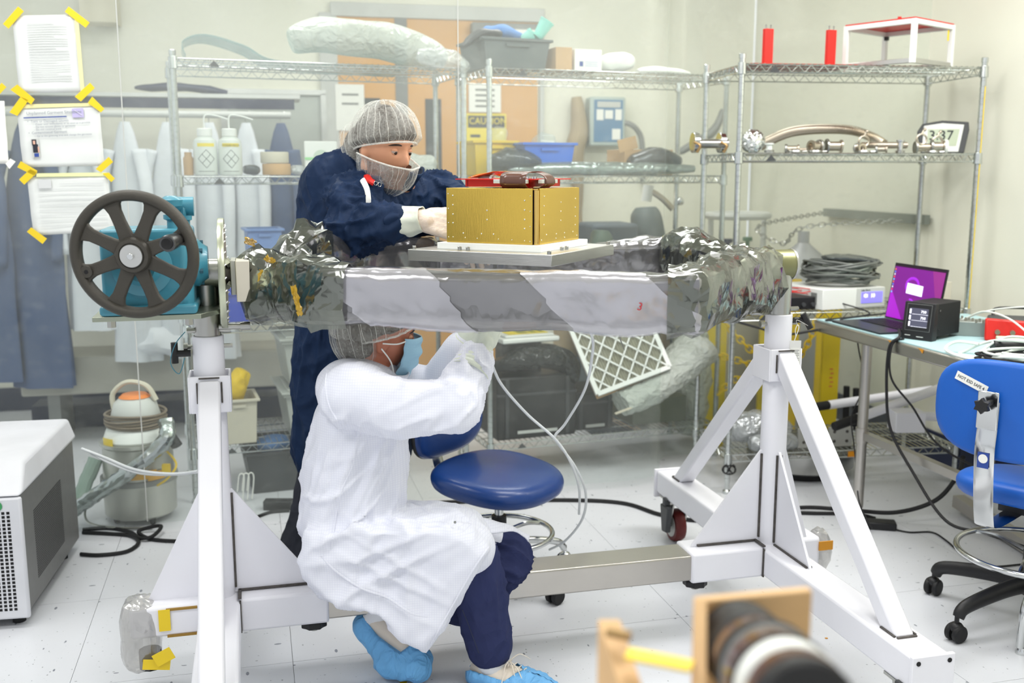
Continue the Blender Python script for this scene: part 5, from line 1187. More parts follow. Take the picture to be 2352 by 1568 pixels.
for x_ in (.30, .50, .72, .80): lump('plastic_scrap', {.30: 'small dark bagged part between the wash bottles and tape rolls', .50: 'clear scrap bag lying right of the tape rolls', .72: 'clear bag behind the shoulder of the standing person', .80: 'folded clear wrap on the left rack beside the standing person'}[x_], 'bag', [rk(r1, x_-.03, .12, z2+.025), rk(r1, x_+.04, .13, z2+.02)], .024, bag_dark if x_ == .30 else MATS['clear_crinkle'], .006, 30, x_)
lump('plastic_bag', 'pale plastic wrap heap right of the head of the standing person', 'bag', [rk(r1, .90, .14, z2+.05), rk(r1, 1.02, .14, z2+.055), rk(r1, 1.13, .12, z2+.035)], .06, MATS['milky_film'], .016, 12, 2)
# third shelf
z3 = .772
bin_('storage_bin', 'deep blue bin on the lower shelf just right of the index disc', r1, .26, .14, z3, .2, .2, .13, dblue_bin, group='storage bins')
bin_('storage_bin', 'deep blue bin peeking out left of the steel post', r1, .07, .15, z3, .12, .2, .17, dblue_bin, group='storage bins')
bin_('storage_bin', 'beige bin beside the deep blue bin under the crumpled film', r1, .47, .2, z3, .17, .2, .12, beige, group='storage bins')
bin_('storage_bin', 'blue and white stacked tub behind the crumpled left end of the frame', r1, .36, .30, z3+.14, .15, .16, .25, mat('milky_blue_tub', c(120, 150, 204), .4), group='storage bins')
bin_('storage_bin', 'red bin left of the standing person', r1, .62, .32, z3+.24, .15, .18, .16, mat('red_bin', c(190, 44, 56), .45), group='storage bins')
bin_('storage_bin', 'yellow bin under the red bin', r1, .62, .32, z3+.005, .17, .2, .23, yellow_p, group='storage bins')
lump('plastic_bag', 'clear bag of parts between the blue tub and the yellow bin', 'bag', [rk(r1, .47, .32, z3+.15), rk(r1, .49, .3, z3+.32)], .055, MATS['clear_crinkle'], .012, 14, 4)
# bottom shelf
z4 = .242
o = bin_('storage_bin', 'tall beige bin holding yellow gloves in a bag', r1, .20, .1, z4, .15, .2, .2, beige, group='storage bins')
lump('glove_bag', 'clear bag of yellow gloves sticking out of the tall beige bin', 'bag', [rk(r1, .19, .1, z4+.17), rk(r1, .2, .09, z4+.25), rk(r1, .235, .09, z4+.31)], .05, yellow_p, .012, 22, 1)
clear_tub = mat('clear_tub', c(204, 208, 202), .3, alpha=.62)
for k in (0, 1):
    o = bin_('clear_tote', ('lower' if k == 0 else 'upper')+' translucent lidded tote behind the legs of the standing person', r1, .56, .16, z4+.004+k*.235, .33, .36, .205, clear_tub, 'tote', 'clear totes', .84)
    b = MB(); b.box((0, 0, .212), (.37, .40, .012)); b.box((0, 0, .22), (.31, .34, .008)); b.build('lid', clear_tub, o, local=True, bevel=.004)
    b = MB(); b.box((.0, -.05, .09), (.2, .15, .1)); b.build('contents', pale_grey, o, local=True, bevel=.01)
bin_('floor_tote', 'dark tote with blue things under the left rack', r1, .5, .2, 0.0, .56, .36, .19, dgrey, 'tote')
lump('folded_cloth', 'blue cloth in the dark tote under the left rack', 'cloth', [rk(r1, .28, .12, .2), rk(r1, .42, .12, .205)], .05, mat('cloth_blue', c(70, 120, 180), .8), .008, 20)
lump('plastic_bag', 'grey plastic bag in the dark tote left of the legs of the standing person', 'bag', [rk(r1, .5, .12, .2), rk(r1, .68, .12, .21)], .05, MATS['milky_film'], .012, 16)
b = MB(); 
for k in range(3): b.tube(catmull([rk(r1, .17+.02*k, -.06, .16), rk(r1, .18+.02*k, -.07, .235), rk(r1, .20+.02*k, -.07, .225), rk(r1, .19+.02*k, -.06, .12)], 6), .003, 6)
b.v = [v+V(0, 0, -.11) for v in b.v]; one(b, 'cable_hanger', paper, 'white looped cable ties hanging behind the left gusset of the stand', 'cable', kind='stuff')
# ---- middle rack, top
zt = 1.864
o = bin_('storage_tote', 'dark grey tote piled with blue cloth and teal tubes on the middle rack', r2, .14, .2, zt, .32, .3, .13, mat('tote_grey', c(92, 100, 100), .6), 'tote', rz=4)
lump('cloth_pile', 'blue folded cloth lying over the dark grey tote', 'cloth', [rk(r2, .02, .16, zt+.155), rk(r2, .1, .14, zt+.165), rk(r2, .2, .14, zt+.14)], .055, mat('cloth_sky', c(78, 132, 200), .8), .01, 16, 5, flat=.5)
lump('dark_bag', 'dark folded plastic sheet beside the blue cloth on the grey tote', 'bag', [rk(r2, -.09, .1, zt+.09), rk(r2, .0, .1, zt+.15), rk(r2, .09, .1, zt+.15)], .04, dgrey, .01, 18, 6, flat=.35)
for k, (x_, z_, l_) in enumerate(((.255, .13, .10), (.19, .13, .03))):
    p0 = rk(r2, x_, .1, zt+z_); p1 = p0+V(.05, 0, l_*.8); b = MB(); b.cyl(p0, p1, .02, .033, seg=20); b.cyl(p1, p1+V(.004, 0, .006), .035, seg=20)
    one(b, 'capped_tube', mat('aqua', c(140, 214, 200), .5) if k == 0 else MATS['aqua'], ('tall' if k == 0 else 'short')+' aqua capped tube standing in the dark grey tote', 'tube', 'aqua tubes')
box_('cardboard_box', 'small brown box wrapped in clear film beside the dark grey tote', 'box', rk(r2, .37, .14, zt), (.08, .2, .1), tan_card, ang(r2))
o = box_('carton', 'white carton with a small blue logo on top of the middle rack', 'box', rk(r2, .49, .14, zt), (.135, .2, .095), paper, ang(r2))
b = MB(); b.M = wm(o); b.box((-.035, -.1006, .03), (.018, .0006, .022)); b.build('emblem', blue_ink, o)
b = MB(); b.M = wm(o)
for k in range(3): b.box((.015, -.1006, .039-.0085*k), (.065-.006*(k == 1), .0006, .003))
b.build('print_lines', mat('pale_violet_print', c(176, 180, 212), .7), o)
lump('white_bag', 'white plastic bag with a grey patch right of the white carton', 'bag', [rk(r2, .59, .14, zt+.05), rk(r2, .68, .14, zt+.055), rk(r2, .76, .14, zt+.05)], .055, mat('white_bag_film', c(236, 238, 232), .4), .012, 11, 7)
lump('white_bag', 'long flat white plastic packet at the right end of the middle rack top', 'bag', [rk(r2, .80, .16, zt+.018), rk(r2, .92, .16, zt+.02), rk(r2, 1.07, .16, zt+.014)], .06, MATS['white_bag_film'], .008, 11, 9, flat=.3)
# middle
zm = 1.397
bin_('storage_bin', 'bright yellow bin beside the orange door on the middle rack', r2, .08, .27, zm, .2, .24, .155, yellow_p, group='storage bins')
bin_('storage_bin', 'bright blue bin right of the yellow bin on the middle rack', r2, .30, .14, zm+.03, .245, .22, .115, blue_bin, group='storage bins')
lump('plastic_bag', 'clear bag rising out of the bright blue bin', 'bag', [rk(r2, .27, .16, zm+.14), rk(r2, .37, .16, zm+.16)], .05, sheet_m, .012, 14, 3)
lump('plastic_bag', 'clear bag with a brown bottle rising out of the yellow bin', 'bag', [rk(r2, .12, .25, zm+.12), rk(r2, .14, .25, zm+.22)], .045, sheet_m, .012, 14, 13)
lump('film_bundle', 'dark smoky film bundle in front of the yellow bin on the middle rack', 'film roll', [rk(r2, .02, .06, zm+.045), rk(r2, .12, .06, zm+.075), rk(r2, .26, .06, zm+.05)], .055, bag_dark, .014, 12, 3)
lump('film_roll', 'long grey film roll lying along the middle rack shelf', 'film roll', [rk(r2, .1, .05, zm+.025), rk(r2, .5, .05, zm+.028), rk(r2, 1.06, .06, zm+.028)], .033, film('roll_film', c(160, 172, 168), .85, .15, .6), .006, 9, 6, flat=.9)
t = bin_('cardboard_tray', 'open cardboard box with dark film inside at the right of the middle rack', r2, .86, .24, zm, .26, .2, .12, tan_card, 'box', None, 1.0, 0)
b = MB(); b.M = wm(t)@Matrix.Translation((-.11, -.1, .12))@Matrix.Rotation(R(-14), 4, 'Y'); b.box((0, 0, .025), (.1, .003, .06)); b.build('box_flap', tan_card, t)
lump('film_bundle', 'dark smoky film spilling out of the cardboard box', 'film roll', [rk(r2, .74, .11, zm+.05), rk(r2, .86, .1, zm+.085), rk(r2, 1.0, .1, zm+.06)], .05, bag_dark, .014, 12, 31)
lump('plastic_bag', 'small clear bag on the middle rack below the wall controller', 'bag', [rk(r2, .5, .14, zm+.02), rk(r2, .62, .14, zm+.025)], .03, sheet_m, .01, 20, 21)
# third shelf of middle rack: mostly behind frame
for k, (x_, w_, h_, m_) in enumerate(((.34, .2, .2, dgrey), (.62, .16, .26, mat('bag_green', c(90, 104, 92), .6)), (.86, .14, .14, mid_grey))):
    lump('wrapped_equipment', ['slumped dark bag', 'tall dark green wrapped bundle', 'low grey wrapped part'][k]+' on the shelf behind the wrapped frame', 'bundle', [rk(r2, x_, .2, .78), rk(r2, x_+.01, .2, .78+h_*.6), rk(r2, x_+.02, .2, .78+h_*1.35)], w_*.5, m_, .012, 10, k+40, flat=.8)
# bottom shelf of middle rack
zb = .172
def casep(x, y, z, w_, d_, h_, label, tilt=0):
    t = thing('equipment_case', label, 'case', rk(r2, x, y, z), ang(r2)+tilt); b = MB(); b.box((0, 0, h_/2), (w_, d_, h_)); b.build('shell', black_plastic, t, local=True, bevel=.012)
    for s in (-1, 1): b = MB(); b.box((s*w_*.38, -d_/2-.003, h_/2), (.018, .01, h_*.92)); b.build('rib', dgrey, t, local=True, bevel=.002)
    b = MB(); b.box((0, -d_/2-.002, h_*.72), (w_*1.0, .008, .012)); b.build('lid_seam', dgrey, t, local=True); b = MB(); b.box((0, -d_/2-.006, h_*.12), (w_*.5, .004, .014)); b.build('front_label', pale_grey, t, local=True); return t
casep(.24, .17, zb, .40, .30, .30, 'large black ribbed equipment case on the bottom shelf of the middle rack')
lump('bin_liner', 'shiny black bin liner draped over the large black case', 'bag', [rk(r2, .05, .1, zb+.34), rk(r2, .2, .05, zb+.385), rk(r2, .38, .06, zb+.36), rk(r2, .44, .03, zb+.25)], .085, mat('liner_black', c(24, 28, 28), .2), .016, 8, 5, flat=.55)
t = thing('lidded_tub', 'white tub lid with a yellow printed label on top of the black case', 'tub', rk(r2, .21, .14, zb+.455), ang(r2)+3)
b = MB(); b.box((0, 0, .012), (.29, .22, .024)); b.box((0, 0, .03), (.25, .18, .014)); b.build('lid', white_plastic, t, local=True, bevel=.008)
b = MB(); b.box((-.0, -.02, .0385), (.2, .11, .002)); lb = b.build('yellow_label', yellow_tag, t, local=True)
b = MB()
for k in range(5): b.box((-.02, .01-.016*k, .0402), (.05, .006, .0006)); b.box((.035, .01-.016*k, .0402), (.03, .006, .0006))
b.box((.08, -.02, .0402), (.02, .04, .0006)); b.build('print', mat('dull_green', c(96, 116, 60), .7), lb, local=True)
box_('foam_block', 'grey foam support under the white tub lid', 'block', rk(r2, .21, .2, zb+.30), (.2, .1, .153), dgrey, ang(r2))
casep(.56, .2, zb, .2, .26, .19, 'small black case with a round latch below the pleated filter')
b = MB(); b.box((0, 0, .065), (.3, .28, .13)); o = b.build('grey_case', mat('olive_grey', c(120, 124, 112), .6), bevel=.004); o.location = rk(r2, .92, .22, zb); o.rotation_euler = (0, 0, R(ang(r2))); tag(o, 'flat grey box under the bubble wrap on the middle rack', 'box')
# pleated filter
def filt(name, label, P4, th, m, lattice=True):
    a, q, c_, d = P4; u = (q-a); v = (d-a); nn = u.cross(v).normalized(); nn = nn if nn.y < 0 else -nn
    t = thing(name, label, 'air filter', min(P4, key=lambda p: p.z)); W_ = u.length; H_ = v.length; uu, vv = u.normalized(), v.normalized()
    def bar(p0, p1, w_, off=0.0, dd=.006): b.bar(a+uu*p0[0]*W_+vv*p0[1]*H_+nn*off, a+uu*p1[0]*W_+vv*p1[1]*H_+nn*off, w_, dd, nn)
    b = MB(); e = .012
    for p0, p1 in (((0, 0), (1, 0)), ((1, 0), (1, 1)), ((1, 1), (0, 1)), ((0, 1), (0, 0))): b.bar(a+uu*p0[0]*W_+vv*p0[1]*H_, a+uu*p1[0]*W_+vv*p1[1]*H_, .02, th, nn)
    b.build('filter_frame', m, t)
    if lattice:
        b = MB(); n = int(W_/.0065); vs = []; 
        for i in range(n+1):
            for s in (0, 1): vs.append(a+uu*(W_*i/n)+vv*H_*s-nn*(.0+.012*(i % 2)))
        b.add(vs, [(2*i, 2*i+1, 2*i+3, 2*i+2) for i in range(n)]); b.build('pleated_media', mat('filter_media', c(176, 174, 156), .9), t, smooth=0)
        for k in range(1, 10):     # diagonal lattice
            s = k/5
            for q0, q1 in (((min(s, 1), max(0, s-1)), (max(0, s-1), min(s, 1))), ((1-min(s, 1), max(0, s-1)), (1-max(0, s-1), min(s, 1)))):
                b = MB(); bar(q0, q1, .0075, th/2-.003, .004); b.build('lattice_strip', white_plastic, t)
    return t
fq = [at(1452, 905, 4.50), at(1540, 846, 4.63), at(1408, 745, 4.72), at(1282, 800, 4.58)]
fu = fq[1]-fq[0]; fv = fq[3]-fq[0]; 
A0 = at(1373, 905, 4.56); U_ = (at(1537, 843, 4.62)-A0); V_ = (at(1285, 808, 4.60)-A0)*2.0
# plane seen obliquely: square 0.36 m panel leaning back
V_ = V_.normalized(); U_n = U_.normalized(); V_ = (V_+V(0, .35, .35)).normalized()
V_ = (V_-U_n*V_.dot(U_n)).normalized()
f_m = white_plastic
filt('pleated_filter', 'white framed pleated air filter with diagonal lattice leaning on the middle rack', [A0, A0+U_n*.36, A0+U_n*.36+V_*.42, A0+V_*.42], .022, f_m)
nn_ = U_n.cross(V_).normalized(); nn_ = nn_ if nn_.y > 0 else -nn_
A1 = A0+nn_*.03-V_*.0-V(.0, 0, .012)
b = MB(); b.hexa([A1, A1+U_n*.34, A1+U_n*.34+V_*.4, A1+V_*.4], [p+nn_*.02 for p in (A1, A1+U_n*.34, A1+U_n*.34+V_*.4, A1+V_*.4)]); one(b, 'pleated_filter', tan_card, 'cardboard edged filter tucked behind the white framed filter', 'air filter')
lump('bubble_wrap', 'bundle of bubble wrap on the right of the middle rack bottom shelf', 'bubble wrap', [at(1425, 925, 4.60), at(1490, 895, 4.66), at(1545, 850, 4.74), at(1600, 800, 4.84)], lambda t: .075+.05*t, mat('bubble', c(206, 212, 204), .2, alpha=.7, bump=.6, bs=60), .012, 26, 3, seg=34, flat=.7)
b = MB(); b.bar(at(1413, 950, 4.5), at(1450, 936, 4.52), .02, .004); one(b, 'masking_tape', beige, 'short strip of masking tape on the bubble wrap', 'tape')
# ---- right rack
R3 = r3; a3r = ang(r3); q0 = 1.859
for k, x_ in enumerate((.148, .43)):
    t = thing('red_standoff', ('left' if k == 0 else 'right')+' upright red block with two pins on top of the right rack', 'block', rk(R3, x_, .10, q0), a3r+14, 'red upright blocks')
    b = MB(); b.box((0, 0, .075), (.042, .02, .15)); b.build('block', red_paint, t, local=True, bevel=.001)
    for s in (-1, 1): b = MB(); b.cyl((s*.012, 0, .15), (s*.012, 0, .166), .0025, seg=8); b.cyl((s*.012, 0, .163), (s*.012, 0, .167), .004, seg=8); b.build('pin', steel, t, local=True)
b = MB(); b.M = wm(R3)@Matrix.Translation((.3, .2, q0)); b.box((0, 0, .002), (.48, .3, .004)); one(b, 'red_plate', mat('dull_red', c(170, 60, 48), .5), 'flat dull red plate lying on the top wires of the right rack', 'plate')
t = thing('profile_frame', 'white aluminium profile frame with a red top plate on the right rack', 'frame', rk(R3, .755, .13, q0), a3r+32)
w_, h_ = .315, .178; e_ = .02
for sx in (-1, 1):
    for sy in (-1, 1):
        b = MB(); b.box((sx*w_/2, sy*w_/2, h_/2), (e_, e_, h_)); b.box((sx*w_/2, sy*(w_/2), h_/2), (.005, e_+.002, h_*.98)); b.build('post', white_plastic, t, local=True, bevel=.001)
for z_ in (h_-.01, .01):
    for s in (-1, 1):
        for dd in ((s*w_/2, 0, z_, e_*.9, w_), (0, s*w_/2, z_, w_, e_*.9)):
            b = MB(); b.box(dd[:3], (dd[3]-.002 if dd[3] > .1 else dd[3], dd[4]-.002 if dd[4] > .1 else dd[4], e_)); b.build('rail', alu if z_ < .05 else white_plastic, t, local=True, bevel=.002)
b = MB(); b.box((0, 0, h_+.003), (w_+.01, w_+.01, .006)); b.build('red_top', red_paint, t, local=True)
for x_, y_ in ((-.09, -.05), (.07, .03)): b = MB(); b.cyl((x_, y_, h_+.006), (x_, y_, h_+.024), .008, seg=14); b.build('red_knob', red_paint, t, local=True)
b = MB(); b.box((w_/2-.03, -w_/2-.0, h_-.045), (.014, .0012, .045)); b.build('yellow_tape', tape_y, t, local=True)
for z_ in (.03, h_-.03): b = MB(); b.box((w_/2-.018, w_/2-.018, z_), (.016, .016, .016)); b.build('corner_bracket', black_plastic, t, local=True)
# middle shelf fittings
zf = 1.493
def at3(x, y, z): return rk(R3, x, y, zf+z)
t = thing('flange_assembly', 'polished vacuum flange assembly with two discs left of the foil ball', 'vacuum fitting', at3(-.055, .22, 0), a3r)
def L3(*a): return rk(R3, *a)
for x_ in (-.075, .045): b = MB(); b.cyl(at3(-.055+x_, .23, .045), at3(-.03+x_, .23, .045), .045, seg=32); b.build('flange_disc', chrome, t, bevel=.002)
b = MB(); b.cyl(at3(-.11, .2, .04), at3(.02, .2, .04), .02, seg=20); b.build('tube', steel, t)
for x_ in (-.13, -.01): b = MB(); b.tube(catmull([at3(x_, .16, .002), at3(x_+.01, .15, .03), at3(x_-.01, .17, .045)], 5), .006, 6); b.build('clamp', mat('brass_tan', c(170, 140, 96), .4, .7) if 'brass_tan' not in MATS else MATS['brass_tan'], t)
b = MB(); b.ell(at3(.105, .12, .048), (.05, .04, .047), seg=40, rings=26, fn=lambda p: 1+.16*(1-2*abs(nz(p, 4)))*.6+.07*nz(p, 11)); one(b, 'foil_ball', film('foil', c(226, 228, 226), 1, .18, 1), 'crumpled aluminium foil ball at the left of the corrugated hose', 'foil', smooth=15)
def hose(name, label, path, r_, m, rib=.009, cat='hose'):
    P_ = catmull(path, 40); out = [P_[0]]; 
    for p in P_[1:]:
        while (p-out[-1]).length > rib/2: out.append(out[-1].lerp(p, (rib/2)/(p-out[-1]).length))
    b = MB(); rr = [r_*(1 if k % 2 else .84) for k in range(len(out))]; b.tube(out, rr, 14); return one(b, name, m, label, cat, smooth=50)
champ = mat('champagne_steel', c(190, 180, 164), .3, .95, var=.08)
hose('corrugated_hose', 'long arched corrugated steel hose on the right rack', [at3(.17, .2, .03), at3(.22, .22, .055), at3(.34, .26, .095), at3(.5, .3, .11), at3(.64, .3, .105), at3(.72, .26, .075), at3(.75, .2, .04)], .023, champ)
hose('corrugated_hose', 'short straight corrugated hose in front of the arched hose end', [at3(.62, .15, .035), at3(.70, .15, .035), at3(.84, .16, .035)], .0145, champ, .0055)
hose('corrugated_hose', 'thin corrugated hose between the pipe stubs', [at3(.3, .14, .014), at3(.36, .14, .014), at3(.42, .14, .014)], .008, champ, .004)
def stub(label, x, y, r_, l_, up=0, lean=0, m=None, name='pipe_fitting'):
    p = at3(x, y, 0); t = thing(name, label, 'vacuum fitting', p, a3r, 'vacuum pipe fittings')
    if up: prof = [(0, 0), (r_*1.5, 0), (r_*1.5, .006), (r_, .009), (r_, l_-.009), (r_*1.5, l_-.006), (r_*1.5, l_), (r_*.8, l_), (r_*.8, l_-.02), (0, l_-.02)]; b = MB(); b.lathe(prof, (0, 0, 0), seg=24)
    else:
        prof = [(r_*.82, .02), (r_*.82, 0), (r_*1.4, 0), (r_*1.4, .007), (r_, .01), (r_, l_-.01), (r_*1.4, l_-.007), (r_*1.4, l_), (r_*.82, l_), (r_*.82, l_-.02), (0, l_-.02)]; b = MB(); b.lathe(prof, (0, 0, r_*1.4), (math.cos(R(lean)), math.sin(R(lean)), 0), 24)
    b.build('pipe', m or champ, t, local=True)
    b = MB(); b.lathe([(r_*1.45, 0), (r_*1.6, .002), (r_*1.6, .009), (r_*1.45, .011), (r_*1.2, .011), (r_*1.2, 0)], (0, 0, 0) if up else (math.cos(R(lean))*.0, 0, r_*1.4), (0, 0, 1) if up else (math.cos(R(lean)), math.sin(R(lean)), 0), 24); b.v = [v if up else v for v in b.v]
    b.build('clamp_ring', steel, t, local=True); return t
stub('small upright clear capped fitting beside the foil ball', .165, .08, .013, .04, 1, m=MATS['bottle_white'])
stub('elbow like pipe stub lying right of the foil ball', .235, .08, .012, .06, 0, -20)
stub('open ended pipe stub at the centre of the shelf', .40, .09, .019, .055, 0, -160)
stub('wide open pipe stub pointing right', .425, .09, .02, .07, 0, -8)
stub('small pipe stub pointing at the viewer', .57, .09, .014, .04, 0, -80)
stub('narrow pipe stub in front of the short hose', .645, .07, .011, .05, 0, -30)
stub('upright polished cylinder fitting near the digital clock', .76, .07, .012, .055, 1, m=chrome)
stub('clamped tee fitting left of the digital clock', .86, .13, .018, .08, 0, -10)
t = stub('blanked fitting with a white round end cap by the digital clock', .93, .12, .02, .06, 0, -20, name='pipe_fitting'); b = MB(); b.lathe([(0, 0), (.03, 0), (.032, .006), (.03, .012), (0, .012)], (.058*math.cos(R(-20)), .058*math.sin(R(-20)), .028), (math.cos(R(-20)), math.sin(R(-20)), 0), 28); b.build('end_cap', white_plastic, t, local=True)
for k, x_ in enumerate((.27, .36, .58, .9)):
    b = MB(); p = at3(x_, .05, 0); b.lathe([(.018, 0), (.03, 0), (.032, .004), (.03, .009), (.018, .009), (.018, 0)], p, seg=28); b.cyl(p+V(.03, 0, .004), p+V(.05, -.004, .005), .004, seg=8); one(b, 'clamp_ring', steel, ['flat clamp ring below the first pipe stub', 'flat clamp ring below the wide pipe stub', 'flat clamp ring below the pipe stub facing the viewer', 'flat clamp ring below the tee fitting'][k], 'clamp', 'flat clamp rings')
for k, x_ in enumerate((.61, .88, .955)):
    b = MB(); p = at3(x_, .11, .05+.01*(k == 1)); b.tube([p+V(.022*math.cos(a_), .0, .022*math.sin(a_)) for a_ in [q*math.pi/8 for q in range(17)]], .0045, 6); b.cyl(p+V(0, 0, .022), p+V(.008, 0, .04), .004, seg=8); b.ell(p+V(.012, 0, .042), .008, seg=8, rings=6)
    b.v = [v+V(0, 0, .0) for v in b.v]; one(b, 'hose_clamp', champ, ['wing nut hose clamp above the small pipe stub', 'wing nut hose clamp on the tee fitting', 'wing nut hose clamp behind the white end cap'][k], 'clamp', 'wing nut clamps')
# digital clock
p = at3(1.03, .2, .0); t = thing('digital_clock', 'white digital wall clock with a grey display leaning at the end of the right rack', 'clock', p, a3r-22)
MK = Matrix.Rotation(R(-14), 4, 'X')
b = MB(); b.M = MK; b.prism([(-.085, 0), (.095, 0), (.115, .105), (.112, .142), (-.0, .15), (-.085, .135), (-.105, .1)], -.004, .012, Matrix.Rotation(R(90), 4, 'X')); b.build('back_frame', dgrey, t, local=True, bevel=.003)
b = MB(); b.M = MK; b.prism([(-.085, .003), (.07, .003), (.092, .128), (-.0, .136), (-.078, .124)], .012, .018, Matrix.Rotation(R(90), 4, 'X')); b.build('white_bezel', white_plastic, t, local=True, bevel=.002)
b = MB(); b.M = MK; b.prism([(-.062, .03), (.06, .03), (.074, .108), (-.062, .108)], .018, .0195, Matrix.Rotation(R(90), 4, 'X')); ds = b.build('display', mat('lcd_grey', c(186, 196, 172), .2), t, local=True)
text('3:37', .062, ink, ds, wm(t)@MK@Matrix.Translation((-.058, -.0215, .058))@Matrix.Rotation(R(90), 4, 'X'), name='digits'); text('70%', .024, mid_grey, ds, wm(t)@MK@Matrix.Translation((-.05, -.0215, .034))@Matrix.Rotation(R(90), 4, 'X'), name='digits')
b = MB(); b.bar(at3(1.088, -.012, -.72), at3(1.088, -.012, .28), .006, .003); one(b, 'yellow_strip', tape_y, 'vertical yellow tape strip along the right post of the right rack', 'tape')
# shelf with instruments
zi = .812
t = thing('rack_amplifier', 'black rack unit with knobs and white lettering behind the right post of the stand', 'instrument', rk(R3, .30, .03, zi), a3r+3)
b = MB(); b.box((0, .14, .03), (.44, .28, .055)); b.build('case', black_plastic, t, local=True, bevel=.003)
for x_ in (.03, .075): b = MB(); b.cyl((x_, 0, .025), (x_, -.012, .025), .009, seg=16); b.build('knob', dgrey, t, local=True)
b = MB()
for x_ in (.11, .125, .14):
    for z_ in (.02, .03, .04): b.cyl((x_, 0, z_), (x_, -.002, z_), .0018, seg=6)
for x_ in (.155, .175):
    for z_ in (.018, .027, .036, .045): b.box((x_, -.001, z_), (.01, .001, .003))
b.build('buttons', pale_grey, t, local=True, kind='stuff')
t = thing('bench_instrument', 'white bench instrument with a violet lit display under the cable pile', 'instrument', rk(R3, .565, .03, zi), a3r+14)
b = MB(); b.box((0, .16, .048), (.34, .32, .09)); b.build('case', white_plastic, t, local=True, bevel=.003)
b = MB(); b.box((.09, -.001, .05), (.155, .004, .082)); fp = b.build('front_panel', pale_grey, t, local=True)
b = MB(); b.box((.095, -.0045, .05), (.115, .003, .048)); dp = b.build('display', mat('violet_display', c(120, 112, 230), .3, emit=c(120, 112, 230), es=.9), fp, local=True)
b = MB()
for k in range(10): b.box((.05+.0045*k+(k > 4)*.018, -.0066, .058), (.0022, .0005, .02*(.6+.4*((k*7) % 3)/2)))
b.build('icons', mat('display_white', (1, 1, 1), .4, emit=(.9, .9, 1), es=1), dp, local=True)
text('Lake Shore', .011, ink, fp, wm(t)@Matrix.Translation((.035, -.004, .079))@Matrix.Rotation(R(90), 4, 'X'))
b = MB()
for k in range(7): b.box((-.1715+.0, .04+.006*k, .05), (.002, .003, .05))
b.build('vent_slots', mid_grey, t, local=True)
def coil(name, label, ctr, r0, r1_, n, rad, m, h_, seed=0, cat='cable', th=.5, kind=None, tilt=0):
    rn = random.Random(seed); objs = []; b = MB()
    for k in range(n):
        cc = ctr+V(rn.uniform(-.02, .02), rn.uniform(-.02, .02), h_*k/n+rad); ra, rb = r0*rn.uniform(.8, 1.1), r1_*rn.uniform(.8, 1.1); ph = rn.uniform(0, 6.3)
        pts = [cc+V(ra*math.cos(a_)*(1+.08*math.sin(3*a_+ph)), rb*math.sin(a_)*(1+.08*math.cos(2*a_+ph)), abs(h_*.3*math.sin(a_+ph))+tilt*math.sin(a_)) for a_ in [q*2*math.pi/26 for q in range(26)]]
        b.tube(pts, rad, 6, closed=True)
    return one(b, name, m, label, cat, kind=kind)
coil('cable_pile', 'big coiled pile of grey cables on the white bench instrument', rk(R3, .56, .17, zi+.098), .15, .12, 22, .0055, mat('cable_grey', c(104, 108, 104), .45, var=.3, vs=4), .085, 4)
coil('cable_pile', 'pale grey flat cables wound over the darker cable pile', rk(R3, .57, .15, zi+.125), .13, .10, 9, .0045, mat('cable_pale', c(168, 176, 166), .45), .06, 9)
lump('dark_bag', 'dark smoky plastic sheet lying over the cable pile', 'bag', [rk(R3, .5, .2, zi+.215), rk(R3, .62, .2, zi+.21), rk(R3, .76, .2, zi+.19)], .09, bag_dark, .01, 12, 44, flat=.14)
coil('red_lead', 'thin red test leads on the black rack unit', rk(R3, .36, .12, zi+.06), .06, .04, 3, .0022, red_paint, .03, 3)
box_('power_supply', 'small beige metal box with a yellow sticker behind the laptop', 'instrument', rk(R3, .96, .16, zi), (.16, .2, .11), beige, a3r+4)
b = MB(); p = rk(R3, .905, .055, zi+.085); b.box(p, (.016, .003, .03)); one(b, 'sticker', mat('amber_sticker', c(232, 170, 30), .5), 'small amber sticker on the beige metal box behind the laptop', 'sticker')
# bottom shelf: bags, plates, white poles
zq = .183
lump('plastic_bag', 'crinkled clear bag of hardware at the left of the right rack bottom shelf', 'bag', [rk(R3, .06, .2, zq+.05), rk(R3, .2, .2, zq+.07), rk(R3, .36, .2, zq+.05)], .085, mat('clear_hardware', c(186, 190, 192), .12, .4, alpha=.7), .018, 16, 3)
lump('plastic_bag', 'flat clear bag in front on the right rack bottom shelf', 'bag', [rk(R3, .12, .06, zq+.025), rk(R3, .25, .06, zq+.03), rk(R3, .34, .07, zq+.025)], .05, MATS['clear_hardware'], .012, 20, 13)
for m_ in ('clear_hardware', 'milky_film', 'clear_crinkle', 'bubble', 'liner_black'): crease(MATS[m_], 16, .7, .02, warp=.3)
for k, x_ in enumerate((.40, .545)):
    t = thing('drilled_bracket', ['drilled aluminium bracket half hidden by the stand post', 'drilled aluminium bracket right of the stand brace'][k], 'bracket', rk(R3, x_, .05, zq), a3r, 'drilled brackets')
    b = MB(); b.box((0, 0, .045), (.115, .012, .09)); b.box((0, .04, .006), (.115, .07, .012)); b.build('plate', alu_rough, t, local=True, bevel=.001)
    b = MB()
    for sx in (-1, 1):
        for sz in (-1, 1): b.cyl((sx*.03, -.006, .047+sz*.022), (sx*.03, -.0072, .047+sz*.022), .0075, seg=14)
    b.build('bolt_hole', dark_steel, t, local=True, kind='stuff')
def pole(label, p, q, r_, cap=True):
    t = thing('white_pole', label, 'pole', p, 0, 'white tube poles'); b = MB(); b.cyl(p, q, r_, seg=24); b.build('tube', white_paint, t); d = (p-q).normalized()
    b = MB(); b.cyl(p, p+d*.13, r_*1.02, r_*.96, seg=24); b.build('black_grip', black_rubber, t, bevel=.003); return t
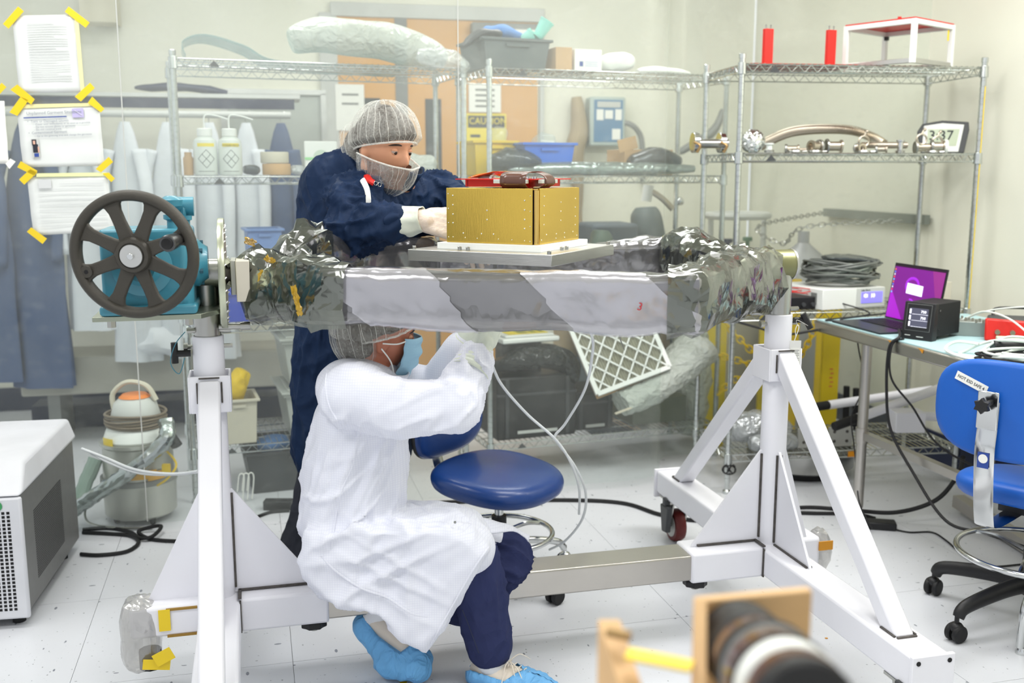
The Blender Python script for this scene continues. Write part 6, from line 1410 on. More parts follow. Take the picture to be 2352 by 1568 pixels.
pole('upper white pole with a black grip lying across the right rack', at(1902, 930, 4.50), at(2140, 895, 4.72), .02)
pole('lower white pole with a black grip slanting up towards the blue chair', at(1970, 960, 4.36), at(2240, 862, 4.60), .021)
pole('short white pole behind the backrest of the blue chair', at(2230, 962, 4.40), at(2120, 955, 4.5), .02)
b = MB(); p = at(2082, 965, 4.36); b.box(p, (.13, .10, .09)); one(b, 'white_block', white_paint, 'white square end block lying under the slanting white pole', 'block', bevel=.003)
for k, (px, py, Y_) in enumerate(((1946, 905, 4.8), (1968, 910, 4.78))): b = MB(); p = at(px, py, Y_); b.cyl(V(p.x, p.y, zq), V(p.x-.005, p.y, p.z+.04), .015, seg=16); one(b, 'black_grip', black_rubber, ('taller left' if k == 0 else 'shorter right')+' upright black rubber grip on the right rack', 'grip', 'upright black grips', bevel=.003)
b = MB(); b.M = wm(R3); b.box((.58, -.006, .16), (.04, .003, .025)); one(b, 'reflector', mat('amber_reflector', c(232, 150, 20), .3), 'amber tag clipped to the bottom shelf edge of the right rack', 'tag')
b = MB(); p = rk(R3, .0, 0, .10)+V(0, 0, 0); b.tube([rk(R3, .03*math.cos(a_), -.02+.03*math.sin(a_)*.3, .115+.018*math.sin(a_)) for a_ in [q*math.pi/8 for q in range(16)]], .004, 6, closed=True); b.tube([rk(R3, .027*math.cos(a_), -.022, .118+.02*math.sin(a_*2)) for a_ in [q*math.pi/8 for q in range(16)]], .003, 6, closed=True); one(b, 'cable_tie_coil', black_rubber, 'coil of black wire tied round the front post of the right rack', 'cable')
# galvanised tub under right rack, drum, yellow rails behind
b = MB(); p = on(1850, 1110, 0); p = V(1.38, 4.72, 0); b.lathe([(0, 0), (.2, 0), (.21, .02), (.21, .035), (0, .035)], p, seg=40); t = one(b, 'round_dolly', black_rubber, 'black round base under the grey drum below the right rack', 'dolly')
b = MB(); b.lathe([(0, 0), (.235, 0), (.25, .01), (.25, .09), (.246, .1), (.235, .1), (.235, .02), (0, .02)], p+V(0, 0, .036), seg=48); one(b, 'metal_drum', steel, 'shallow grey metal drum under the bottom shelf of the right rack', 'drum')
galv = mat('grey_cylinder', c(168, 168, 172), .45, .3)
# ================= behind the right rack: cylinders, chain, rails
t = thing('gas_cylinder', 'tall pale grey cylinder with yellow bands behind the right rack', 'gas cylinder', (1.55, 5.42, 0))
b = MB(); b.lathe([(0, 0), (.14, 0), (.145, .01), (.145, .88), (.12, .96), (.05, 1.02), (.03, 1.04), (.03, 1.1), (0, 1.1)], (1.55, 5.42, 0), seg=36); b.build('body', galv, t)
for k, a_ in enumerate((-2.05, -1.0)):
    b = MB(); b.grid(lambda u, v: V(1.55+.1462*math.cos(a_+.42*(u-.5)), 5.42+.1462*math.sin(a_+.42*(u-.5)), .02+.84*v), 8, 2); b.build('yellow_band', yellow_p, t)
b = MB(); 
def chain(b, pts, r_=.0045, L_=.045, w_=.016):
    P_ = catmull(pts, 12); d = 0; out = [P_[0]]
    for p in P_[1:]:
        while (p-out[-1]).length > L_*.72: out.append(out[-1].lerp(p, L_*.72/(p-out[-1]).length))
    for i, (a, q) in enumerate(zip(out, out[1:])):
        c_ = (a+q)/2; x, y, dd = frame(q-a, (0, 1, 0)); s = x if i % 2 else y
        b.tube([c_+dd*(L_/2*math.cos(k*math.pi/5))+s*(w_*math.sin(k*math.pi/5)) for k in range(10)], r_, 6, closed=True)
chain(b, [at(1665, 740, 4.95), at(1720, 800, 4.92), at(1790, 850, 4.9), at(1850, 800, 4.95), at(1880, 720, 5.05)]); one(b, 'yellow_chain', yellow_p, 'upper sagging yellow plastic chain behind the right post of the stand', 'chain')
b = MB(); chain(b, [at(1600, 770, 5.0), at(1640, 810, 4.95), at(1720, 835, 4.92), at(1760, 850, 4.9)]); one(b, 'yellow_chain', yellow_p, 'middle yellow plastic chain left of the stand post behind the racks', 'chain')
b = MB(); chain(b, [at(1650, 905, 4.95), at(1690, 870, 4.93), at(1750, 860, 4.9)]); one(b, 'yellow_chain', yellow_p, 'lowest yellow plastic chain behind the left brace of the right stand post', 'chain')
for k, (px, Y_, w_) in enumerate(((1645, 5.15, .10), (1765, 5.2, .10), (1908, 5.0, .085))):
    p = at(px, 800, Y_); b = MB(); b.box((p.x, p.y, .49 if k < 2 else .43), (w_, .03, .98 if k < 2 else .86)); o = one(b, 'yellow_upright', mat('translucent_yellow', c(222, 196, 40), .4, alpha=.92) if k == 0 else MATS['translucent_yellow'], ['left yellow upright strip by the bubble wrap', 'middle yellow upright strip behind the stand post', 'right yellow upright strip with faint red print below the table corner'][k], 'post', 'yellow uprights', bevel=.002)
    if k == 2:
        b = MB()
        for q in range(5): b.box((p.x+.004+.004*(q % 2), p.y-.0165, .44-.022*q), (.016, .001, .007))
        b.build('print', mat('faint_red', c(206, 120, 60), .6), o)
# chained round vessel on the right wall, behind the curtain
def vessel(px, py, Y_): return at(px, py, Y_)
vc = at(1690, 600, 5.75); t = thing('dewar', 'large pale vessel chained to the wall behind the curtain', 'vessel', (vc.x, vc.y, .0))
b = MB(); b.lathe([(0, .0), (.22, .0), (.24, .05), (.24, .72), (.2, .84), (.1, .92), (.06, .94), (0, .94)], (vc.x, vc.y, 0), seg=40); b.build('tank', mat('dewar_tan', c(176, 172, 158), .5, .4), t)
b = MB(); b.tube([V(vc.x+.17*math.cos(k*math.pi/12), vc.y+.17*math.sin(k*math.pi/12), 1.17) for k in range(24)], .02, 8, closed=True); b.build('ring_handle', pale_grey, t)
for k in range(3): a_ = k*2.1+.3; b = MB(); b.cyl((vc.x+.17*math.cos(a_), vc.y+.17*math.sin(a_), .86), (vc.x+.17*math.cos(a_), vc.y+.17*math.sin(a_), 1.17), .016, seg=10); b.build('ring_post', pale_grey, t)
for k, (dx, dz, m_) in enumerate(((-.06, 1.02, navy), (.05, 1.03, mat('valve_green', c(96, 128, 104), .5)), (0, 1.0, steel))): b = MB(); b.cyl((vc.x+dx, vc.y-.05, .92), (vc.x+dx, vc.y-.05, dz), .012, seg=10); b.lathe([(0, 0), (.026, 0), (.028, .01), (.026, .022), (0, .022)], (vc.x+dx, vc.y-.05, dz), seg=14); b.build('valve', m_, t)
b = MB(); y0, y1 = 5.95, 5.0; b.bar(V(rwX(y0)-.03, y0, 1.18), V(rwX(y1)-.03, y1, 1.18), .03, .045); one(b, 'wall_strut', mat('strut_grey', c(140, 146, 140), .5, .5), 'horizontal grey strut channel fixed to the right wall behind the curtain', 'strut')
b = MB(); chain(b, [V(rwX(5.9)-.06, 5.9, 1.18), at(1740, 520, 5.5), at(1800, 560, 5.35), at(1850, 520, 5.2), V(rwX(5.15)-.06, 5.15, 1.17)], .003, .04, .011); one(b, 'steel_chain', steel, 'thin steel chain hanging from the wall strut in front of the vessel', 'chain')
# bundles hanging on the back wall, seen through the middle rack
lump('hanging_hoses', 'grey green hoses and cables hanging on the back wall right of the controller', 'hose', [at(1660, 250, 6.3), at(1640, 300, 6.3), at(1560, 350, 6.3)], .03, mid_grey, .01, 9, 50)
lump('wrapped_equipment', 'dark draped equipment stack behind the right half of the middle rack', 'equipment', [V(.72, 5.6, .02), V(.72, 5.6, .5), V(.74, 5.6, 1.0), V(.73, 5.6, 1.22)], .13, mat('drape_dark', c(84, 96, 96), .6), .02, 5, 51)
t = thing('vacuum_gauge', 'steel vacuum elbow with a white tube beside the draped equipment', 'vacuum fitting', at(1500, 520, 5.55)); b = MB(); b.tube(catmull([at(1480, 460, 5.4), at(1492, 440, 5.4), at(1520, 455, 5.4), at(1545, 480, 5.4)], 8), .016, 10); b.build('elbow', champ, t); b = MB(); b.cyl(at(1490, 425, 5.4), at(1484, 462, 5.4), .028, seg=16); b.build('white_tube', white_plastic, t)
b = MB(); b.ell(at(1562, 462, 5.4), .022); b.build('sphere', chrome, t)
lump('brown_sack', 'brown sack standing behind the gold box on the far side of the curtain', 'sack', [V(.30, 5.7, .02), V(.3, 5.7, .6), V(.28, 5.7, 1.3)], .09, MATS['brown_cloth'], .015, 6, 52)
box_('floor_case', 'dark blue grey case standing beside the brown sack', 'case', (.52, 5.55, 0), (.26, .3, 1.14), mat('case_slate', c(86, 96, 104), .6), 12, .02)
box_('rack_cabinet', 'grey electronics cabinet behind the bubble wrap', 'cabinet', (1.02, 5.62, 0), (.30, .3, .88), beige, 14, .01)
lump('bubble_wrap', 'second cloud of bubble wrap behind the rack posts left of the yellow strip', 'bubble wrap', [V(.93, 5.22, .05), V(.96, 5.22, .35), V(.94, 5.22, .68)], .12, MATS['bubble'], .02, 14, 53)
# ================= left side: gowning area behind the curtain
GY = 5.15
b = MB(); b.cyl((-2.75, GY-.1, 1.70), (-1.15, GY+.25, 1.70), .018, seg=12); rod = one(b, 'garment_rail', pale_grey, 'horizontal white garment rail behind the curtain', 'rail')
b = MB(); b.bar((-2.75, GY+.0, 1.76), (-1.15, GY+.35, 1.76), .03, .05); one(b, 'shelf_edge', navy, 'dark blue shelf edge above the garment rail', 'shelf')
b = MB(); b.bar((-2.75, GY+.14, 1.80), (-1.15, GY+.49, 1.80), .3, .02); one(b, 'hat_shelf', pale_grey, 'pale shelf board above the garment rail', 'shelf')
lump('dark_bag', 'dark folded cloth on the shelf board above the garment rail', 'cloth', [V(-1.95, GY+.25, 1.84), V(-1.7, GY+.3, 1.845), V(-1.5, GY+.35, 1.82)], .04, navy, .006, 10, 60, flat=.5)
cloth_w = mat('gown_white', c(214, 218, 222), .85, bump=.3, bs=10); cloth_n = mat('gown_navy', c(66, 84, 118), .85, bump=.3, bs=10)
def gown(label, x, L_, w_, m, seed, z0=1.66):
    y = GY-.1+.35*(x+2.75)/1.6; t = thing('hanging_gown', label, 'gown', (x, y, z0-L_), 12, 'gowns on the rail')
    b = MB()
    def fn(u, v):
        a_ = 2*math.pi*v; z = z0-L_*u; k = .25+.75*min(1, (u*3.2)**.7); r_ = 1+.16*math.sin(a_*5+seed+u*3)*u+.12*nz((a_, u*3, seed), 1)
        return V(x+math.cos(a_)*w_*k*r_*(1+.15*u), y+math.sin(a_)*.06*k*r_, z)
    b.grid(fn, 24, 40, False, True); b.build('gown_cloth', m, t, smooth=180)
    for s in (-1, 1):
        b = MB(); pts = [V(x+s*w_*.75, y-.03, z0-.14), V(x+s*w_*1.1, y-.05, z0-.35), V(x+s*w_*1.0, y-.06, z0-.62-.1*((seed+s) % 2))]
        b.tube(catmull(pts, 6), lambda t_: .045-.014*t_, 14, flat=.6); b.build('sleeve', m, t, smooth=180)
    b = MB(); b.tube(catmull([V(x-w_*.5, y, z0-.09), V(x, y, z0-.02), V(x+w_*.5, y, z0-.09)], 5), .004, 6); b.tube(catmull([V(x, y, z0-.02), V(x, y, z0+.03), V(x+.02, y, z0+.058), V(x+.03, y, z0+.03)], 5), .0025, 6); b.build('hanger', steel, t)
for k, (x, L_, w_, m, lb) in enumerate(((-2.66, 1.30, .14, cloth_n, 'navy gown at the far left edge of the picture'), (-2.40, 1.34, .13, cloth_n, 'navy gown left of the taped papers'), (-2.15, 1.05, .10, cloth_w, 'white gown just right of the navy gowns'), (-1.95, 1.22, .10, cloth_w, 'white gown behind the left rim of the handwheel'), (-1.75, 1.15, .10, cloth_w, 'white gown behind the centre of the handwheel'), (-1.55, 1.22, .09, cloth_w, 'white gown behind the right rim of the handwheel'), (-1.37, 1.0, .085, cloth_w, 'white gown left of the wash bottle rack posts'), (-1.20, .95, .085, cloth_n, 'navy gown hanging behind the index disc'))): gown(lb, x, L_, w_, m, k*1.7)
t = thing('bench', 'long grey gowning bench behind the curtain', 'bench', (-1.75, 5.5, 0), 12)
b = MB(); b.box((0, 0, .36), (1.7, .36, .2)); b.build('seat_box', mat('bench_grey', c(170, 168, 158), .6), t, local=True, bevel=.01)
for s in (-1, 1): b = MB(); b.box((s*.7, 0, .13), (.06, .3, .26)); b.build('leg', mid_grey, t, local=True)
lump('crumpled_gown', 'crumpled white gown lying on the bench below the gearbox', 'gown', [V(-2.02, 5.28, .49), V(-1.85, 5.28, .54), V(-1.7, 5.3, .50)], .11, cloth_w, .025, 9, 61)
box_('shoe_rack', 'long dark blue shoe tray against the back wall under the bench', 'tray', (-1.9, 5.75, 0), (1.6, .2, .13), navy, 12)
# ================= vacuum cleaner behind the curtain
vx, vy = -1.535, 4.04
t = thing('vacuum_cleaner', 'round grey canister vacuum cleaner with a foil covered hose behind the curtain', 'vacuum cleaner', (vx, vy, 0))
def VL(*a): return V(vx, vy, 0)+V(*a)
b = MB(); b.lathe([(0, .03), (.135, .03), (.145, .04), (.148, .17), (.152, .18), (.152, .2), (.145, .205), (.14, .36), (.15, .37), (.15, .385), (0, .385)], (vx, vy, 0), seg=44); b.build('canister', mat('brushed_canister', c(186, 186, 178), .35, .7), t)
b = MB(); b.lathe([(.149, .19), (.156, .192), (.156, .215), (.149, .217)], (vx, vy, 0), seg=44); b.build('band', mid_grey, t)
b = MB(); b.lathe([(0, .386), (.13, .386), (.135, .395), (.12, .44), (.1, .455), (0, .455)], (vx, vy, 0), seg=40); b.build('lid', white_plastic, t)
b = MB(); b.lathe([(0, .456), (.1, .456), (.1, .5), (.085, .56), (.06, .585), (0, .585)], (vx, vy, 0), seg=36); b.build('motor_housing', pale_grey, t)
b = MB(); b.lathe([(.05, .583), (.064, .586), (.05, .6), (0, .602)], (vx, vy, 0), seg=30); b.build('orange_cap', mat('orange_cap', c(222, 130, 60), .5), t)
b = MB(); b.tube(catmull([VL(-.09, 0, .53), VL(-.09, 0, .6), VL(-.03, 0, .655), VL(.05, 0, .64), VL(.09, 0, .57)], 6), .014, 8, flat=.8); b.build('carry_handle', beige, t)
b = MB()
for k in range(6): b.tube([VL((.118+.004*(k % 2))*math.cos(a_), (.118+.004*(k % 2))*math.sin(a_), .458+.011*k+.004*math.sin(a_*2+k)) for a_ in [q*math.pi/12 for q in range(24)]], .006, 6, closed=True)
b.build('wound_cord', mat('cord_brown', c(120, 108, 92), .6), t, kind='stuff')
for k, (a_, z_, w_, h_) in enumerate(((-2.2, .4, .5, .035), (-1.2, .29-.1, .9, .04), (-.75, .28-.1, .5, .04))):
    b = MB(); b.grid(lambda u, v: VL((.153 if k else .14)*math.cos(a_+w_*(u-.5)), (.153 if k else .14)*math.sin(a_+w_*(u-.5)), z_+h_*(v-.5)+(.0 if k == 0 else .06)), 8, 1); b.build('amber_tape', tape_y if k == 0 else mat('amber_band', c(222, 166, 50), .5) if 'amber_band' not in MATS else MATS['amber_band'], t)
foil = film('foil_grey', c(170, 178, 176), .95, .2, .8)
b = MB(); P_ = catmull([VL(.16, -.1, .5), VL(.17, -.15, .42), VL(.05, -.19, .30), VL(-.12, -.2, .17), VL(-.21, -.18, .10)], 10); b.tube(P_, .032, 14); b.v = [v+V(0, 0, 1)*.008*nz(v, 34)+V(1, 0, 0)*.006*nz(v, 47) for v in b.v]; b.build('foil_hose', foil, t, smooth=18)
b = MB(); P_ = catmull([VL(-.21, -.16, .10), VL(-.19, -.1, .2), VL(-.16, -.05, .30)], 8); b.tube(P_, .03, 12); b.v = [v+V(0, 0, 1)*.01*nz(v, 30) for v in b.v]; b.build('bagged_nozzle', mat('green_film', c(150, 172, 160), .25, alpha=.85), t, smooth=18)
b = MB(); b.cyl(VL(.15, -.06, .44), VL(.2, -.1, .38), .02, .024, seg=16); b.build('black_nozzle', black_rubber, t)
b = MB(); b.tube(catmull([VL(.14, -.08, .36), VL(.2, -.12, .3), VL(.17, -.14, .24), VL(.12, -.13, .2)], 6), .005, 6); b.box(VL(.165, -.14, .28), (.03, .02, .05)); b.build('yellow_plug', yellow_p, t)
b = MB(); b.tube(catmull([VL(-.14, -.05, .12), VL(-.2, -.08, .08), VL(-.18, -.12, .02), VL(-.05, -.17, .012), VL(.1, -.16, .01)], 6), .006, 8); b.build('wire_bail', steel, t)
for k in range(4): a_ = k*math.pi/2+.7; b = MB(); b.cyl(VL(.11*math.cos(a_), .11*math.sin(a_)-.01, .022), VL(.11*math.cos(a_)+.012, .11*math.sin(a_)+.0, .022), .022, seg=12); b.build('wheel', black_rubber, t)

t.scale = (.97, .97, .87)
# ================= steel table against the right wall
TA = V(1.275, 4.24, 0); tl = V(.24, -.971, 0).normalized(); tw = V(.971, .24, 0).normalized(); TZ = .80; TL_, TW_ = 1.75, .74
tb = thing('work_table', 'stainless steel work table with a pale blue mat against the right wall', 'table', TA)
def TP(l, w, z=TZ): return TA+tl*l+tw*w+V(0, 0, z)
def tbox(mb, l0, l1, w0, w1, z0, z1): return mb.hexa([TP(l0, w0, z0), TP(l1, w0, z0), TP(l1, w1, z0), TP(l0, w1, z0)], [TP(l0, w0, z1), TP(l1, w0, z1), TP(l1, w1, z1), TP(l0, w1, z1)])
b = MB(); tbox(b, 0, TL_, 0, TW_, TZ-.052, TZ-.004); b.build('table_top', brushed, tb, bevel=.008)
b = MB(); tbox(b, .008, TL_-.01, .008, TW_-.01, TZ-.004, TZ); b.build('mat', mat('pale_blue_mat', c(172, 204, 208), .45, var=.03), tb)
for l_, w_ in ((.30, .06), (.30, TW_-.07), (TL_-.2, .06), (TL_-.2, TW_-.07)):
    p = TP(l_, w_, 0); b = MB(); b.cyl(p+V(0, 0, .07), p+V(0, 0, TZ-.05), .0205, seg=24); lg = b.build('leg', brushed, tb)
    b = MB(); b.cyl(p, p+V(0, 0, .075), .014, seg=18); b.lathe([(.0, 0), (.018, 0), (.016, .01), (0, .012)], p, seg=18); b.build('foot', steel, lg)
    b = MB(); b.cyl(p+V(0, 0, .34), p+V(0, 0, .40), .0255, seg=24); b.build('collar', brushed, lg)
b = MB(); tbox(b, .3, TL_-.2, .05, .08, .355, .385); tbox(b, .3, TL_-.2, TW_-.09, TW_-.06, .355, .385)
b.build('cross_rail', brushed, tb, kind='stuff')
for k, (l_, nm) in enumerate(((.52, 'amber flake of tape on the table edge below the black controller'), (.70, 'small amber flake of tape further right on the table edge'))):
    b = MB(); b.hexa([TP(l_, -.001, TZ-.006), TP(l_+.035, -.001, TZ-.006), TP(l_+.03, -.001, TZ-.022), TP(l_+.012, -.001, TZ-.01)], [p_+tw*-.001 for p_ in (TP(l_, -.001, TZ-.006), TP(l_+.035, -.001, TZ-.006), TP(l_+.03, -.001, TZ-.022), TP(l_+.012, -.001, TZ-.01))]); one(b, 'tape_flake', mat('amber_flake', c(206, 140, 30), .5) if k == 0 else MATS['amber_flake'], nm, 'tape')
# laptop
H0, H1 = V(1.555, 4.20, TZ+.012), V(1.635, 3.875, TZ+.012); hd = (H1-H0).normalized(); bd_ = V(hd.y, -hd.x, 0); bd_ = bd_ if bd_.x < 0 else -bd_; DL = .245
lp = thing('laptop', 'open thin laptop with a purple desktop on the near corner of the steel table', 'laptop', (H0+bd_*.12)*1.0-V(0, 0, .012))
b = MB(); e0 = .004; b.hexa([H0+V(0, 0, -.0118), H1+V(0, 0, -.0118), H1+bd_*DL+V(0, 0, -.0118), H0+bd_*DL+V(0, 0, -.0118)], [H0, H1, H1+bd_*DL+V(0, 0, -.004), H0+bd_*DL+V(0, 0, -.004)]); ba = b.build('base', mat('laptop_grey', c(52, 56, 62), .35, .5), lp, bevel=.002)
b = MB(); Lk = (H1-H0).length
for r_ in range(5):
    for k in range(14):
        p = H0+hd*(Lk*(.09+.06*k))+bd_*(.03+.022*r_)+V(0, 0, .0006-.00035*r_); b.hexa([p, p+hd*.016, p+hd*.016+bd_*.017, p+bd_*.017], [q+V(0, 0, .0014) for q in (p, p+hd*.016, p+hd*.016+bd_*.017, p+bd_*.017)])
b.build('keys', black_plastic, ba)
up = (V(0, 0, 1)-bd_*.16).normalized(); nS = hd.cross(up); nS = nS if nS.dot(bd_) > 0 else -nS; SHt = .232
b = MB(); b.hexa([H0, H1, H1-nS*.006, H0-nS*.006], [p_+up*SHt for p_ in (H0, H1, H1-nS*.006, H0-nS*.006)]); sc_ = b.build('screen', black_plastic, lp, bevel=.001)
def spt(u, v, o_=.0012): return H0+hd*(Lk*u)+up*(SHt*v)+nS*o_
def spoly(pts, m, o_, name, par): b = MB(); b.prism([(0, 0)]*0 or [(0, 0), (1, 0), (0, 1)], 0, 0) if False else None; n = len(pts); A_ = [spt(u, v, o_) for u, v in pts]; B_ = [p_+nS*.0002 for p_ in A_]; b.add(A_+B_, [tuple(range(n)), tuple(range(n, 2*n))[::-1]]+[(i, (i+1) % n, n+(i+1) % n, n+i) for i in range(n)]); return b.build(name, m, par)
def em(name, col, es=.42): return mat(name, col, .3, emit=col, es=es, var=.02)
wp = spoly([(.02, .03), (.98, .03), (.98, .97), (.02, .97)], em('wall_purple', c(116, 26, 132)), .0008, 'desktop', sc_)
spoly([(.02, .03), (.34, .03), (.02, .55)], em('wall_violet', c(160, 30, 190)), .0013, 'facet', wp); spoly([(.62, .03), (.98, .03), (.98, .6), (.8, .35)], em('wall_pink', c(176, 50, 120)), .0013, 'facet', wp)
spoly([(.75, .94), (.98, .94), (.98, .35), (.9, .42)], em('wall_mauve', c(138, 44, 128)), .0014, 'facet', wp); spoly([(.02, .94), (.98, .94), (.98, .97), (.02, .97)], em('bar_dark', c(36, 16, 40)), .0015, 'top_bar', wp)
b = MB(); cpt = [(.42+.12*math.cos(a_), .64+.13*math.sin(a_)) for a_ in [k*math.pi/8 for k in range(14)]]; b.tube([spt(u, v, .0016) for u, v in cpt], .006, 6, flat=.1, hint=tuple(nS)); b.tube([spt(.42+.03*k, .4-.02*k+.02*math.sin(k), .0016) for k in range(6)], .004, 6); b.build('swirl', em('swirl_violet', c(160, 40, 210)), wp)
dl = spoly([(.33, .50), (.64, .48), (.635, .66), (.33, .68)], em('dialog_white', c(226, 222, 250), .95), .0028, 'dialog', wp)
b = MB()
for k in range(4): b.bar(spt(.36, .64-.03*k, .0034), spt(.47+.1*(k % 2), .635-.03*k, .0034), .0014, .0003, tuple(nS))
b.build('print', mid_grey, dl if False else wp)
for k in range(10):
    v = .9-.045*k; spoly([(.028, v), (.05, v), (.05, v-.028), (.028, v-.028)], em('icon%d' % k, [c(230, 120, 70), c(80, 130, 230), c(220, 220, 230), c(240, 80, 70), c(110, 190, 240)][k % 5]), .0016, 'dock_icon', wp)
# black controller
p0 = V(1.54, 3.66, 0); cM = Matrix.Translation(V(p0.x, p0.y, TZ))@Matrix.Rotation(R(40), 4, 'Z')@Matrix.Scale(.8, 4, (0, 1, 0))
ct_ = thing('controller', 'black bench controller with a small lit touch display in front of the laptop', 'controller', (p0.x, p0.y, TZ))
def CB(b): b.M = cM; return b
b = CB(MB()); b.box((.10, .075, .074), (.19, .14, .122)); b.build('case', black_matte, ct_, bevel=.003)
b = CB(MB()); b.hexa([V(-.018, -.0, 0), V(.02, -.0, 0), V(.02, .15, 0), V(-.018, .15, 0)], [V(.0, 0, .138), V(.02, 0, .138), V(.02, .15, .138), V(.0, .15, .138)])
b.build('front_bezel', black_plastic, ct_, bevel=.003)
def cfp(u, v, o_=.0008): # u along y (right to left seen from outside), v up
    z = .138*v; x = -.018+.018*v; return cM@V(x-o_, .15*(1-u), z)
def cfq(u0, v0, u1, v1, o_, m, name, par): b = MB(); A_ = [cfp(u0, v0, o_), cfp(u1, v0, o_), cfp(u1, v1, o_), cfp(u0, v1, o_)]; B_ = [cfp(u0, v0, o_+.0004), cfp(u1, v0, o_+.0004), cfp(u1, v1, o_+.0004), cfp(u0, v1, o_+.0004)]; b.hexa(A_, B_); return b.build(name, m, par)
fr_ = cfq(.10, .24, .90, .95, .0004, mid_grey, 'bezel_line', ct_); cfq(.11, .25, .89, .94, .001, black_plastic, 'glass', ct_)
dsp = cfq(.2, .34, .8, .84, .0016, em('screen_slate', c(74, 74, 90), .5), 'display', ct_)
for k in range(3):
    v0 = .36+.165*k; cfq(.2, v0, .25, v0+.12, .0022, em('bar_white%d' % k, (.9, .9, 1), 1), 'level_bar', dsp); cfq(.28, v0-.012, .8, v0-.006, .0022, MATS['bar_white0'], 'divider', dsp)
    ux = (cfp(1, 0)-cfp(0, 0)).normalized(); uy = (cfp(0, 1)-cfp(0, 0)).normalized(); uz = ux.cross(uy)
    if k: text('750', .014, MATS['bar_white0'], dsp, Matrix.Translation(cfp(.56, v0+.03, .0024))@Matrix((ux, uy, uz)).transposed().to_4x4())
cfq(.12, .1, .3, .12, .0006, pale_grey, 'mark', ct_); cfq(.5, .08, .72, .1, .0006, pale_grey, 'mark', ct_)
for z_ in (.04, .11): b = CB(MB()); b.cyl((.035, .003, z_), (.035, .0, z_), .004, seg=10); b.build('screw', chrome, ct_)
# red and black instrument, metal boxes
t = thing('oscilloscope', 'red and black handheld style instrument with two yellow caps behind the controller', 'instrument', TP(.66, .50), 0)
tM = Matrix.Translation(TP(.66, .50))@Matrix.Rotation(R(-20), 4, 'Z')
b = MB(); b.M = tM; b.prism([(-.15, -.08), (.14, -.08), (.15, .09), (-.14, .09)], 0, .075, Matrix.Rotation(R(0), 4, 'Z')); b.build('case', dgrey, t, bevel=.01)
b = MB(); b.M = tM; b.hexa([V(-.16, -.10, 0), V(.08, -.10, 0), V(.08, -.07, 0), V(-.16, -.07, 0)], [V(-.16, -.085, .08), V(.08, -.085, .07), V(.08, -.06, .07), V(-.16, -.06, .08)]); fr_ = b.build('red_front', red_paint, t, bevel=.006)
for k in range(4): b = MB(); b.M = tM; b.cyl((-.12+.05*k, -.095, .035), (-.12+.05*k, -.115, .035), .009, seg=14); b.build('connector', champ, fr_)
for x_ in (.0, .045): b = MB(); b.M = tM; b.cyl((x_, .0, .075), (x_, .0, .093), .008, seg=12); b.build('yellow_cap', yellow_p, t)
b = MB(); b.M = tM; b.cyl((.115, -.081, .04), (.115, -.084, .04), .025, seg=24); b.build('fan_grille', black_matte, t)
b = MB(); b.M = tM; b.tube(catmull([V(-.12, .07, .07), V(-.1, .09, .1), V(.1, .09, .1), V(.13, .07, .07)], 6), .006, 6); b.build('handle', black_rubber, t)
def tmbox(name, label, l, w, d, m, rz=-20, cat='box', bevel=.002, z=TZ): p = TP(l, w); return box_(name, label, cat, V(p.x, p.y, z), d, m, rz, bevel)
tmbox('metal_box', 'pale metal box with brass connectors at the right edge beside the red instrument', .98, .5, (.2, .14, .06), pale_grey)
tmbox('metal_box', 'low grey metal box studded with small connectors behind the black controller', .52, .36, (.16, .10, .055), mat('box_grey', c(150, 156, 152), .4, .5))
b = MB()
for k in range(8): p = TP(.46+.02*k, .33+.015*(k % 3), TZ+.055); b.cyl(p, p+V(0, 0, .012), .004, seg=8)
one(b, 'connectors', champ, 'row of small brass connectors on the low grey metal box', 'connector', kind='stuff')
tmbox('plastic_case', 'pale green plastic plug box right of the black controller', .80, .30, (.09, .06, .035), mat('pale_sage', c(196, 208, 178), .5))
# power adapter and cables
t = thing('power_adapter', 'black cylindrical connector body with a pale ring lying in the white cables', 'adapter', TP(.98, .16)); a_, q_ = TP(.93, .12, TZ+.03), TP(.98, .27, TZ+.03)
b = MB(); b.cyl(a_, q_, .026, seg=24); b.build('body', black_plastic, t, bevel=.003); b = MB(); b.cyl(a_.lerp(q_, .78), a_.lerp(q_, .84), .0275, seg=24); b.build('ring', pale_grey, t)
b = MB(); b.box(TP(.93, .12, TZ+.012), (.05, .04, .02)); b.build('plug', black_rubber, t, bevel=.003)
tmbox('power_brick', 'black plug brick with a white ratings label at the right edge of the picture', 1.235, .12, (.11, .08, .05), black_plastic, -10, 'power supply', .008)
b = MB(); p = TP(1.235, .12, TZ); b.M = Matrix.Translation(p)@Matrix.Rotation(R(-10), 4, 'Z'); b.box((-.02, -.0405, .022), (.06, .001, .03)); lb_ = one(b, 'ratings_label', paper, 'white ratings label on the black plug brick', 'label')
text('ICES', .014, ink, lb_, b.M@Matrix.Translation((-.046, -.0415, .02))@Matrix.Rotation(R(90), 4, 'X'))
white_cable = mat('white_cable', c(220, 226, 218), .45)
def cable(label, pts, r_=.004, m=black_rubber, name='cable', n=10, group=None):
    b = MB(); b.tube(catmull(pts, n), r_, 8); return one(b, name, m, label, 'cable', group)
tz = TZ+.006
cable('thick white cable looping forward over the table edge', [TP(.90, .09, tz+.03), TP(.84, .05, tz+.03), TP(.85, .0, tz+.01), TP(.93, -.01, tz), TP(1.05, .01, tz), TP(1.2, .06, tz+.01), TP(1.35, .16, tz+.03), TP(1.5, .3, tz)], .0055, white_cable)
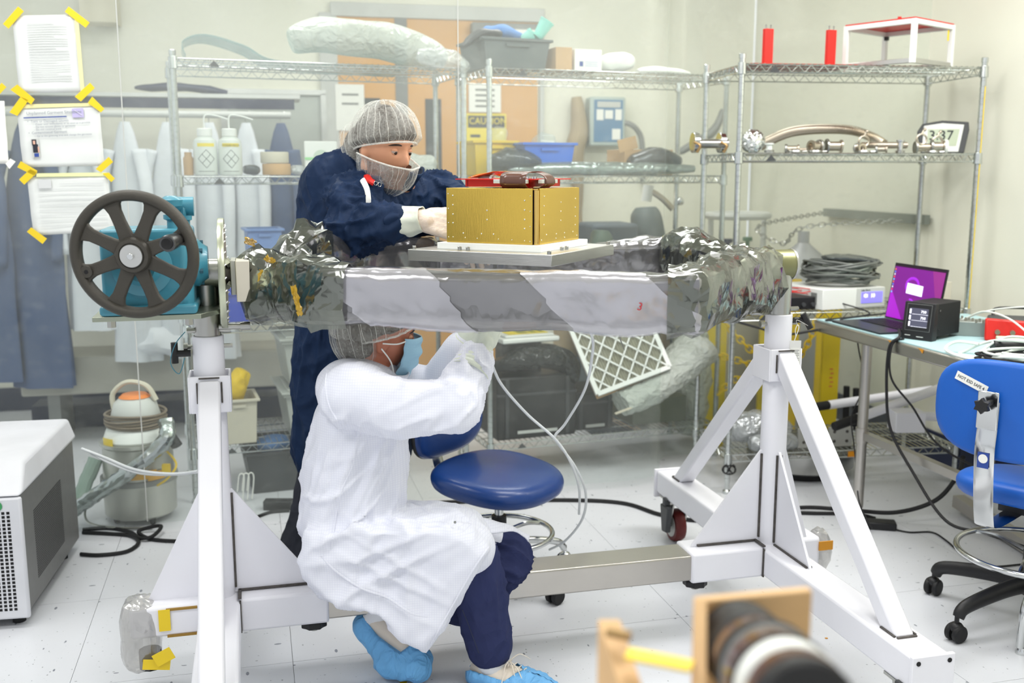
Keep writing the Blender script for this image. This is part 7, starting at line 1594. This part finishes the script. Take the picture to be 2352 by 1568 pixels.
cable('second white cable curving inside the loop near the table edge', [TP(1.5, .2, tz+.03), TP(1.3, .09, tz+.03), TP(1.15, .04, tz+.03), TP(1.0, .0, tz+.006), TP(.9, .02, tz), TP(.86, .07, tz), TP(.95, .13, tz+.05), TP(1.2, .22, tz+.06), TP(1.5, .4, tz+.04)], .005, white_cable)
cable('white cable lying across the black connector body', [TP(.93, .06, tz), TP(.95, .16, tz+.06), TP(1.05, .26, tz+.05), TP(1.2, .32, tz+.04), TP(1.45, .5, tz+.03)], .0045, white_cable)
cable('white cable arching high over the red instrument', [TP(.45, .28, tz+.01), TP(.55, .42, tz+.09), TP(.75, .55, tz+.12), TP(.95, .6, tz+.09), TP(1.1, .62, tz+.02)], .0032, white_cable)
cable('white cable arching from the connectors down to the black lead', [TP(.5, .34, tz+.05), TP(.58, .36, tz+.09), TP(.72, .36, tz+.08), TP(.86, .36, tz+.02)], .0035, white_cable)
cable('white cable running back along the table to the right edge', [TP(.82, .28, tz), TP(.95, .38, tz+.03), TP(1.1, .42, tz+.03), TP(1.4, .5, tz)], .0055, white_cable)
coil('cable_coil', 'coil of black cable in the middle of the white cables', TP(1.07, .10, TZ+.002), .11, .055, 6, .0042, black_rubber, .02, 21)
coil('cable_coil', 'tangle of white cable around the black coil', TP(1.08, .17, TZ+.004), .15, .07, 5, .0045, white_cable, .03, 22)
coil('cable_coil', 'tangle of black leads in front of the pale metal box', TP(1.02, .40, TZ+.002), .13, .06, 6, .004, black_rubber, .03, 23)
cable('black twisted lead standing in a small loop beside the pale green plug box', [TP(.78, .26, tz), TP(.88, .3, tz+.0), TP(.92, .34, tz+.06), TP(.98, .36, tz+.10), TP(1.0, .34, tz+.08), TP(.94, .3, tz+.05), TP(.92, .28, tz+.01), TP(1.02, .3, tz)], .0032)
cable('black cable from the controller down over the table edge to the floor bundle', [cM@V(.0, .15, .02), TP(.5, .06, tz+.02), TP(.575, .01, tz+.006), TP(.555, -.016, TZ-.03), TP(.56, -.02, .62), TP(.585, -.01, .47), TP(.68, .02, .34), TP(.85, .05, .20), TP(1.0, .1, .2), TP(1.2, .15, .2)], .0055)
cable('second black cable hanging from the table edge beside the leg', [TP(.575, .03, tz), TP(.565, -.012, TZ-.02), TP(.57, -.01, .66), TP(.62, .05, .56), TP(.72, .12, .42), TP(.9, .3, .33), TP(1.1, .5, .3)], .004)
cable('thin black cable from the instrument shelf to the table corner', [rk(R3, .72, .03, zi+.03), rk(R3, .80, -.02, zi+.0), TP(.05, .1, TZ+.004), TP(.15, .13, TZ+.004), TP(.2, .2, TZ+.006)], .0035)
cable('thin black cable from the rack unit towards the laptop', [rk(R3, .5, .02, zi+.03), rk(R3, .60, -.05, zi-.01), TP(.06, .02, TZ+.004), TP(.1, .06, TZ+.004)], .003)
cable('thin black cable hanging straight from the table to the power brick', [TP(.16, .1, TZ-.05), TP(.18, .1, .7), TP(.2, .12, .55), TP(.19, .08, .42), TP(.22, .08, .3), TP(.28, .06, .2), TP(.34, .04, .1), TP(.42, .05, .02)], .003)
cable('black cable swagged behind the stand post below the instrument shelf', [at(1690, 738, 4.3), at(1740, 752, 4.25), at(1800, 768, 4.2), at(1880, 757, 4.2)], .005)
fz = .006
cable('thick black cable on the floor between the casters and the table', [on(930, 1158, .008), on(1060, 1152, .008), on(1290, 1148, .008), on(1430, 1155, .008), on(1520, 1182, .008), on(1620, 1195, .008), on(1760, 1178, .01), on(1850, 1165, .02), on(1960, 1172, .03), on(2060, 1176, .05), on(2150, 1148, .12), on(2200, 1090, .22), on(2212, 1050, .32)], .009)
cable('pair of black cables on the floor left of the table leg', [on(1740, 1172, .007), on(1850, 1178, .007), on(1960, 1180, .007), on(2010, 1190, .007)], .008)
t = thing('power_brick', 'black laptop power brick on the floor at the foot of the table leg', 'power supply', on(2010, 1215, 0)); b = MB(); pb = on(2012, 1212, 0); b.M = Matrix.Translation((pb.x, pb.y, .016))@Matrix.Rotation(R(-12), 4, 'Z'); b.box((0, 0, 0), (.15, .06, .032)); b.build('case', black_plastic, t, bevel=.006)
cable('thin black cable snaking from the floor power brick to the right chair', [on(2052, 1215, .006), on(2090, 1222, .004), on(2140, 1222, .004), on(2172, 1240, .004), on(2210, 1272, .004), on(2260, 1300, .004), on(2352, 1295, .004)], .0035)
cable('black cable looping on the floor between the chiller and the stand', [on(425, 1243, .008), on(350, 1238, .008), on(318, 1222, .008), on(338, 1212, .02), on(370, 1208, .03), on(352, 1230, .02), on(322, 1236, .012), on(300, 1222, .008), on(250, 1212, .008), on(190, 1216, .008)], .0075)
cable('second loop of black cable curling back to the chiller', [on(190, 1222, .008), on(250, 1225, .008), on(300, 1230, .008), on(318, 1246, .008), on(290, 1266, .008), on(230, 1274, .008), on(185, 1272, .008)], .0075)
cable('short black cable on the floor behind the left gusset of the stand', [on(583, 1190, .007), on(620, 1176, .007), on(665, 1172, .007)], .007)
b = MB(); p = on(640, 1168, 0); b.box((p.x, p.y, .02), (.12, .05, .04)); one(b, 'power_strip', black_plastic, 'black power strip end on the floor behind the legs of the standing person', 'power strip', bevel=.004)
# clear tubes
b1 = [at(1357, 762, 2.62), at(1362, 800, 2.75), at(1345, 890, 2.9), at(1300, 970, 3.0), at(1275, 1000, 3.02), at(1282, 1018, 3.02), at(1320, 1070, 3.05), at(1345, 1130, 3.1), at(1338, 1190, 3.15), at(1300, 1240, 3.3), at(1262, 1262, 3.4)]
cable('clear tube hanging from the middle of the frame and crossing the other tube', b1, .0042, pale_tube, 'clear_tube')
b2 = [w1+V(.02, 0, -.02), at(1122, 815, 2.62), at(1150, 880, 2.8), at(1210, 950, 2.95), at(1275, 1008, 3.0), at(1310, 1060, 3.03), at(1330, 1120, 3.08), at(1330, 1180, 3.15)]
cable('clear tube falling from the gloved hands of the crouching person', b2, .0042, pale_tube, 'clear_tube')
cable('upper clear tube from the chiller to the stand post', [at(188, 1030, 3.5), at(240, 1050, 3.45), at(310, 1078, 3.3), at(390, 1088, 3.1), at(455, 1083, 2.9)], .005, pale_tube, 'clear_tube')
cable('lower clear tube from the chiller to the stand post', [at(210, 1040, 3.5), at(255, 1064, 3.42), at(320, 1086, 3.28), at(400, 1089, 3.08), at(455, 1082, 2.88)], .005, pale_tube, 'clear_tube')
# ================= blue vinyl chairs
def chair(label, ctr, face, seat_z, back_d, back_z, back_w, back_h, ring_r, ring_z, kind, start):
    t = thing('lab_chair', label, 'chair', (ctr[0], ctr[1], 0), face-90); M_ = TR((ctr[0], ctr[1], 0), face-90)   # +Y is forward
    def K(b=None): b = MB(); b.M = M_; return b
    b = K()
    def sf(u, v):
        a_ = 2*math.pi*v; r_ = u; ex, ey = .215, .205; k = 3.0; rr = (abs(math.cos(a_))**k+abs(math.sin(a_))**k)**(-1/k)
        return ex, ey, rr
    prof = [(0, .012), (.5, .006), (.8, .010), (.93, .004), (.99, -.014), (1.0, -.03), (.97, -.052), (.9, -.066), (.0, -.07)]
    vs = []; n = 56
    for r_, z_ in prof:
        for k in range(n):
            a_ = 2*math.pi*k/n; kk = 2.6; rr = (abs(math.cos(a_))**kk+abs(math.sin(a_))**kk)**(-1/kk); wfr = 1-.06*math.sin(a_)
            vs.append(V(.222*r_*rr*math.cos(a_)*wfr, .21*r_*rr*math.sin(a_), seat_z+z_-.012*max(0, math.sin(a_))*r_*r_*2+(.02*max(0, -math.sin(a_))*r_*r_)))
    b.add(vs, [(i*n+k, i*n+(k+1) % n, (i+1)*n+(k+1) % n, (i+1)*n+k) for i in range(len(prof)-1) for k in range(n)]); s_ = b.build('seat', vinyl_blue if kind else shell_blue, t, smooth=180)
    sb = s_.modifiers.new('s', 'SUBSURF'); sb.levels = 1; sb.render_levels = 1
    b = K(); b.box((0, 0, seat_z-.08), (.16, .2, .025)); b.build('seat_plate', black_plastic, t, bevel=.004)
    b = K(); b.cyl((0, 0, .2), (0, 0, seat_z-.09), .016, seg=20); b.build('gas_lift', chrome, t); b = K(); b.cyl((0, 0, .1), (0, 0, .24), .026, seg=20); b.cyl((0, 0, seat_z-.12), (0, 0, seat_z-.085), .03, seg=16); b.build('lift_housing', black_plastic, t)
    # base
    for k in range(5):
        a_ = R(start+72*k-(face-90)); d = V(math.cos(a_), math.sin(a_), 0); rb_ = .26 if kind else .30
        b = K(); b.tube(catmull([d*.02+V(0, 0, .135), d*.12+V(0, 0, .13), d*(rb_-.03)+V(0, 0, .105), d*rb_+V(0, 0, .075)], 6), lambda q: .024-.008*q if not kind else .013, 12, flat=1.2 if not kind else 1); lg = b.build('base_leg', chrome if kind else black_plastic, t)
        cpos = d*(rb_+.005); pr_ = V(-d.y, d.x, 0) if k % 2 else d
        b = K()
        for s in (-1, 1): b.lathe([(0, -.009), (.024, -.009), (.0275, -.005), (.0275, .005), (.024, .009), (0, .009)], cpos+pr_*s*.014+V(0, 0, .0275), tuple(pr_), 22)
        cs_ = b.build('caster', black_rubber, lg); cs_['kind'] = 'stuff'
        b = K(); b.ell(cpos+V(0, 0, .045), (.022, .022, .018), seg=14, rings=8); b.cyl(cpos+V(0, 0, .05), cpos+V(0, 0, .085), .007, seg=10); b.build('caster_hood', chrome if kind else black_plastic, lg)
    b = K(); b.tube([V(ring_r*math.cos(q*math.pi/24), ring_r*math.sin(q*math.pi/24), ring_z) for q in range(48)], .0095, 12, closed=True); rg = b.build('foot_ring', chrome, t)
    for k in range(3):
        a_ = R(120*k+40); d = V(math.cos(a_), math.sin(a_), 0); b = K(); b.tube(catmull([d*.028+V(0, 0, ring_z+.0), d*ring_r*.6+V(0, 0, ring_z+.012), d*(ring_r-.008)+V(0, 0, ring_z)], 5), .008, 8); b.build('ring_spoke', chrome, rg)
    # backrest: curved pad
    def bf(off, sw=1.0, sh=1.0):
        def f(u, v):
            a_ = 2*math.pi*v; kk = 2.8; rr = (abs(math.cos(a_))**kk+abs(math.sin(a_))**kk)**(-1/kk); x = back_w/2*sw*u*rr*math.cos(a_); z = back_h/2*sh*u*rr*math.sin(a_)
            return V(x, -back_d+.9*x*x+off+.10*(-z)*0, back_z+z)
        return f
    th_ = .045
    vs = []; n = 48; lay = [(0, th_), (.6, th_), (.88, th_*.95), (.98, th_*.7), (1.0, th_*.35), (.98, 0), (.6, 0), (0, 0)]
    b = K()
    for u_, o_ in lay: f = bf(o_); vs += [f(u_, k/n) for k in range(n)]
    b.add(vs, [(i*n+k, i*n+(k+1) % n, (i+1)*n+(k+1) % n, (i+1)*n+k) for i in range(len(lay)-1) for k in range(n)]); bp = b.build('backrest', vinyl_blue if kind else shell_blue, t, smooth=180)
    vs = []; lay = [(0, -.002), (.9, -.002), (.99, .002), (1.015, .012), (1.0, .02)]; b = K()
    for u_, o_ in lay: f = bf(o_-.004); vs += [f(u_, k/n) for k in range(n)]
    b.add(vs, [(i*n+k, i*n+(k+1) % n, (i+1)*n+(k+1) % n, (i+1)*n+k) for i in range(len(lay)-1) for k in range(n)]); bs_ = b.build('back_shell', black_plastic if kind else shell_blue, bp, smooth=60)
    # J bar
    b = K(); P_ = catmull([V(0, -back_d-.012, back_z+(.03 if kind else .028)), V(0, -back_d-.015, back_z-.05), V(0, -back_d-.02, back_z-.14 if not kind else back_z-.09), V(0, -back_d+.01, seat_z-.045), V(0, -back_d+.06, seat_z-.085), V(0, -.05, seat_z-.09)], 8); b.v = []; b.tube([p_+(V(0, 0, 0) if kind else V(-.035, 0, 0)) for p_ in P_], .028, 8, flat=.12, hint=(0, 1, 0)); jb = b.build('back_bar', chrome, t, smooth=50)
    return t, M_, bf, jb
ch1, *_ = chair('low blue vinyl stool chair with chrome foot ring behind the beam of the stand', (-.045, 3.37), -35, .40, .265, .545, .37, .26, .185, .175, 1, 315)
ch2, M2, bf2, jb2 = chair('blue lab chair marked not esd safe at the right edge beside the table', (1.63, 3.03), 44, .47, .34, .742, .42, .285, .22, .235, 0, 132)
def c2p(x, z, o_=-.0075): p = bf2(o_)(0, 0); return M2@V(x, p.y+.9*x*x, z)
b = MB(); A_ = [c2p(-.13, .815), c2p(-.045, .80), c2p(-.043, .826), c2p(-.13, .843)]
bM = Matrix.Translation(c2p(-.115, .838))
ex = (c2p(-.01, .80)-c2p(-.12, .838)).normalized(); ey = V(0, 0, 1); ez = ex.cross(ey).normalized(); ey = ez.cross(ex); LM = Matrix((ex, ey, ez)).transposed().to_4x4(); LM.translation = c2p(-.138, .822, -.009)
b = MB(); b.M = LM; b.box((.044, .006, .0), (.100, .025, .0012)); lb = b.build('label_strip', paper, ch2); text('NOT ESD SAFE 4', .0132, ink, lb, LM@Matrix.Translation((.0, .0018, .0009)), xs=.88)
b = MB(); b.M = M2; b.box((-.035, -.362, .745), (.058, .006, .11)); b.build('bracket_plate', chrome, ch2, bevel=.004)
b = MB(); b.M = M2; b.cyl((-.035, -.362, .765), (-.035, -.40, .765), .008, seg=12); kn = [(.024 if k % 2 else .016) for k in range(12)]; b.prism([(kn[k]*math.cos(k*math.pi/6), kn[k]*math.sin(k*math.pi/6)) for k in range(12)], .395, .412, Matrix.Translation((-.035, 0, .765))@Matrix.Rotation(R(90), 4, 'X')); b.build('star_knob', black_plastic, ch2, bevel=.002)
b = MB(); b.M = M2; b.box((-.035, -.3665, .60), (.032, .002, .045)); em_ = b.build('round_logo_sticker', blue_ink, ch2); b = MB(); b.M = M2; b.cyl((-.035, -.3672, .605), (-.035, -.3685, .605), .013, seg=20); b.build('emblem', paper, em_)
# chrome glide foot at the far right
b = MB(); p = on(2345, 1500, 0); b.tube(catmull([p+V(.05, .05, .2), p+V(.0, .0, .14), p+V(-.005, -.0, .02)], 6), .012, 12); b.lathe([(0, 0), (.017, 0), (.017, .006), (.012, .02), (0, .02)], p, seg=18); one(b, 'chrome_leg', chrome, 'chrome leg with a round glide cut off by the right edge of the picture', 'leg')
# floor rail with levelling foot behind chair
b = MB(); b.bar(on(2200, 1160, .03)+V(.0, .0, .02), on(2420, 1290, .03), .05, .05); one(b, 'floor_rail', brushed, 'brushed metal rail lying on the floor behind the right chair', 'rail')
# ================= chiller at the left
q = [on(76, 1437, 0), on(196, 1252, 0)]; g0 = V(-1.51, 3.0, 0); g1 = V(-1.64, 3.72, 0); sd_ = (g1-g0).normalized(); fd_ = V(sd_.y, -sd_.x, 0)*-1; Ws = .46; Ds = (g1-g0).length-.02
cl = thing('chiller', 'white and grey recirculating chiller box on the floor at the left', 'chiller', g0+fd_*.2)
def GP(f, s, z): return g0+fd_*f+sd_*s+V(0, 0, z)
def gbox(b, f0, f1, s0, s1, z0, z1): return b.hexa([GP(f0, s0, z0), GP(f1, s0, z0), GP(f1, s1, z0), GP(f0, s1, z0)], [GP(f0, s0, z1), GP(f1, s0, z1), GP(f1, s1, z1), GP(f0, s1, z1)])
ch_w = mat('chiller_white', c(216, 217, 222), .4); ch_g = mat('chiller_grey', c(116, 116, 115), .45, var=.05, vs=40)
b = MB(); gbox(b, .012, Ws, .015, Ds, .035, .425); b.build('body', ch_g, cl, bevel=.006)
b = MB(); gbox(b, -.0, Ws+.01, .0, .02, .03, .425); fpn = b.build('front_panel', ch_w, cl, bevel=.008)
b = MB(); b.hexa([GP(-.004, -.004, .428), GP(Ws+.01, -.004, .428), GP(Ws+.01, Ds, .428), GP(-.004, Ds, .428)], [GP(.02, .13, .505), GP(Ws+.01, .13, .505), GP(Ws+.01, Ds-.004, .505), GP(.02, Ds-.004, .505)]); top_ = b.build('lid', ch_w, cl, bevel=.012, seg=3)
b = MB()
for i in range(22):
    for j in range(26):
        f_ = .035+.0145*i; z_ = .06+.0125*j; p = GP(f_, -.0006, z_); b.add([p, p+fd_*.009, p+fd_*.009+V(0, 0, .0085), p+V(0, 0, .0085)], [(0, 1, 2, 3)])
b.build('vent_holes', black_matte, fpn)
b = MB()
for i in range(34):
    for j in range(30):
        s_ = .16+.0105*i; z_ = .10+.0078*j
        if s_ > .50: continue
        p = GP(.0114, s_, z_); b.add([p, p+sd_*.0062, p+sd_*.0062+V(0, 0, .0045), p+V(0, 0, .0045)], [(0, 1, 2, 3)])
o_ = b.build('vent_slots', black_matte, cl)
b = MB(); p = GP(.07, -.001, .40); b.M = Matrix.Translation(p); b.cyl(V(0, 0, 0), -sd_*.002, .016, seg=24); b.build('green_emblem', mat('emblem_green', c(60, 150, 90), .4), fpn)
b = MB(); p = GP(.17, .02, .455); b.cyl(p, p-sd_*.03+V(0, 0, .012), .032, .029, seg=28); b.build('filler_cap', ch_w, cl, bevel=.004)
for f_, s_ in ((.05, .06), (.4, .06), (.05, .6), (.4, .6)): b = MB(); p = GP(f_, s_, 0); b.cyl(p, p+V(0, 0, .04), .02, seg=14); b.build('rubber_foot', black_rubber, cl)
# small things on the outrigger: film wrapped end and yellow tape
t = thing('film_wrap_cover', 'grey film bag taped over the left outrigger end of the stand', 'cover', SM@V(-.2, 0, .08))
b = MB(); b.M = SM@Matrix.Translation((-.212, 0, .172)); b.ell((0, 0, 0), (.05, .062, .098), seg=24, rings=16, fn=lambda p: (abs(p.x)**4+abs(p.y)**4+abs(p.z)**4)**-.25*(1+.10*abs(nz(p, 2.2))+.03*nz(p, 6))); b.build('film', film('wrap_clear', c(196, 194, 190), .55, .12, .5), t, smooth=20)
b = MB(); b.M = SM; b.cyl((-.19, -.02, .08), (-.19, -.02, .13), .03, seg=10); b.build('wrapped_caster', black_rubber, t)
for c0, d0, rz_ in (((-.145, -.057, .225), (.03, .002, .06), 0), ((-.17, -.075, .11), (.07, .002, .028), 8), ((-.15, -.085, .135), (.05, .002, .035), -25)):
    b = MB(); b.M = SM@Matrix.Translation(c0)@Matrix.Rotation(R(rz_), 4, 'Y'); b.box((0, 0, 0), d0); b.build('yellow_tape', tape_y, t)
b = MB(); b.M = SM@Matrix.Translation((Ls+.235, .09, .18)); b.ell((0, 0, 0), (.03, .06, .07), seg=16, rings=10, fn=lambda p: 1+.2*nz(p, 3)); one(b, 'film_wrap_cover', MATS['wrap_clear'], 'grey film wrap on the far right outrigger end with amber tape', 'cover', smooth=20)
b = MB(); b.M = SM@Matrix.Translation((Ls+.225, .035, .21)); b.box((0, 0, 0), (.05, .004, .03)); one(b, 'amber_tape', MATS['amber_flake'], 'amber tape on the far right outrigger of the stand', 'tape')
b = MB(); p = on(928, 1560, 0); b.box((p.x, p.y, .0012), (.02, .07, .0008)); one(b, 'floor_tape', mat('floor_tape_y', c(206, 170, 20), .5), 'short strip of yellow floor tape under the blue shoe cover', 'tape')
b = MB(); p = on(1898, 1466, 0); b.box((p.x, p.y, .0015), (.008, .006, .001)); one(b, 'tape_scrap', MATS['amber_flake'], 'tiny amber tape scrap on the floor by the right front brace of the stand', 'tape')
# ================= near bench with wooden jig and brown rollers (foreground, out of focus)
bench = thing('front_bench', 'bench top just below the picture carrying the wooden jig', 'table', (.42, .62, 0))
b = MB(); b.box((.5, .55, .815), (1.1, .72, .03)); b.build('bench_top', beige, bench, bevel=.004)
for x_ in (.0, 1.0):
    for y_ in (.25, .86): b = MB(); b.box((x_, y_, .4), (.05, .05, .8)); b.build('leg', mid_grey, bench)
ply = mat('plywood', c(214, 176, 128), .6, var=.1, vs=8); 
jg = thing('wooden_jig', 'blurred pale plywood jig with two upright panels in the foreground', 'jig', (.4, .9, .83))
JM = Matrix.Translation(at(1730, 1500, .90))@Matrix.Rotation(R(14), 4, 'Z'); j0 = at(1730, 1500, .90)
def jb(px0, py0, px1, py1, Y_, th, rz, name, par=jg, z0=.83):
    a = at(px0, py0, Y_); q = at(px1, py1, Y_); wd_ = abs(q.x-a.x); ht = a.z-z0; b = MB(); b.M = Matrix.Translation(((a.x+q.x)/2, Y_, z0+ht/2))@Matrix.Rotation(R(rz), 4, 'Z'); b.box((0, 0, 0), (wd_/math.cos(R(rz)), th, ht)); return b.build(name, ply, par, bevel=.002)
jb(1592, 1362, 1862, 1500, .93, .012, 12, 'back_panel')
b = MB(); p = at(1594, 1372, .90); q_ = at(1500, 1568, .78); b.hexa([V(p.x, p.y, .83), V(p.x+.012, p.y, .83), V(q_.x+.04, .74, .83), V(q_.x+.028, .74, .83)], [V(p.x, p.y, p.z), V(p.x+.012, p.y, p.z), V(q_.x+.04, .74, .90), V(q_.x+.028, .74, .90)]); b.build('side_panel', ply, jg, bevel=.001)
b = MB(); p = at(1372, 1420, .92); q_ = at(1545, 1568, .74); b.hexa([V(p.x, .92, .83), V(p.x+.03, .92, .83), V(q_.x+.03, .72, .83), V(q_.x, .72, .83)], [V(p.x, .92, p.z), V(p.x+.022, .92, p.z), V(q_.x+.02, .72, .885), V(q_.x, .72, .885)]); b.build('left_rail', ply, jg, bevel=.002)
b = MB(); p = at(1395, 1450, .89); b.cyl(p, p+V(.02, -.01, 0), .005, seg=12); b.build('bolt', MATS['brass_tan'], jg)
b = MB(); b.bar(at(1440, 1500, .86), at(1590, 1530, .84), .02, .003); b.build('amber_strap', tape_y, jg)
rl = thing('roller', 'blurred black and brown glossy roller resting on the wooden jig', 'roller', (.5, .78, .83))
brown_gl = mat('brown_gloss', c(92, 62, 48), .18, var=.08, coat=.5); 
ra = at(1722, 1500, .87); rb2 = at(1905, 1690, .66); dr = (rb2-ra).normalized(); RL = (rb2-ra).length
def ring_(s0, s1, r0, m, name, par=rl): b = MB(); b.lathe([(0, s0), (r0-.003, s0), (r0, s0+.003), (r0, s1-.003), (r0-.003, s1), (0, s1)], ra, tuple(dr), 48); return b.build(name, m, par)
for a_, q_, r_, m_, n_ in ((-.04, .02, .0405, black_plastic, 'black_core'), (.02, .052, .0395, brown_gl, 'brown_sleeve'), (.052, .066, .045, black_plastic, 'black_collar'), (.066, .072, .044, mid_grey, 'grey_ring'), (.072, .098, .0425, brown_gl, 'brown_sleeve'), (.098, .106, .0445, black_plastic, 'black_collar'), (.106, .132, .0425, white_plastic, 'white_band'), (.132, .15, .041, brown_gl, 'brown_sleeve'), (.15, .17, .040, black_plastic, 'black_end')): ring_(a_, q_, r_, m_, n_)
